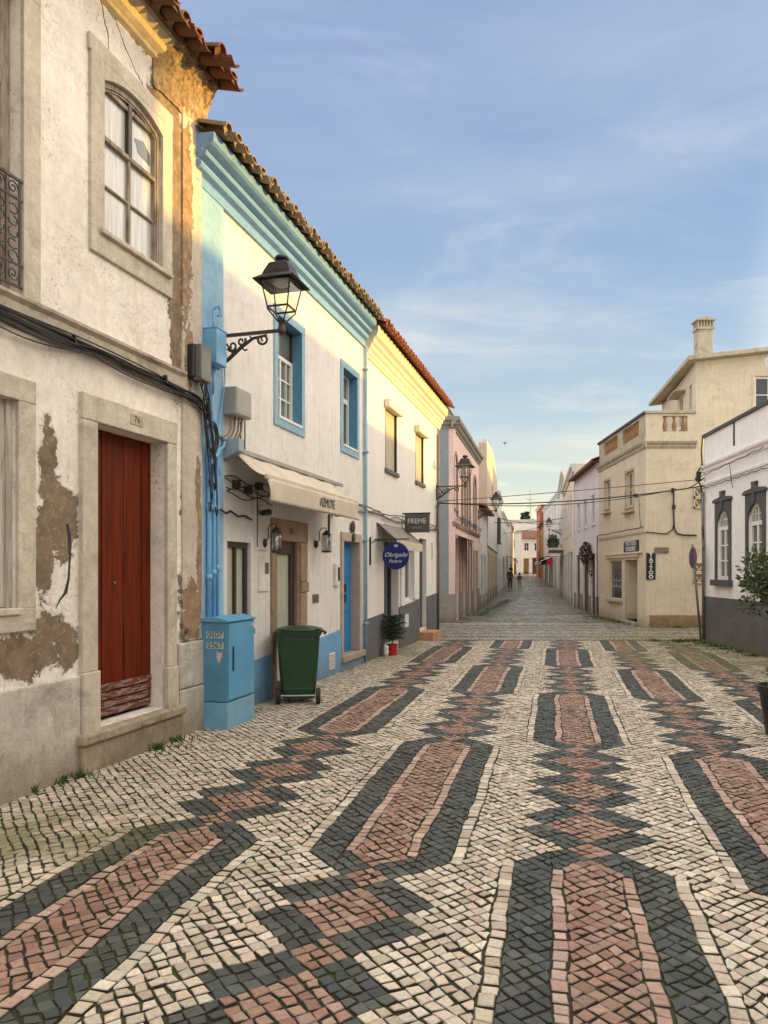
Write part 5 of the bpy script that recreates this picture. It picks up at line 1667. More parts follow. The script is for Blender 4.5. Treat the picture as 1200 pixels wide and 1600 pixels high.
mb = MB(); mb.cyl((-0.25, -0.215, 0.10), (0.25, -0.215, 0.10), 0.012); mb.build('axle', M['metal'], wb)
mb = MB(); mb.box(-0.19, 0.19, -0.300, -0.27, 0.80, 0.84); mb.box(-0.262, 0.262, -0.318, -0.30, 0.845, 0.862); mb.box(-0.17, -0.155, -0.262, -0.235, 0.30, 0.62); mb.box(0.155, 0.17, -0.262, -0.235, 0.30, 0.62); mb.build('moulded_rib', M['bin_green'], wb, bevel=0.004)
mb = MB(); mb.box(-0.16, 0.16, -0.24, -0.20, 0.175, 0.20); mb.build('foot_bar', M['bin_lid'], wb, bevel=0.005)
for sx in (-1, 1):
    mb = MB(); mb.lathe([(0.045, -0.025), (0.09, -0.028), (0.10, -0.02), (0.10, 0.02), (0.09, 0.028), (0.045, 0.025)], n=22)
    w_ = mb.build('wheel', M['rubber'], wb, bevel=0.004); w_.location = (sx * 0.248, -0.215, 0.10); w_.rotation_euler = (0, R(90), 0)
    mb = MB(); mb.lathe([(0.001, -0.018), (0.046, -0.022), (0.046, 0.022), (0.001, 0.018)], n=16); mb.build('hub', M['bin_lid'], w_)

# ------------------------------------------------------------------ potted fir by the cafe door
rr = random.Random(9)
pf = empty('potted_fir', tuple(bl(L1 + 1.25, 0.20)), 0, 'small dark fir in a red pot against the grey cafe plinth', 'potted plant')
mb = MB(); mb.lathe([(0.001, 0), (0.085, 0), (0.105, 0.20), (0.112, 0.20), (0.112, 0.225), (0.095, 0.225), (0.09, 0.19), (0.001, 0.19)], n=22); mb.build('pot', M['red_pot'], pf, smooth=False)
mb = MB(); mb.tube([(0, 0, 0.18), (0.01, 0, 0.5), (0, 0.01, 0.90)], [0.014, 0.01, 0.004]); mb.build('trunk', M['bark'], pf)
mb = MB()
for k in range(120):
    z = 0.30 + 0.58 * (k / 150); L = (0.24 - 0.12 * abs(z - 0.5)) * rr.uniform(0.45, 1.15) + 0.02; a = k * 2.4
    for i in range(16):
        f = (i + 1) / 16; p = Vector((math.cos(a) * L * f, math.sin(a) * L * f, z + 0.05 * f))
        for q in (-1, 1):
            d = Vector((math.cos(a + q * 0.9), math.sin(a + q * 0.9), rr.uniform(-.5, .5))) * 0.05
            s_ = Vector((0, 0, 0.007)); mb.add([p - s_, p + d, p + s_], [(0, 1, 2)])
mb.build('foliage', M['leaf_dark'], pf)
vz = empty('white_vase', tuple(bl(L1 + 1.02, 0.14)), 0, 'small white pot standing behind the red pot of the fir', 'pot')
mb = MB(); mb.lathe([(0.001, 0), (0.04, 0), (0.055, 0.08), (0.045, 0.17), (0.052, 0.21), (0.042, 0.21), (0.035, 0.15), (0.001, 0.1)], n=18); mb.build('vessel', M['white_pvc'], vz, smooth=True)

# roof weeds
for i, (s, h, n_) in enumerate(((-0.25, 0.32, 6), (0.65, 0.16, 7), (1.2, 0.24, 6), (1.75, 0.14, 5))):
    mb = MB()
    for k in range(n_):
        b = rr.uniform(-0.10, 0.10); L = h * rr.uniform(0.5, 1.1); t_ = rr.uniform(-0.12, 0.12)
        mb.tube([(b * 0.3, 0, 0), (b * 0.6 + t_ * 0.3, 0, L * 0.5), (b + t_, 0, L)], [0.004, 0.003, 0.0015], n=4)
        for q in range(3): mb.tube([(b * 0.6 + t_ * 0.3, 0, L * (0.5 + q * 0.1)), (b * 0.6 + t_ * 0.3 + rr.uniform(-.06, .06), 0.02, L * (0.66 + q * 0.12))], 0.002, n=3)
    o = mb.build('roof_weed', M['dry_grass']); o.location = bl(s, 0.10 if i else 0.02, 6.33 if i else 6.28); o.rotation_euler = (0, 0, A_BL)
    tag(o, ['tall dry weed growing between the two roofs at the corner', 'low dry weed tuft on the lichen tiles nearest the corner', 'tallest dry weed on the lichen tiles', 'smallest weed tuft, farthest along the lichen tiles'][i], 'weed', 'dry weeds on the roof tiles')

weeds('wall_weeds', [(-1.94 + .955 * .10 - .297 * 0.62, 7.78 - .297 * .14 - .955 * 0.62, 1.2), (-1.94 + .955 * .12 - .297 * 0.95, 7.78 - .297 * .14 - .955 * 0.95, 1.6), (-1.94 + .955 * .10 - .297 * 1.98, 7.78 - .955 * 1.98, 0.8), (-2.5, 5.72, 0.5), (-2.62, 5.5, 0.4)],
      M['grass'], 'green weeds along the foot of the peeling house by its doorstep', n=70, h=0.06, spread=0.07)
# ------------------------------------------------------------------ WHITE HOUSE, right
A_WH = R(-95.25)
wh = empty('white_corner_house', (7.70, 17.70, 0), A_WH, 'low white house with charcoal plinth and dark framed arched windows', 'house')
LW = 3.78
mb = MB()
WN = [(0.90, 1.62, 1.46, 3.02, 0.12), (2.66, 3.38, 1.46, 3.02, 0.12)]
holed_wall(mb, 0.0, LW, -0.05, 4.86, WN)
shell(mb, 0.0, LW, -0.05, 4.86, 7.0)
mb.build('wall', M['white_house'], wh)
mb = MB(); mb.box(-0.022, LW, -0.022, 0.3, -0.05, 1.06); mb.build('plinth', M['grey_low_r'], wh, bevel=0.006)
for (o0, z0, o1, z1) in ((0.05, 3.70, 0.05, 3.77), (0.10, 4.08, 0.13, 4.18)):
    pass
cornice(wh, -0.06, LW, [(0.0, 4.02), (0.03, 4.03), (0.035, 4.09), (0.08, 4.13), (0.09, 4.18), (0.0, 4.22)], M['white_house'], 'upper_moulding')
cornice(wh, -0.03, LW, [(0.0, 3.70), (0.03, 3.71), (0.035, 3.76), (0.0, 3.79)], M['white_house'], 'lower_moulding')
mb = MB(); mb.box(-0.03, LW, -0.05, 0.35, 4.86, 4.93); mb.build('coping', M['charcoal_trim'], wh, bevel=0.005)
mb = MB(); mb.box(1.85, 1.93, -0.012, 0.0, 4.36, 4.86); mb.build('parapet_strip', M['charcoal_trim'], wh)
for i, (a, b, c, d, t_) in enumerate(WN):
    e = None
    mb = MB()
    mb.box(a - 0.12, a, -0.03, 0.01, c, 3.22); mb.box(b, b + 0.12, -0.03, 0.01, c, 3.22)
    arch_plate(mb, a, b, 2.66, 3.222, 0.355, -0.029, 0.0)
    mb.prism_y([(a - 0.20, 3.22), (b + 0.20, 3.22), (b + 0.20, 3.26), (b + 0.10, 3.30), ((a + b) / 2 + 0.12, 3.32), ((a + b) / 2 + 0.09, 3.38), ((a + b) / 2 + 0.13, 3.45), ((a + b) / 2 - 0.13, 3.45), ((a + b) / 2 - 0.09, 3.38), ((a + b) / 2 - 0.12, 3.32), (a - 0.10, 3.30), (a - 0.20, 3.26)], -0.06, 0.0)
    mb.prism_y([((a + b) / 2 - 0.05, 3.04), ((a + b) / 2 + 0.05, 3.04), ((a + b) / 2 + 0.07, 3.22), ((a + b) / 2 - 0.07, 3.22)], -0.06, -0.03)
    mb.build('window_surround', M['charcoal_trim'], wh, bevel=0.006)
    mb = MB(); mb.box(a - 0.19, b + 0.19, -0.11, 0.1, 1.33, 1.465); mb.build('sill', M['charcoal_trim'], wh, bevel=0.01)
    w_ = window(wh, a, b, c, 2.66, 0.03, cols=2, rows=3, fw=0.085, pane=M['glass_grey'])
    mb = MB(); arch_plate(mb, a, b, 2.66, 3.02, 0.355, 0.03, 0.05)
    mb.quad((a, 0.11, 2.6), (b, 0.11, 2.6), (b, 0.11, 3.02), (a, 0.11, 3.02))
    mb.build('fanlight_backing', M['white_house'], wh)
    mb = MB(); arch_band(mb, a, b, 2.60, 2.66, 0.355, 0.055, 0.04, 0.105)
    mb.box(a, b, 0.04, 0.10, 2.60, 2.66); mb.box((a + b) / 2 - .02, (a + b) / 2 + .02, 0.05, 0.10, 2.66, 2.98)
    mb.box(a + 0.05, b - 0.05, 0.055, 0.10, 2.80, 2.82)
    for q in (-0.17, 0.17): mb.box((a + b) / 2 + q - .01, (a + b) / 2 + q + .01, 0.055, 0.10, 2.66, 2.93)
    mb.build('fanlight', M['white_pvc'], w_)
    g = MB(); g.quad((a + .03, 0.095, 2.64), (b - .03, 0.095, 2.64), (b - .06, 0.095, 2.85), (a + .06, 0.095, 2.85)); g.quad((a + .06, 0.095, 2.85), (b - .06, 0.095, 2.85), (b - .2, 0.095, 2.98), (a + .2, 0.095, 2.98)); g.build('fan_pane', M['glass_grey'], w_)
mb = MB(); mb.tube([(0.06, -0.05, 3.55), (0.06, -0.05, 2.6), (0.10, -0.05, 2.3), (0.10, -0.05, 0.03)], 0.035, n=8); mb.build('downpipe', M['cable_grey'], wh, smooth=True)
mb = MB(); mb.tube([(-0.02, -0.03, 4.86), (-0.03, -0.05, 4.5), (0.0, -0.05, 4.2), (-0.04, -0.14, 4.05), (-0.05, -0.16, 3.9), (0.03, -0.08, 3.7), (0.05, -0.06, 3.0), (0.12, -0.05, 2.15)], 0.022, n=7)
for k in range(7): mb.tube([(-0.05 + rr.uniform(-.06, .06), -0.12 + rr.uniform(-.05, .05), 3.95 + rr.uniform(-.12, .12)) for _ in range(6)], 0.02, n=5)
mb.tube([(0.0 + i * 0.126, -0.04 - 0.01 * (i % 2), 3.64 + 0.012 * math.sin(i * 1.7)) for i in range(30)], 0.011, n=5)
mb.tube([(0.0 + i * 0.126, -0.10, 3.92 + 0.004 * i + 0.012 * math.sin(i * 1.1)) for i in range(30)], 0.009, n=5)
mb.tube([(1.9, -0.10, 3.98), (1.92, -0.09, 3.8), (1.86, -0.05, 3.6), (1.88, -0.03, 3.45)], 0.008, n=5)
o = mb.build('corner_cables', M['cable']); o.location = wh.location; o.rotation_euler = wh.rotation_euler
tag(o, 'black cables knotted at the near top corner of the white house with charcoal plinth', 'cables')

e = empty('townhouse', (21.0, 25.5, 0), R(-90), 'plain cream house far down the crossing lane to the right', 'house')
mb = MB(); holed_wall(mb, 0, 11, -0.05, 5.15, [(2, 3, 1, 2.4), (6, 7, 1, 2.4)]); shell(mb, 0, 11, -0.05, 5.15, 5); mb.build('wall', M['cream_far'], e)
for a in (2, 6): window(e, a, a + 1, 1, 2.4, 0.1)
# taller neighbour nearer the camera, just outside the picture: it shades the square
for nm, p, L, HH, lab, mt in (('townhouse', (7.35, 13.92), 6.3, 5.70, 'pale two storey townhouse next to the low white house, towards the viewer', 'white_house'), ('townhouse', (6.75, 7.55), 9.5, 7.12, 'cream two storey townhouse facing the peeling old house', 'cream_far'), ('townhouse', (5.9, -2.2), 12.0, 7.6, 'cream townhouse behind the viewer on the right of the square', 'cream_far')):
    e = empty(nm, (*p, 0), A_WH, lab, 'house')
    mb = MB()
    hs = []
    x = 0.8
    while x + 1.2 < L:
        hs.append((x, x + 0.95, 3.6, 5.0, 0.15)); hs.append((x, x + 1.0, -0.05 if int(x) % 2 else 0.9, 2.3, 0.15)); x += 2.1
    holed_wall(mb, 0, L, -0.05, HH, hs); shell(mb, 0, L, -0.05, HH, 9)
    mb.build('wall', M[mt], e)
    cornice(e, 0, L, [(0, HH - 0.4), (0.05, HH - 0.38), (0.12, HH - 0.2), (0.14, HH - 0.02), (0, HH)], M[mt])
    for h_ in hs:
        window(e, h_[0], h_[1], h_[2], h_[3], 0.1, cols=2, rows=2, pane=M['glass'])
        surround(e, h_[0], h_[1], h_[2], h_[3], 0.1, -0.02, M['old_stone'], bottom=False)

# ------------------------------------------------------------------ BEIGE CORNER HOUSE
bg_ = empty('beige_corner_house', (7.75, 21.80, 0), 0.0, 'beige corner house with balustraded terrace, upper storey and a slotted chimney', 'house')
FR_L = 5.42
FR_LOC = (0.202, 5.42, 0); FR_ROT = (0, 0, R(-92.137))


def on_front(o):
    o.location = FR_LOC; o.rotation_euler = FR_ROT
    return o


XW = 9.0
mb = MB(); holed_wall(mb, 0, XW, -0.05, 5.42, []); mb.quad((0.2, 5.42, -0.05), (0.2, 5.42, 5.42), (XW, 5.42, 5.42), (XW, 5.42, -0.05)); mb.quad((0, 0, 5.42), (XW, 0, 5.42), (XW, 5.42, 5.42), (0.2, 5.42, 5.42))
mb.build('side_wall', M['beige_wall'], bg_)
FW = [(0.82, 1.50, 3.89, 4.86, 0.16), (3.42, 4.24, 3.71, 4.82, 0.16), (1.38, 2.95, 0.70, 2.02, 0.12), (3.28, 4.62, 0.10, 2.02, 0.55)]
mb = MB(); holed_wall(mb, 0, FR_L, -0.05, 5.42, FW); on_front(mb.build('front_wall', M['beige_wall'], bg_))
for a, b, c, d, _ in FW[:2]:
    on_front(window(bg_, a, b, c, d, 0.08, cols=2, rows=2, fw=0.06, frame=M['cream_frame'], pane=M['glass_grey']))
    on_front(surround(bg_, a, b, c, d, 0.09, -0.015, M['beige_trim'], bottom=False))
    mb = MB(); mb.box(a - 0.14, b + 0.14, -0.13, 0.05, c - 0.20, c - 0.14); mb.box(a - 0.08, b + 0.08, -0.05, 0.05, c - 0.06, c); on_front(mb.build('window_ledge', M['beige_trim'], bg_, bevel=0.006))
sw = on_front(window(bg_, 1.38, 2.95, 0.70, 2.02, 0.06, cols=1, rows=1, fw=0.05, frame=M['beige_wall'], pane=M['glass'], name='shop_window'))
mb = MB()
for i, z in enumerate((1.30, 1.10)):
    for k in range(5 + i):
        x = 1.62 + k * 0.22; mb.tube([(x, 0.055, z), (x + 0.07, 0.055, z + 0.15 - 0.2 * (k % 2) * 0.3), (x + 0.13, 0.055, z + 0.01)], 0.008, n=4)
for k in range(6): mb.box(1.50, 2.80, 0.05, 0.056, 1.74 + k * 0.035, 1.755 + k * 0.035)
for k in range(6): mb.box(1.55, 1.95, 0.05, 0.056, 1.42 + k * 0.04, 1.435 + k * 0.04)
mb.build('window_lettering', M['metal'], sw)
mb = MB(); mb.box(1.30, 3.02, -0.10, 0.05, 0.62, 0.70); on_front(mb.build('sill', M['beige_trim'], bg_, bevel=0.01))
mb = MB(); mb.box(1.15, 4.75, -0.05, 0.0, 2.10, 2.20); mb.box(0.95, 5.1, -0.08, 0.0, 2.20, 2.26); on_front(mb.build('shop_lintel', M['beige_wall'], bg_, bevel=0.008))
on_front(window(bg_, 3.30, 4.60, 0.10, 2.02, 0.50, cols=2, rows=2, fw=0.09, frame=M['cream_frame'], pane=M['glass_grey'], name='door'))['label'] = 'recessed cream shop door'
mb = MB(); mb.box(3.24, 4.66, -0.10, 0.5, -0.05, 0.10); on_front(mb.build('doorstep', M['old_stone'], bg_, bevel=0.01))
cornice_f = MB(); cornice_f.prism_x([(0.01, 2.78), (-0.03, 2.80), (-0.05, 2.86), (-0.05, 2.92), (0.01, 2.94)], 0.0, FR_L + 0.04); on_front(cornice_f.build('string_course', M['beige_wall'], bg_))
mb = MB(); mb.box(0.12, 1.62, -0.025, 0.0, -0.05, 0.36); mb.build('side_base', M['orange_stone'], bg_, bevel=0.008)
mb = MB(); mb.box(1.625, XW, -0.025, 0.0, -0.05, 0.36); mb.build('side_base', M['orange_stone'], bg_, bevel=0.008)
# terrace cornice and parapet
pc = [(0.01, 5.30), (-0.03, 5.31), (-0.05, 5.36), (-0.05, 5.40), (-0.10, 5.44), (-0.12, 5.50), (0.01, 5.52)]
mb = MB(); mb.prism_x(pc, -0.10, 1.48); mb.build('cornice', M['beige_trim'], bg_)
mb = MB(); mb.prism_x(pc, -0.02, FR_L + 0.10); on_front(mb.build('cornice', M['beige_trim'], bg_))
# side parapet with one opening
mb = MB(); holed_wall(mb, 0.0, 1.48, 5.50, 6.33, [(0.50, 1.24, 5.80, 6.26, 0.15)]); mb.quad((0, 0.15, 5.5), (0, 0.15, 5.8), (1.48, 0.15, 5.8), (1.48, 0.15, 5.5)); mb.quad((0, 0.15, 5.8), (0, 0.15, 6.33), (0.5, 0.15, 6.33), (0.5, 0.15, 5.8)); mb.quad((1.24, 0.15, 5.8), (1.24, 0.15, 6.33), (1.48, 0.15, 6.33), (1.48, 0.15, 5.8))
mb.build('parapet', M['beige_wall'], bg_)
mb = MB(); mb.box(-0.05, 1.48, -0.06, 0.2, 6.33, 6.41); mb.build('coping', M['beige_trim'], bg_, bevel=0.008)
bal_prof = [(0.035, 0.0), (0.05, 0.02), (0.045, 0.06), (0.07, 0.15), (0.062, 0.22), (0.035, 0.33), (0.032, 0.38), (0.05, 0.42), (0.05, 0.46)]
for x in (0.60, 0.87, 1.14):
    mb = MB(); mb.lathe(bal_prof, (x, 0.07, 5.80), n=12); mb.build('baluster', M['baluster'], bg_, smooth=True)
OP = [(0.72, 2.46, 5.80, 6.26, 0.15), (3.06, 4.76, 5.80, 6.26, 0.15)]
mb = MB(); holed_wall(mb, 0.0, FR_L, 5.50, 6.33, OP)
for a, b in ((0, 0.72), (2.46, 3.06), (4.76, FR_L)): mb.quad((a, 0.15, 5.8), (a, 0.15, 6.33), (b, 0.15, 6.33), (b, 0.15, 5.8))
mb.quad((0, 0.15, 5.5), (0, 0.15, 5.8), (FR_L, 0.15, 5.8), (FR_L, 0.15, 5.5))
on_front(mb.build('parapet', M['beige_trim'], bg_))
mb = MB(); mb.box(-0.05, FR_L + 0.05, -0.06, 0.2, 6.33, 6.405); on_front(mb.build('coping', M['charcoal_trim'], bg_, bevel=0.008))
for a, b, _, _, _ in OP:
    for k in range(7):
        mb = MB(); mb.lathe(bal_prof, (a + 0.12 + k * (b - a - 0.24) / 6, 0.07, 5.80), n=10); on_front(mb.build('baluster', M['baluster'], bg_, smooth=True))
# terrace furniture: washing pole bits
# upper storey with a splayed wall
UP = [(1.48, 0.0), (XW, 0.0), (XW, 6.0), (2.75, 6.0)]
mb = MB()
z0, zt = 5.42, 7.95
holed_wall(mb, 1.48, XW, z0, 7.86, [(3.23, 4.5, 6.35, 7.44, 0.12)])
mb.add([(1.48, 0, 7.86), (XW, 0, 7.86), (XW, 0, 8.69)], [(0, 1, 2)])
mb.quad((XW, 0, z0), (XW, 6, z0), (XW, 6, 8.69), (XW, 0, 8.69)); mb.quad((2.75, 6, z0), (2.75, 6, zt), (XW, 6, 8.69), (XW, 6, z0))
mb.build('upper_wall', M['beige_wall'], bg_)
LS = math.hypot(1.27, 6.0); AS = math.atan2(-6.0, -1.27)
SW_ = [(3.55, 4.15, 6.35, 7.3, 0.1), (5.15, 5.60, 6.45, 7.35, 0.1)]
mb = MB(); holed_wall(mb, 0.0, LS, z0, 7.87, SW_)


def on_splay(o):
    o.location = (2.75, 6.0, 0); o.rotation_euler = (0, 0, AS)
    return o


on_splay(mb.build('splayed_wall', M['beige_wall'], bg_))
for a, b, c, d, _ in SW_:
    on_splay(window(bg_, a, b, c, d, 0.05, cols=1, rows=2, fw=0.05, frame=M['cream_frame'], pane=M['glass_grey']))
    mb = MB(); mb.box(a - 0.06, b + 0.06, -0.06, 0.02, c - 0.08, c); on_splay(mb.build('sill', M['white_pvc'], bg_))
mb = MB(); mb.box(3.3, 4.6, -0.35, 0.0, 7.38, 7.42); on_splay(mb.build('window_canopy', M['beige_trim'], bg_))
window(bg_, 3.23, 4.5, 6.35, 7.44, 0.06, cols=3, rows=2, fw=0.07, pane=M['glass'])
surround(bg_, 3.23, 4.5, 6.35, 7.44, 0.08, -0.015, M['beige_wall'], bottom=True)
mb = MB()   # roof slab, rising to the right
rp = [(1.13, -0.35), (XW + 0.2, -0.35), (XW + 0.2, 6.3), (2.35, 6.3)]
vs = []
for lv in (0.0, 0.13):
    for x, y in rp: vs.append((x, y, 7.82 + lv + (x - 1.1) * 0.112))
mb.add(vs, [(0, 3, 2, 1), (4, 5, 6, 7), (0, 1, 5, 4), (1, 2, 6, 5), (2, 3, 7, 6), (3, 0, 4, 7)])
rf = mb.build('roof', M['beige_trim'], bg_, bevel=0.01)
mb = MB(); mb.box(1.60, 2.04, 0.10, 0.42, 7.7, 8.90); mb.build('chimney', M['beige_trim'], rf, bevel=0.01)
mb = MB(); mb.box(1.56, 2.08, 0.06, 0.46, 8.86, 8.93)
for k in range(6):
    for yy in (0.08, 0.40): mb.box(1.585 + k * 0.086, 1.62 + k * 0.086, yy, yy + 0.04, 8.93, 9.12)
for k in range(3):
    for xx in (1.585, 2.015): mb.box(xx, xx + 0.035, 0.15 + k * 0.09, 0.185 + k * 0.09, 8.93, 9.12)
mb.box(1.68, 1.96, 0.18, 0.34, 8.93, 9.12)
mb.prism_y([(1.53, 9.12), (2.11, 9.12), (2.11, 9.15), (1.82, 9.24), (1.53, 9.15)], 0.03, 0.49)
mb.build('chimney_cap', M['beige_trim'], rf)
# pierced vent blocks
for z in (3.52, 1.30):
    mb = MB()
    zz = z
    for k in range(2):
        a, b, c, d = 1.42, 1.72, zz, zz + 0.31
        mb.box(a, b, -0.05, 0.0, c, c + 0.04); mb.box(a, b, -0.05, 0.0, d - 0.04, d); mb.box(a, a + 0.03, -0.05, 0.0, c, d); mb.box(b - 0.03, b, -0.05, 0.0, c, d)
        mb.tube([(a + .03, -0.03, d - 0.05), ((a + b) / 2, -0.03, c + 0.04)], 0.018, n=4); mb.tube([(b - .03, -0.03, d - 0.05), ((a + b) / 2, -0.03, c + 0.04)], 0.018, n=4)
        zz += 0.32
    v_ = mb.build('vent_block', M['beige_wall'], bg_)
    mb = MB(); mb.box(1.43, 1.71, -0.008, -0.002, z + 0.01, z + 0.62); mb.build('vent_backing', M['orange_stone'], v_)  # backing sheet in the darker orange stone behind the pierced openings
# signs on it
def sign(nm, loc, rz, w, h, label, board, t_=0.03):
    e = empty(nm, loc, rz, label, 'sign')
    mb = MB(); mb.box(-w / 2, w / 2, -t_, 0, -h / 2, h / 2); mb.build('board', board, e, bevel=0.004)
    return e


s1 = sign('tattoo_sign', (7.75 + 0.145, 21.80 - 0.01, 1.81), 0, 0.27, 0.78, 'narrow black upright sign reading TATTOO on the beige house corner', M['sign_black'])
for i, ch in enumerate('TATTOO'): text(ch, 0.15, 'letter', M['sign_white'], s1, (0, -0.032, 0.32 - i * 0.128), FACE, 0.002, sx=1.05, bold=0.006)
px_, py_ = 7.952 - 0.0373 * 4.05 - 0.012, 27.22 - 4.05
s2 = sign('shop_sign', (px_, py_, 2.44), FR_ROT[2], 1.5, 0.36, 'black sign reading TATTOO STUDIO above the recessed shop door', M['sign_black'])
text('TATTOO', 0.19, 'lettering', M['sign_white'], s2, (0, -0.032, 0.085), FACE, 0.002, sx=1.5, bold=0.005)
text('STUDIO', 0.19, 'lettering', M['sign_white'], s2, (0, -0.032, -0.085), FACE, 0.002, sx=1.5, bold=0.005)
s3 = sign('street_name_plate', (7.75 + 0.47, 21.79, 2.28), 0, 0.42, 0.17, 'brown marble street name plate on the beige side wall', M['marble'], 0.02)
# cables on the beige wall
mb = MB()
mb.tube([(1.50, -0.03, 2.72), (1.1, -0.03, 2.73), (0.92, -0.03, 2.78), (0.84, -0.03, 2.92), (0.82, -0.03, 3.3), (0.82, -0.03, 4.1)], 0.022, n=6)
mb.tube([(0.82, -0.035, 3.05), (0.78, -0.03, 2.88), (0.6, -0.03, 2.76), (0.2, -0.03, 2.80), (-0.02, -0.04, 2.82)], 0.016, n=6)
mb.box(0.78, 0.86, -0.07, 0, 3.50, 3.62); mb.box(0.76, 0.80, -0.09, 0, 3.98, 4.12)
o = mb.build('wall_cables', M['cable']); o.location = bg_.location
tag(o, 'thick black cable bending down the beige side wall', 'cables')
mb = MB()
mb.tube([(i * 0.1 * FR_L, -0.065, 2.97 + 0.012 * math.sin(i * 2)) for i in range(11)], 0.016, n=6)
mb.tube([(4.9, -0.04, 4.0), (4.95, -0.04, 3.4), (5.1, -0.04, 2.97)], 0.008, n=5)
mb.tube([(0.0, -0.065, 2.97), (-0.02, -0.065, 1.5), (-0.02, -0.06, 0.1)], 0.02, n=6)
mb.box(4.5, 4.65, -0.08, 0, 3.94, 4.04)
o = mb.build('wall_cables', M['cable']); o.location = (7.952, 27.22, 0); o.rotation_euler = FR_ROT
tag(o, 'black cable along the string course over the tattoo shop front', 'cables')

# parking sign
ps = empty('parking_sign', (7.56, 17.55, 0), 0, 'tilted round blue no parking sign on a thin grey pole by the white house corner', 'traffic sign')
mb = MB(); mb.cyl((0, 0, -0.05), (-0.20, 0.02, 2.30), 0.027, n=10); mb.build('pole', M['cable_grey'], ps, smooth=True)
mb = MB(); mb.lathe([(0.001, -0.008), (0.255, -0.008), (0.262, 0), (0.255, 0.008), (0.001, 0.008)], n=36)
d_ = mb.build('disc', simple('sign back grey brown', (0.16, 0.12, 0.11), 0.5), ps); d_.location = (-0.205, -0.03, 1.98); d_.rotation_euler = (R(90), 0, R(48)); d_.scale = (1, 1, 1)
mb = MB(); mb.lathe([(0.001, 0), (0.20, 0), (0.20, 0.003), (0.001, 0.003)], n=36)
mb.build('blue_face', simple('sign blue violet', (0.075, 0.05, 0.24), 0.4), d_).location = (0, 0, 0.008)
mb = MB(); mb.box(-0.19, 0.19, -0.02, 0.02, 0.0125, 0.015); bb = mb.build('red_bar', M['red_pot'], d_); bb.rotation_euler = (0, 0, R(45))

# ------------------------------------------------------------------ overhead wires


def wire(a, b, sag, r, label, nm='overhead_wire', mat='cable', group='overhead wires across the street', n=30, r2=0):
    mb = MB(); a, b = Vector(a), Vector(b); pts = []
    for i in range(n + 1):
        f = i / n; p = a.lerp(b, f); p.z -= 4 * sag * f * (1 - f); pts.append(p)
    mb.tube(pts, r, n=5)
    o = mb.build(nm, M[mat], None, smooth=True)
    return tag(o, label, 'wire', group)


cA = bl(12.2, -0.0, 3.46) + NB * 0.08
wire(cA, (7.66, 17.62, 3.70), 0.16, 0.016, 'thickest lower overhead wire from the cafe house to the white house corner')
wire(cA + Vector((0, 0, 0.05)), (7.64, 17.62, 3.86), 0.02, 0.009, 'thin upper overhead wire from the cafe house to the white house corner')
wire(cA + Vector((0, 0.05, 0.02)), (8.54, 21.74, 4.06), 0.24, 0.012, 'overhead wire sagging from the cafe house to the beige side wall')
wire((7.64, 17.60, 3.88), (8.55, 21.74, 4.10), 0.12, 0.016, 'short overhead cable from the white house corner to the beige side wall')
mb = MB()
for k in range(3):
    mb.tube([(12.2 + rr.uniform(-.03, .03), -0.06 - .02 * k, 3.46), (12.05, -0.06, 3.40 - 0.05 * k), (12.02 + .03 * k, -0.06, 3.1), (12.0 + .04 * k, -0.05, 2.8), (11.9, -0.05, 2.72 + .02 * k), (11.6, -0.05, 2.74)], 0.014, n=6)
mb.tube([(12.1, -0.05, 2.8), (12.18, -0.07, 2.68), (12.1, -0.06, 2.56), (12.16, -0.05, 2.3)], 0.012, n=5)
o = mb.build('wall_cables', M['cable']); o.location = PB; o.rotation_euler = (0, 0, A_BL)
tag(o, 'black cables curling at the far corner of the cafe house', 'cables')

for i, (a_, b_, s_, lab_) in enumerate((((6.4, 44.0, 4.6), (10.9, 44.6, 4.9), 0.15, 'nearest of the thin wires strung across the far street'), ((8.3, 54.0, 5.6), (13.1, 54.5, 5.2), 0.2, 'middle one of the thin wires strung across the far street'), ((9.9, 63.0, 4.9), (15.0, 64.0, 6.0), 0.2, 'farthest of the thin wires strung across the far street'))):
    wire(a_, b_, s_, 0.02, lab_)
# ------------------------------------------------------------------ PINK HOUSE
A_PK = R(76.977)
PK0 = Vector((2.20, 23.70, 0))
pk = empty('pink_house', PK0, A_PK, 'pink house with grey socle, grey blue corner pilaster and arched upper windows', 'house')
LP = 8.45
UPW = [(0.22, 1.00, 3.75, 5.50, 0.15), (2.45, 3.25, 3.65, 5.50, 0.15), (4.05, 4.85, 3.65, 5.50, 0.15), (6.3, 7.1, 3.65, 5.50, 0.15)]
DNW = [(0.55, 1.75, 0.05, 2.75, 0.2), (2.5, 3.7, 0.05, 2.75, 0.2), (4.5, 5.5, 0.05, 2.75, 0.2), (6.4, 7.6, 0.05, 2.75, 0.2)]
mb = MB(); holed_wall(mb, 0, LP, -0.05, 6.6, UPW + DNW)
mb.quad((LP, 0, 0), (LP, 6, 0), (LP, 6, 6.6), (LP, 0, 6.6)); mb.quad((0, 0, 6.6), (LP, 0, 6.6), (LP, 6, 6.6), (0, 6, 6.6))
mb.build('front_wall', M['pink_wall'], pk)


def pk_side(o):
    o.rotation_euler = (0, 0, -A_PK); return o


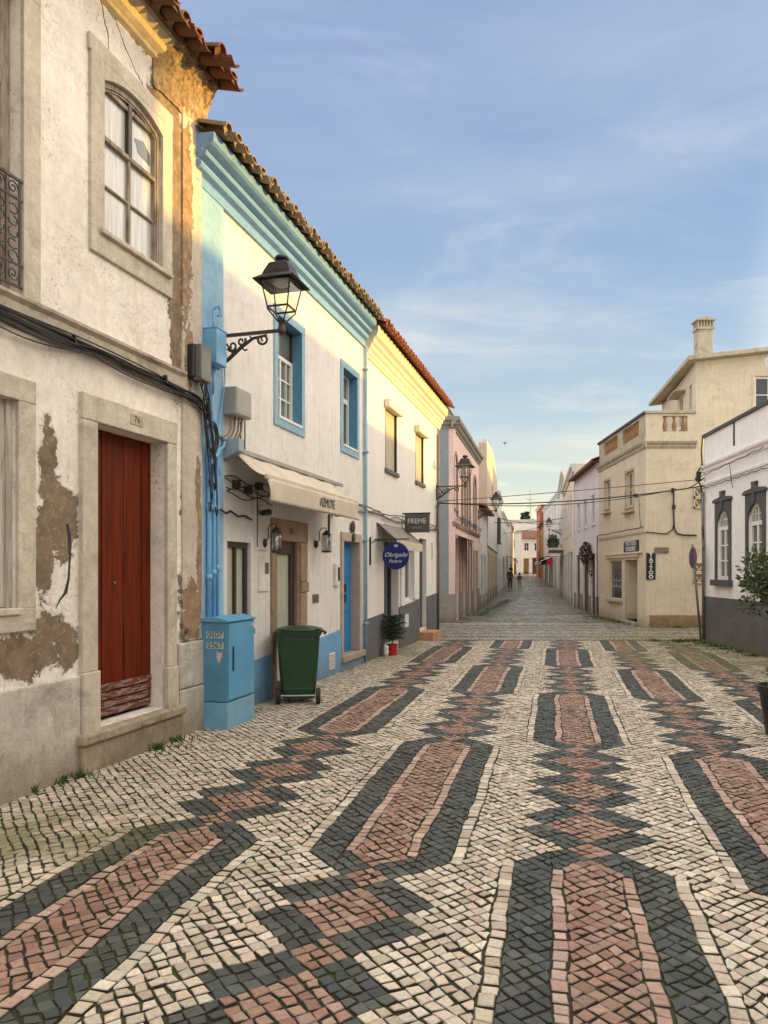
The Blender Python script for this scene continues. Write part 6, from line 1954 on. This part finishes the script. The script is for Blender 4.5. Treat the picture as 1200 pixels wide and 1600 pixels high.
mb = MB(); mb.quad((-6, 0, -0.05), (0, 0, -0.05), (0, 0, 6.6), (-6, 0, 6.6)); pk_side(mb.build('side_wall', M['pink_wall'], pk))
mb = MB(); mb.box(-0.43, -0.12, -0.03, 0, 0.93, 6.28); pk_side(mb.build('side_pilaster', M['pink_grey'], pk, bevel=0.006))
mb = MB(); mb.box(-6, 0.04, -0.05, 0.0, -0.05, 0.93); pk_side(mb.build('socle', M['pink_low'], pk, bevel=0.01))
mb = MB(); mb.box(0.0, 0.52, -0.04, 0.0, 0.93, 6.28); mb.build('front_pilaster', M['pink_wall'], pk, bevel=0.008)
pq = [(0.01, 6.26), (-0.04, 6.27), (-0.05, 6.33), (-0.12, 6.38), (-0.14, 6.45), (-0.22, 6.50), (-0.24, 6.60), (0.01, 6.64)]
mb = MB(); mb.prism_x(pq, -0.2, LP); mb.build('cornice', M['pink_low'], pk)
mb = MB(); mb.prism_x(pq, -6, 0.22); pk_side(mb.build('cornice', M['pink_low'], pk))
mb = MB(); mb.prism_x([(0.01, 3.10), (-0.05, 3.12), (-0.09, 3.20), (-0.09, 3.26), (0.01, 3.28)], 0.0, LP); mb.build('string_course', M['sand_stone'], pk)
for k, (a, b) in enumerate(((0.0, 0.5), (1.8, 2.45), (3.75, 4.45), (5.55, 6.35), (7.65, LP))):
    mb = MB(); mb.box(a, b, -0.05, 0.0, -0.05, 0.93); mb.build('socle', M['pink_low'], pk, bevel=0.01)
for a, b, c, d, _ in UPW:
    w_ = window(pk, a, b, c, d, 0.09, cols=2, rows=3, fw=0.06, pane=M['glass_grey'])
    mb = MB(); arch_plate(mb, a, b, 5.18, 5.502, 0.30, -0.002, 0.14); mb.build('arch_head', M['pink_wall'], pk)
    mb = MB(); arch_band(mb, a - 0.12, b + 0.12, 3.5 if c > 3.7 else 3.3, 5.18, 0.44, 0.12, -0.05, 0.0); mb.build('surround', M['sand_stone'], pk)
    mb = MB(); mb.box(a - 0.15, b + 0.15, -0.07, 0.0, c - 0.10, c - 0.02); mb.build('sill', M['pink_low'], pk)
for i, (a, b, c, d, _) in enumerate(DNW):
    window(pk, a, b, c, d, 0.12, cols=2, rows=1, fw=0.10, frame=M['brown_doors'], pane=M['brown_doors'] if i % 2 else M['glass'], name='door', split=[2.2])
    surround(pk, a, b, c, d, 0.13, -0.04, M['sand_stone'], bottom=False, name='door_surround')
mb = MB(); mb.box(0.1, 2.2, 0.25, 0.5, 6.6, 7.05); mb.box(0.0, 2.3, 0.2, 0.55, 7.05, 7.10); mb.build('parapet', M['pink_low'], pk)
mb = MB(); mb.prism_y([(2.9, 6.6), (6.0, 6.6), (6.0, 7.25), (5.6, 7.35), (3.0, 7.35), (2.9, 7.25)], 0.5, 3.5); mb.build('attic', M['pink_low'], pk)
mb = MB(); mb.box(2.8, 6.1, 0.42, 3.6, 7.35, 7.42); mb.box(6.3, LP, 0.2, 0.5, 6.62, 7.0); mb.build('attic_coping', M['charcoal_trim'], pk)
pa = empty('cream_awning', PK0, A_PK, 'small cream awning over the doors of the pink house', 'awning')
mb = MB(); mb.add([(1.2, 0, 2.86), (4.0, 0, 2.86), (4.0, -0.55, 2.66), (1.2, -0.55, 2.66)], [(0, 1, 2, 3)]); mb.build('canopy', M['white_wall'], pa, solid=0.02)
mb = MB(); mb.box(1.2, 4.0, -0.56, -0.545, 2.38, 2.67); mb.build('valance', M['awning'], pa)
mb = MB(); mb.tube([(1.2, 0, 2.86), (1.2, -0.55, 2.66)], 0.02); mb.tube([(4.0, 0, 2.86), (4.0, -0.55, 2.66)], 0.02); mb.build('arm', M['iron'], pa)


def on_line(P0, ang, s, o, z):
    d = Vector((math.cos(ang), math.sin(ang), 0)); n_ = Vector((math.sin(ang), -math.cos(ang), 0))
    return Vector(P0) + d * s + n_ * o + Vector((0, 0, z))


street_lantern(on_line(PK0, A_PK, 8.2, 0.0, 4.25), A_PK, 'black iron lantern at the far end of the pink house')
cB = on_line(PK0, A_PK, 6.0, 0.1, 3.35)
mb = MB()
for k in range(3): mb.tube([(0.2 + i * 0.8, -0.12 - .02 * k, 3.34 + 0.05 * k + 0.02 * math.sin(i * 1.4 + k)) for i in range(11)], 0.014, n=5)
o = mb.build('wall_cables', M['cable']); o.location = PK0; o.rotation_euler = (0, 0, A_PK)
tag(o, 'black cables strung along the front of the pink house', 'cables')

# ------------------------------------------------------------------ generic street house


def house(name, label, far, near, Hh, mat, side='R', ups=(), downs=(), base=0.0, low=None, lowz=0.0, cor=True, D=6.0, pane='dark_far', roof=None, frame='white_pvc', sur='old_stone', door='brown_doors', eave=0.0, cat='house', group=None, cormat=None):
    """side R: facade seen on the right (x runs from far to near); L: x runs from near to far"""
    A_, B_ = (far, near) if side == 'R' else (near, far)
    ang = math.atan2(B_[1] - A_[1], B_[0] - A_[0]); L = math.hypot(B_[0] - A_[0], B_[1] - A_[1])
    e = empty(name, (A_[0], A_[1], 0), ang, label, cat, group)
    hs = [(u[0], u[1], u[2], u[3], 0.10) for u in list(ups) + list(downs)]
    mb = MB(); holed_wall(mb, 0, L, base - 0.6, Hh, hs); shell(mb, 0, L, base - 0.6, Hh, D)
    mb.build('wall', M[mat], e)
    if low:
        cuts = sorted([(h[0] - 0.001, h[1] + 0.001) for h in downs if h[2] < lowz + base])
        x = 0.0
        segs = []
        for a, b in cuts:
            if a > x: segs.append((x, a))
            x = b
        if x < L: segs.append((x, L))
        for a, b in segs:
            mb = MB(); mb.box(a, b, -0.03, 0.0, base - 0.6, base + lowz); mb.build('socle', M[low], e)
    for u in ups:
        window(e, u[0], u[1], u[2], u[3], 0.02, cols=2, rows=2, fw=0.06, frame=M[frame], pane=M[pane])
        surround(e, u[0], u[1], u[2], u[3], 0.09, -0.03, M[sur])
    for i, u in enumerate(downs):
        window(e, u[0], u[1], max(u[2], base - 0.1), u[3], 0.03, cols=2, rows=1, fw=0.09, frame=M[door], pane=M['glass'] if i % 2 else M[door], name='door')
        surround(e, u[0], u[1], max(u[2], base - 0.1), u[3], 0.12, -0.03, M[sur], bottom=False, name='door_surround')
    if cor:
        cornice(e, -0.02, L + 0.02, [(0, Hh - 0.35), (0.06, Hh - 0.33), (0.08, Hh - 0.2), (0.18, Hh - 0.12), (0.2, Hh), (0, Hh + 0.02)], M[cormat or sur])
    if roof:
        mb = MB(); ev = eave or 0.35
        mb.add([(-0.1, -ev, Hh), (L + 0.1, -ev, Hh), (L + 0.1, D / 2, Hh + 1.3), (-0.1, D / 2, Hh + 1.3), (L + 0.1, D, Hh), (-0.1, D, Hh)], [(0, 1, 2, 3), (3, 2, 4, 5)])
        mb.add([(-0.1, -ev, Hh - 0.08), (L + 0.1, -ev, Hh - 0.08), (L + 0.1, 0.1, Hh - 0.02), (-0.1, 0.1, Hh - 0.02)], [(0, 1, 2, 3)])
        mb.box(-0.1, L + 0.1, -ev - 0.01, -ev + 0.02, Hh - 0.09, Hh - 0.01)
        mb.build('roof', M[roof], e, solid=0.04)
    return e, L, ang


# left side, beyond the pink house
lw, Lq, An = house('low_white_house', 'low pale house with red tiled roof just past the pink house', (5.08, 36.3), (4.16, 32.05), 4.45, 'pale_wall', 'L', ups=[], downs=[(0.6, 1.5, 0, 2.4), (2.4, 3.3, 0, 2.4)], low='pink_low', lowz=0.6, roof='tile_red', cor=False, D=5, sur='pale_wall', door='cable_grey')
tn, Lq, An = house('tan_gabled_house', 'tall tan rendered house with curved parapet past the low pale house', (8.0, 52.0), (5.10, 36.5), 7.85, 'tan_wall', 'L', ups=[(6.2, 7.2, 4.9, 6.6), (10.5, 11.5, 4.9, 6.6)], downs=[(1.5, 2.6, 0, 2.6), (5.0, 6.2, 0, 2.6), (9, 10.2, 0, 2.6), (12.6, 13.6, 0, 2.6)], low='pink_low', lowz=0.7, cor=False, D=8, sur='tan_wall')
mb = MB(); pr = [(0.0, 7.85), (15.6, 7.85)]
pr += [(15.6, 8.0)] + [(15.6 - 15.6 * i / 16, 7.95 + 0.62 * math.sin(math.pi * i / 16) ** 2 + 0.1 * (i / 16)) for i in range(17)]
mb.prism_y(pr, 0.0, 0.4); mb.build('curved_parapet', M['tan_wall'], tn)
mb = MB(); mb.tube([(15.6 - 15.6 * i / 16, 0.1, 8.02 + 0.62 * math.sin(math.pi * i / 16) ** 2 + 0.1 * (i / 16)) for i in range(17)], 0.13, n=6); mb.build('parapet_coping', M['cream_cornice'], tn)
mb = MB(); mb.box(0.0, 15.6, -0.06, 0.0, 2.95, 5.3); mb.build('pale_band', M['pale_wall'], tn)
mb = MB(); mb.box(13.6, 14.3, -0.28, 0.0, 3.6, 5.3); mb.box(13.5, 14.4, -0.34, 0.0, 3.5, 3.6); mb.build('enclosed_balcony', M['charcoal_trim'], tn)
house('white_terrace_house', 'white terrace house past the tan house, left of the walkers', (9.6, 60.2), (8.05, 52.3), 7.4, 'white_far', 'L', ups=[(1, 2, 4.2, 5.8), (3.4, 4.4, 4.2, 5.8), (5.8, 6.8, 4.2, 5.8)], downs=[(1, 2.2, 0, 2.6), (3.4, 4.6, 0, 2.6), (5.8, 7, 0, 2.6)], base=0.0, sur='pale_wall')
house('grey_terrace_house', 'grey white shop house beyond the walkers on the left', (13.2, 78.0), (9.65, 60.4), 6.6, 'pale_wall', 'L', ups=[(2, 3, 3.9, 5.3), (6, 7, 3.9, 5.3), (10, 11, 3.9, 5.3), (14, 15, 3.9, 5.3)], downs=[(2, 3.4, 0.3, 2.8), (6, 7.4, 0.4, 2.9), (10, 11.4, 0.5, 3), (14, 15.4, 0.6, 3.1)], base=0.2, sur='white_far')
house('salmon_house', 'salmon coloured house at the left of the far bend', (17.6, 100.0), (13.25, 78.3), 7.2, 'rose_far', 'L', ups=[(3, 4.2, 4.6, 6.2), (9, 10.2, 4.6, 6.2), (15, 16.2, 4.6, 6.2)], downs=[(3, 4.6, 0.7, 3.3), (9, 10.6, 0.9, 3.5), (15, 16.6, 1.1, 3.6)], base=0.7, sur='white_far')
for i, (p, w_, m_, lab) in enumerate((((9.9, 62.5), 3.0, 'white_wall', 'white slanting awning on the left just past the walkers'), ((11.6, 71.0), 3.0, 'leaf_shrub', 'green awning farther along on the left of the street'))):
    e = empty('street_awning', (*p, gz(p[1])), math.atan2(17.6, 3.55), lab, 'awning')
    mb = MB(); mb.add([(0, 0, 2.9), (w_, 0, 2.9), (w_, -1.2, 2.35), (0, -1.2, 2.35)], [(0, 1, 2, 3)]); mb.build('canopy', M[m_], e, solid=0.04)
    mb = MB(); mb.box(0, w_, -1.21, -1.18, 2.1, 2.36); mb.build('valance', M[m_], e)

# right side, beyond the beige corner house
lv, LL, LA = house('lavender_house', 'lavender white house with dark eaves beside the tattoo shop', (8.63, 33.3), (7.96, 27.26), 5.80, 'lav_wall', 'R', ups=[(0.95, 1.6, 3.5, 4.6), (2.75, 3.4, 3.5, 4.6), (4.6, 5.3, 3.5, 4.6)], downs=[(0.7, 1.7, -0.05, 2.35), (2.6, 3.9, -0.05, 2.35), (4.5, 5.4, -0.05, 2.35)], low='pink_low', lowz=0.7, roof='tile_brown', eave=0.26, D=7, cor=False, sur='lav_wall')
b2, _, _ = house('balcony_house', 'cream house with narrow upper windows past the lavender house', (11.0, 45.0), (8.66, 33.5), 6.55, 'cream_far', 'R', ups=[(1.2, 2.0, 3.6, 5.4), (3.6, 4.4, 3.6, 5.4), (6.0, 6.8, 3.6, 5.4), (8.4, 9.2, 3.6, 5.4)], downs=[(0.8, 2.2, -0.05, 2.6), (3.4, 4.8, -0.05, 2.6), (6.0, 7.4, -0.05, 2.6), (8.8, 10.4, -0.05, 2.6)], sur='pale_wall', door='dark_far')
b3, LL3, LA3 = house('long_balcony_house', 'cream house with long dark planted balcony on the right', (14.5, 61.0), (11.05, 45.2), 7.9, 'cream_far', 'R', ups=[(1.2, 2.1, 3.5, 5.6), (4.2, 5.1, 3.5, 5.6), (7.2, 8.1, 3.5, 5.6), (10.2, 11.1, 3.5, 5.6), (13.2, 14.1, 3.5, 5.6)], downs=[(1.0, 2.6, 0, 2.7), (4.0, 5.6, 0, 2.7), (7.0, 8.6, 0, 2.7), (10.0, 11.6, 0, 2.7), (13.0, 14.6, 0, 2.7)], sur='pale_wall', door='dark_far')
mb = MB(); mb.box(0.3, 15.6, 1.2, 5.5, 7.88, 8.55); mb.build('upper_storey', M['white_far'], b3)
mb = MB(); mb.box(0.4, 11.2, 1.2, 5.5, 6.53, 7.25); mb.build('upper_storey', M['cream_far'], b2)
mb = MB(); mb.box(6.5, 15.4, -0.9, 0.0, 3.0, 3.14); bs_ = mb.build('balcony_slab', M['cream_far'], b3)
mb = MB()
for k in range(60): mb.box(6.55 + k * 0.149, 6.60 + k * 0.149, -0.88, -0.86, 3.14, 4.1)
mb.box(6.5, 15.4, -0.89, -0.85, 4.08, 4.13); mb.build('balcony_railing', M['iron'], bs_)
rr = random.Random(77)
mb = MB()
for k in range(10): leafball(mb, (7.0 + k * 0.85, -0.6, 3.55 + rr.uniform(-.1, .2)), 0.45, 0.3, 0.42, 90, 0.16, rr)
mb.build('balcony_plants', M['leaf_dark'], bs_)
house('rose_terrace_house', 'rose beige house with many narrow windows on the right', (17.35, 80.0), (14.55, 61.3), 8.3, 'rose_far', 'R', ups=[(2 + 3.2 * k, 2.9 + 3.2 * k, z, z + 1.6) for k in range(5) for z in (3.6, 5.9)], downs=[(2 + 3.2 * k, 3.3 + 3.2 * k, 0.2, 2.9) for k in range(5)], base=0.3, sur='pale_wall', door='brown_frame')
house('ochre_house', 'ochre yellow house where the street bends', (18.7, 88.0), (17.4, 80.3), 6.9, 'ochre_far', 'R', ups=[(1, 2, 4.0, 5.8), (4.6, 5.6, 4.0, 5.8)], downs=[(1, 2.4, 0.5, 3.0), (4.6, 6, 0.5, 3.0)], base=0.7, sur='sand_stone', roof='tile_brown')
house('brick_red_house', 'tall brick red house rising behind the ochre house', (20.1, 97.0), (18.75, 88.3), 9.7, 'red_far', 'R', ups=[(1, 2, 7.0, 8.6), (5, 6, 7.0, 8.6), (1, 2, 4.3, 5.8), (5, 6, 4.3, 5.8)], downs=[(2, 3.4, 0.8, 3.2)], base=0.9, sur='cream_far')
# awnings and signs along the right row
for i, (s, z, col, lab) in enumerate(((3.0, 2.75, 'awning', 'cream awning over the first shop of the rose beige house'), (9.5, 2.75, 'white_wall', 'pale awning over the middle shop of the rose beige house'))):
    e = empty('street_awning', tuple(on_line((17.35, 80.0, 0), math.atan2(-18.7, -2.8), s, 0, 0.3)), math.atan2(-18.7, -2.8), lab, 'awning')
    mb = MB(); mb.add([(0, 0, z), (3.5, 0, z), (3.5, -1.1, z - 0.45), (0, -1.1, z - 0.45)], [(0, 1, 2, 3)]); mb.build('canopy', M[col], e, solid=0.04)
    mb = MB(); mb.box(0, 3.5, -1.11, -1.08, z - 0.7, z - 0.44); mb.build('valance', M[col], e)
e = empty('red_disc_sign', tuple(on_line((14.5, 61.0, 0), LA3, 2.0, 0.0, 2.45)), LA3, 'round red hanging sign below the balcony row on the right', 'sign')
mb = MB(); mb.lathe([(0.001, -0.05), (0.27, -0.05), (0.27, 0.05), (0.001, 0.05)], n=24); d_ = mb.build('disc', M['terrace_red'], e); d_.location = (0, -0.75, 0); d_.rotation_euler = (R(90), 0, R(90))
mb = MB(); mb.box(-0.02, 0.02, -1.1, 0, 0.40, 0.44); mb.build('bracket', M['iron'], e)
e = empty('dark_disc_sign', tuple(on_line((17.35, 80.0, 0), math.atan2(-18.7, -2.8), 12.0, 0.0, 2.6)), LA3, 'round dark hanging sign farther down the right row', 'sign')
mb = MB(); mb.lathe([(0.001, -0.05), (0.36, -0.05), (0.36, 0.05), (0.001, 0.05)], n=24); d_ = mb.build('disc', M['iron'], e); d_.location = (0, -0.9, 0); d_.rotation_euler = (R(90), 0, R(90))
mb = MB(); mb.box(-0.02, 0.02, -1.2, 0, 0.38, 0.42); mb.build('bracket', M['iron'], e)
street_lantern(on_line((14.5, 61.0, 0), LA3, 9.0, 0.0, 4.6), LA3, 'black iron lantern on the long balcony house', scale=1.1)
# climbing plant on the lavender house
cp = empty('climbing_plant', tuple(on_line((8.63, 33.3, 0), LA, 4.3, 0.0, 0)), LA, 'dark red climbing plant hanging over the door of the lavender house', 'climbing plant')
mb = MB(); leafball(mb, (-0.2, -0.15, 2.35), 0.95, 0.2, 0.42, 700, 0.10, rr); leafball(mb, (0.65, -0.12, 2.0), 0.25, 0.14, 0.55, 160, 0.09, rr); mb.build('foliage', M['leaf_red'], cp)
mb = MB(); mb.tube([(1.0, -0.03, 0), (1.0, -0.03, 1.0), (0.8, -0.06, 2.0)], 0.014); mb.build('stem', M['bark'], cp)

# the block that closes the view
for nm, lab, x0, x1, yy, Hh, mt, rf_, ups, dns in (
    ('end_house', 'pale grey green house closing the street', 17.8, 20.2, 108.0, 7.6, 'pale_wall', None, [(0.6, 1.4, 5.0, 6.4)], [(0.5, 1.6, 1.3, 3.6)]),
    ('end_house', 'white house with brown roof and dark shop door closing the street', 20.25, 23.4, 109.0, 6.6, 'white_far', 'tile_brown', [(0.5, 1.2, 4.7, 5.9), (2.0, 2.7, 4.7, 5.9)], [(0.4, 1.2, 1.3, 3.6), (1.7, 2.8, 1.3, 3.7)]),
    ('end_house', 'broad white block rising behind the street end', 16.0, 27.0, 124.0, 10.4, 'white_far', None, [(2 + k * 1.8, 3 + k * 1.8, 7.2, 8.6) for k in range(5)], []),
    ('end_house', 'lilac grey house low behind the left row', 9.0, 19.0, 118.0, 8.6, 'lav_wall', 'tile_brown', [(7.5, 8.4, 6.0, 7.2)], [])):
    e_ = house(nm, lab, (x0, yy), (x1, yy), Hh, mt, 'R', ups=ups, downs=dns, base=1.6, sur='pale_wall', roof=rf_, D=6)

# far conifers and mast
for i, (x, y, h) in enumerate(((27.6, 146.0, 13.3), (29.1, 150.0, 13.9), (29.9, 148.0, 12.2))):
    e = empty('far_conifer', (x, y, 1.5), 0, ['left of the three slim conifers above the far roofs', 'tallest of the three slim conifers above the far roofs', 'shortest of the three slim conifers above the far roofs'][i], 'tree', 'slim conifers above the far roofs')
    mb = MB(); mb.cyl((0, 0, 0), (0, 0, h - 1.5), 0.2, 0.04, n=7); mb.build('trunk', M['bark'], e)
    mb = MB()
    for k in range(14):
        z = 2.5 + k * (h - 4.5) / 13; L = 1.5 * (1 - k / 15) + 0.1
        for a in range(7):
            t_ = a * 0.9 + k * 0.4; p = Vector((math.cos(t_) * L, math.sin(t_) * L, z - 0.1))
            leafball(mb, (p.x * 0.6, p.y * 0.6, z), L * 0.45, L * 0.45, 0.16, 14, 0.5, rr)
    mb.build('crown', M['leaf_dark'], e)
mb = MB(); mb.cyl((0, 0, 0), (0, 0, 17.0), 0.12, 0.05, n=6)
for z in (12, 13.5, 15): mb.box(-0.8, 0.8, -0.03, 0.03, z, z + 0.06)
o = mb.build('aerial_mast', M['cable_grey']); o.location = (30.2, 152, 1.5); tag(o, 'thin aerial mast above the far roofs', 'mast')

# ------------------------------------------------------------------ planter with shrub
pt = empty('potted_shrub', (4.02, 7.42, 0), 0.0, 'leafy shrub in a tall black planter at the right edge', 'potted plant')
mb = MB(); mb.lathe([(0.001, 0.0), (0.155, 0.0), (0.16, 0.02), (0.215, 0.43), (0.235, 0.435), (0.24, 0.50), (0.225, 0.505), (0.205, 0.46), (0.001, 0.45)], n=36); mb.build('pot', M['black_pot'], pt, smooth=False, bevel=0.003)
mb = MB(); mb.lathe([(0.001, 0.47), (0.20, 0.465)], n=20); mb.build('soil', M['soil'], pt)
rr = random.Random(41)
mb = MB()
mb.tube([(0, 0, 0.45), (0.02, 0.01, 0.8), (0.0, 0.0, 1.15), (0.02, 0.02, 1.45)], [0.022, 0.019, 0.016, 0.010], n=8)
ends = []
for k in range(46):
    a = rr.uniform(0, 6.28); el = rr.uniform(-0.25, 1.2); L = rr.uniform(0.25, 0.50) * (1.15 if el > 0.5 else 1); z0 = rr.uniform(1.12, 1.5)
    e1 = Vector((math.cos(a) * math.cos(el) * L, math.sin(a) * math.cos(el) * L, z0 + math.sin(el) * L))
    m1 = Vector((e1.x * 0.45, e1.y * 0.45, z0 + (e1.z - z0) * 0.6))
    mb.tube([(0, 0, z0), m1, e1], [0.009, 0.006, 0.003], n=5); ends.append((m1, e1))
mb.build('trunk', M['bark'], pt)
mb = MB()
for m1, e1 in ends:
    for f in (0.35, 0.6, 0.8, 1.0):
        p = m1.lerp(e1, f); leafball(mb, p, 0.08, 0.08, 0.08, 24, 0.050, rr, up=0.5)
mb.build('crown', M['leaf_shrub'], pt)
mb = MB()
for k in range(24):
    a = rr.uniform(0, 6.28); q = rr.uniform(0.02, 0.18); x, y = math.cos(a) * q, math.sin(a) * q; L = rr.uniform(0.08, 0.22)
    mb.tube([(x, y, 0.46), (x * 1.2, y * 1.2, 0.46 + L * 0.6), (x * 1.35 + rr.uniform(-.03, .03), y * 1.35, 0.46 + L)], 0.002, n=3)
    leafball(mb, (x * 1.3, y * 1.3, 0.46 + L), 0.03, 0.03, 0.04, 8, 0.03, rr)
mb.build('underplanting', M['leaf_light'], pt)

# ------------------------------------------------------------------ walkers


def skin_part(name, mat, parent, verts, edges, radii, sub=1):
    me = bpy.data.meshes.new(name); me.from_pydata(verts, edges, [])
    o = bpy.data.objects.new(name, me); COL.objects.link(o); o.parent = parent; me.materials.append(mat)
    m_ = o.modifiers.new('skin', 'SKIN'); m_.use_smooth_shade = True
    for i, r_ in enumerate(radii): me.skin_vertices[0].data[i].radius = (r_, r_)
    me.skin_vertices[0].data[0].use_root = True
    s_ = o.modifiers.new('sub', 'SUBSURF'); s_.levels = sub; s_.render_levels = sub
    return o


def person(loc, rz, h, label, top, legs, stride=0.18, armf=0.1):
    k = h / 1.75
    e = empty('person', loc, rz, label, 'person', 'people walking down the street')
    V = [(0, 0, .92), (0, 0, 1.12), (0, 0, 1.36), (0, 0, 1.47), (0, 0, 1.56), (0, -.01, 1.66),
         (.17, 0, 1.40), (.22, .03, 1.15), (.20, -armf, .93), (.20, -armf - .03, .84), (-.17, 0, 1.40), (-.22, -.03, 1.15), (-.20, armf, .93), (-.20, armf, .84),
         (.09, 0, .88), (.10, -stride * .5, .50), (.10, -stride * .8, .09), (.10, -stride - .12, .04), (-.09, 0, .88), (-.10, stride * .4, .50), (-.10, stride, .10), (-.10, stride - .14, .04)]
    E = [(0, 1), (1, 2), (2, 3), (3, 4), (4, 5), (2, 6), (6, 7), (7, 8), (8, 9), (2, 10), (10, 11), (11, 12), (12, 13), (0, 14), (14, 15), (15, 16), (16, 17), (0, 18), (18, 19), (19, 20), (20, 21)]
    Rr_ = [.12, .115, .12, .055, .085, .08, .055, .042, .032, .035, .055, .042, .032, .035, .085, .055, .040, .035, .085, .055, .040, .035]
    b = skin_part('body', M['skin'], e, [(x * k, y * k, z * k) for x, y, z in V], E, [r_ * k for r_ in Rr_])
    ids = [0, 1, 2, 6, 7, 8, 10, 11, 12]; mp_ = {v: i for i, v in enumerate(ids)}
    skin_part('jacket', top, e, [tuple(c * k for c in V[i]) for i in ids], [(mp_[a], mp_[c]) for a, c in E if a in mp_ and c in mp_], [(Rr_[i] + .025) * k for i in ids])
    ids = [0, 14, 15, 16, 18, 19, 20]; mp_ = {v: i for i, v in enumerate(ids)}
    skin_part('trousers', legs, e, [tuple(c * k for c in V[i]) for i in ids], [(mp_[a], mp_[c]) for a, c in E if a in mp_ and c in mp_], [(Rr_[i] + .018) * k for i in ids])
    mb = MB(); mb.lathe([(0.01, 0.11), (0.07, 0.09), (0.10, 0.03), (0.098, -0.03), (0.075, -0.09), (0.02, -0.09)], (0, 0.015 * k, 1.66 * k), n=12); mb.build('hair', M['hair'], e, smooth=True)
    return e


person((10.76, 62.8, gz(62.8)), R(170), 1.78, 'person in a dark coat and black trousers walking left of a smaller companion', M['coat'], M['jeans'])
person((11.60, 63.0, gz(63)), R(185), 1.36, 'smaller person in a dark rose top and pale trousers right of the dark coated walker', M['top_red'], M['legs_pink'], stride=0.08)
person((14.55, 84.5, gz(84.5)), R(180), 1.75, 'distant person in black beyond the two walkers', M['jeans'], M['jeans'])

# bird
mb = MB(); mb.add([(-0.16, 0.03, 0.05), (0, -0.05, 0), (0.16, 0.03, 0.05), (0, 0.05, 0.0), (0, 0, 0.03), (0, 0, -0.03)], [(0, 1, 4), (0, 4, 3), (1, 2, 4), (4, 2, 3), (0, 5, 1), (0, 3, 5), (1, 5, 2), (5, 3, 2)])
mb.lathe([(0.002, -0.09), (0.03, -0.03), (0.035, 0.02), (0.02, 0.07), (0.002, 0.09)], n=8)
o = mb.build('bird', M['bird']); o.location = (6.57, 40, 8.62); tag(o, 'tiny dark bird flying above the far street', 'bird')

weeds('moss_verge', [(7.35 - 0.05 * k * 0.6, 17.45 - 0.62 * k, 1.0 if k < 3 else 0.55) for k in range(6)] + [(6.9, 17.3, 0.6), (6.4, 17.45, 0.5), (8.6, 21.55, 0.5), (9.4, 21.6, 0.5)],
      M['grass'], 'green weeds along the foot of the white house with charcoal plinth', n=260, h=0.055, spread=0.16, seed=12)
weeds('kerb_weeds', [(-0.75 + 0.285 * q, 12.1 + q, 0.5) for q in (0, .4, 1.1, 2.0, 2.7, 3.3)], M['grass'], 'low weeds along the foot of the terrace wall near the fir', n=70, h=0.025, spread=0.10, seed=15)
weeds('moss_verge', [(7.62, 26.9 - 0.5 * k, 0.7) for k in range(9)] + [(3.6 + 0.24 * k, 27.5 + k, 0.8) for k in range(16)], M['grass'], 'green weeds along the walls of the street past the crossing', n=120, h=0.05, spread=0.22, seed=18)
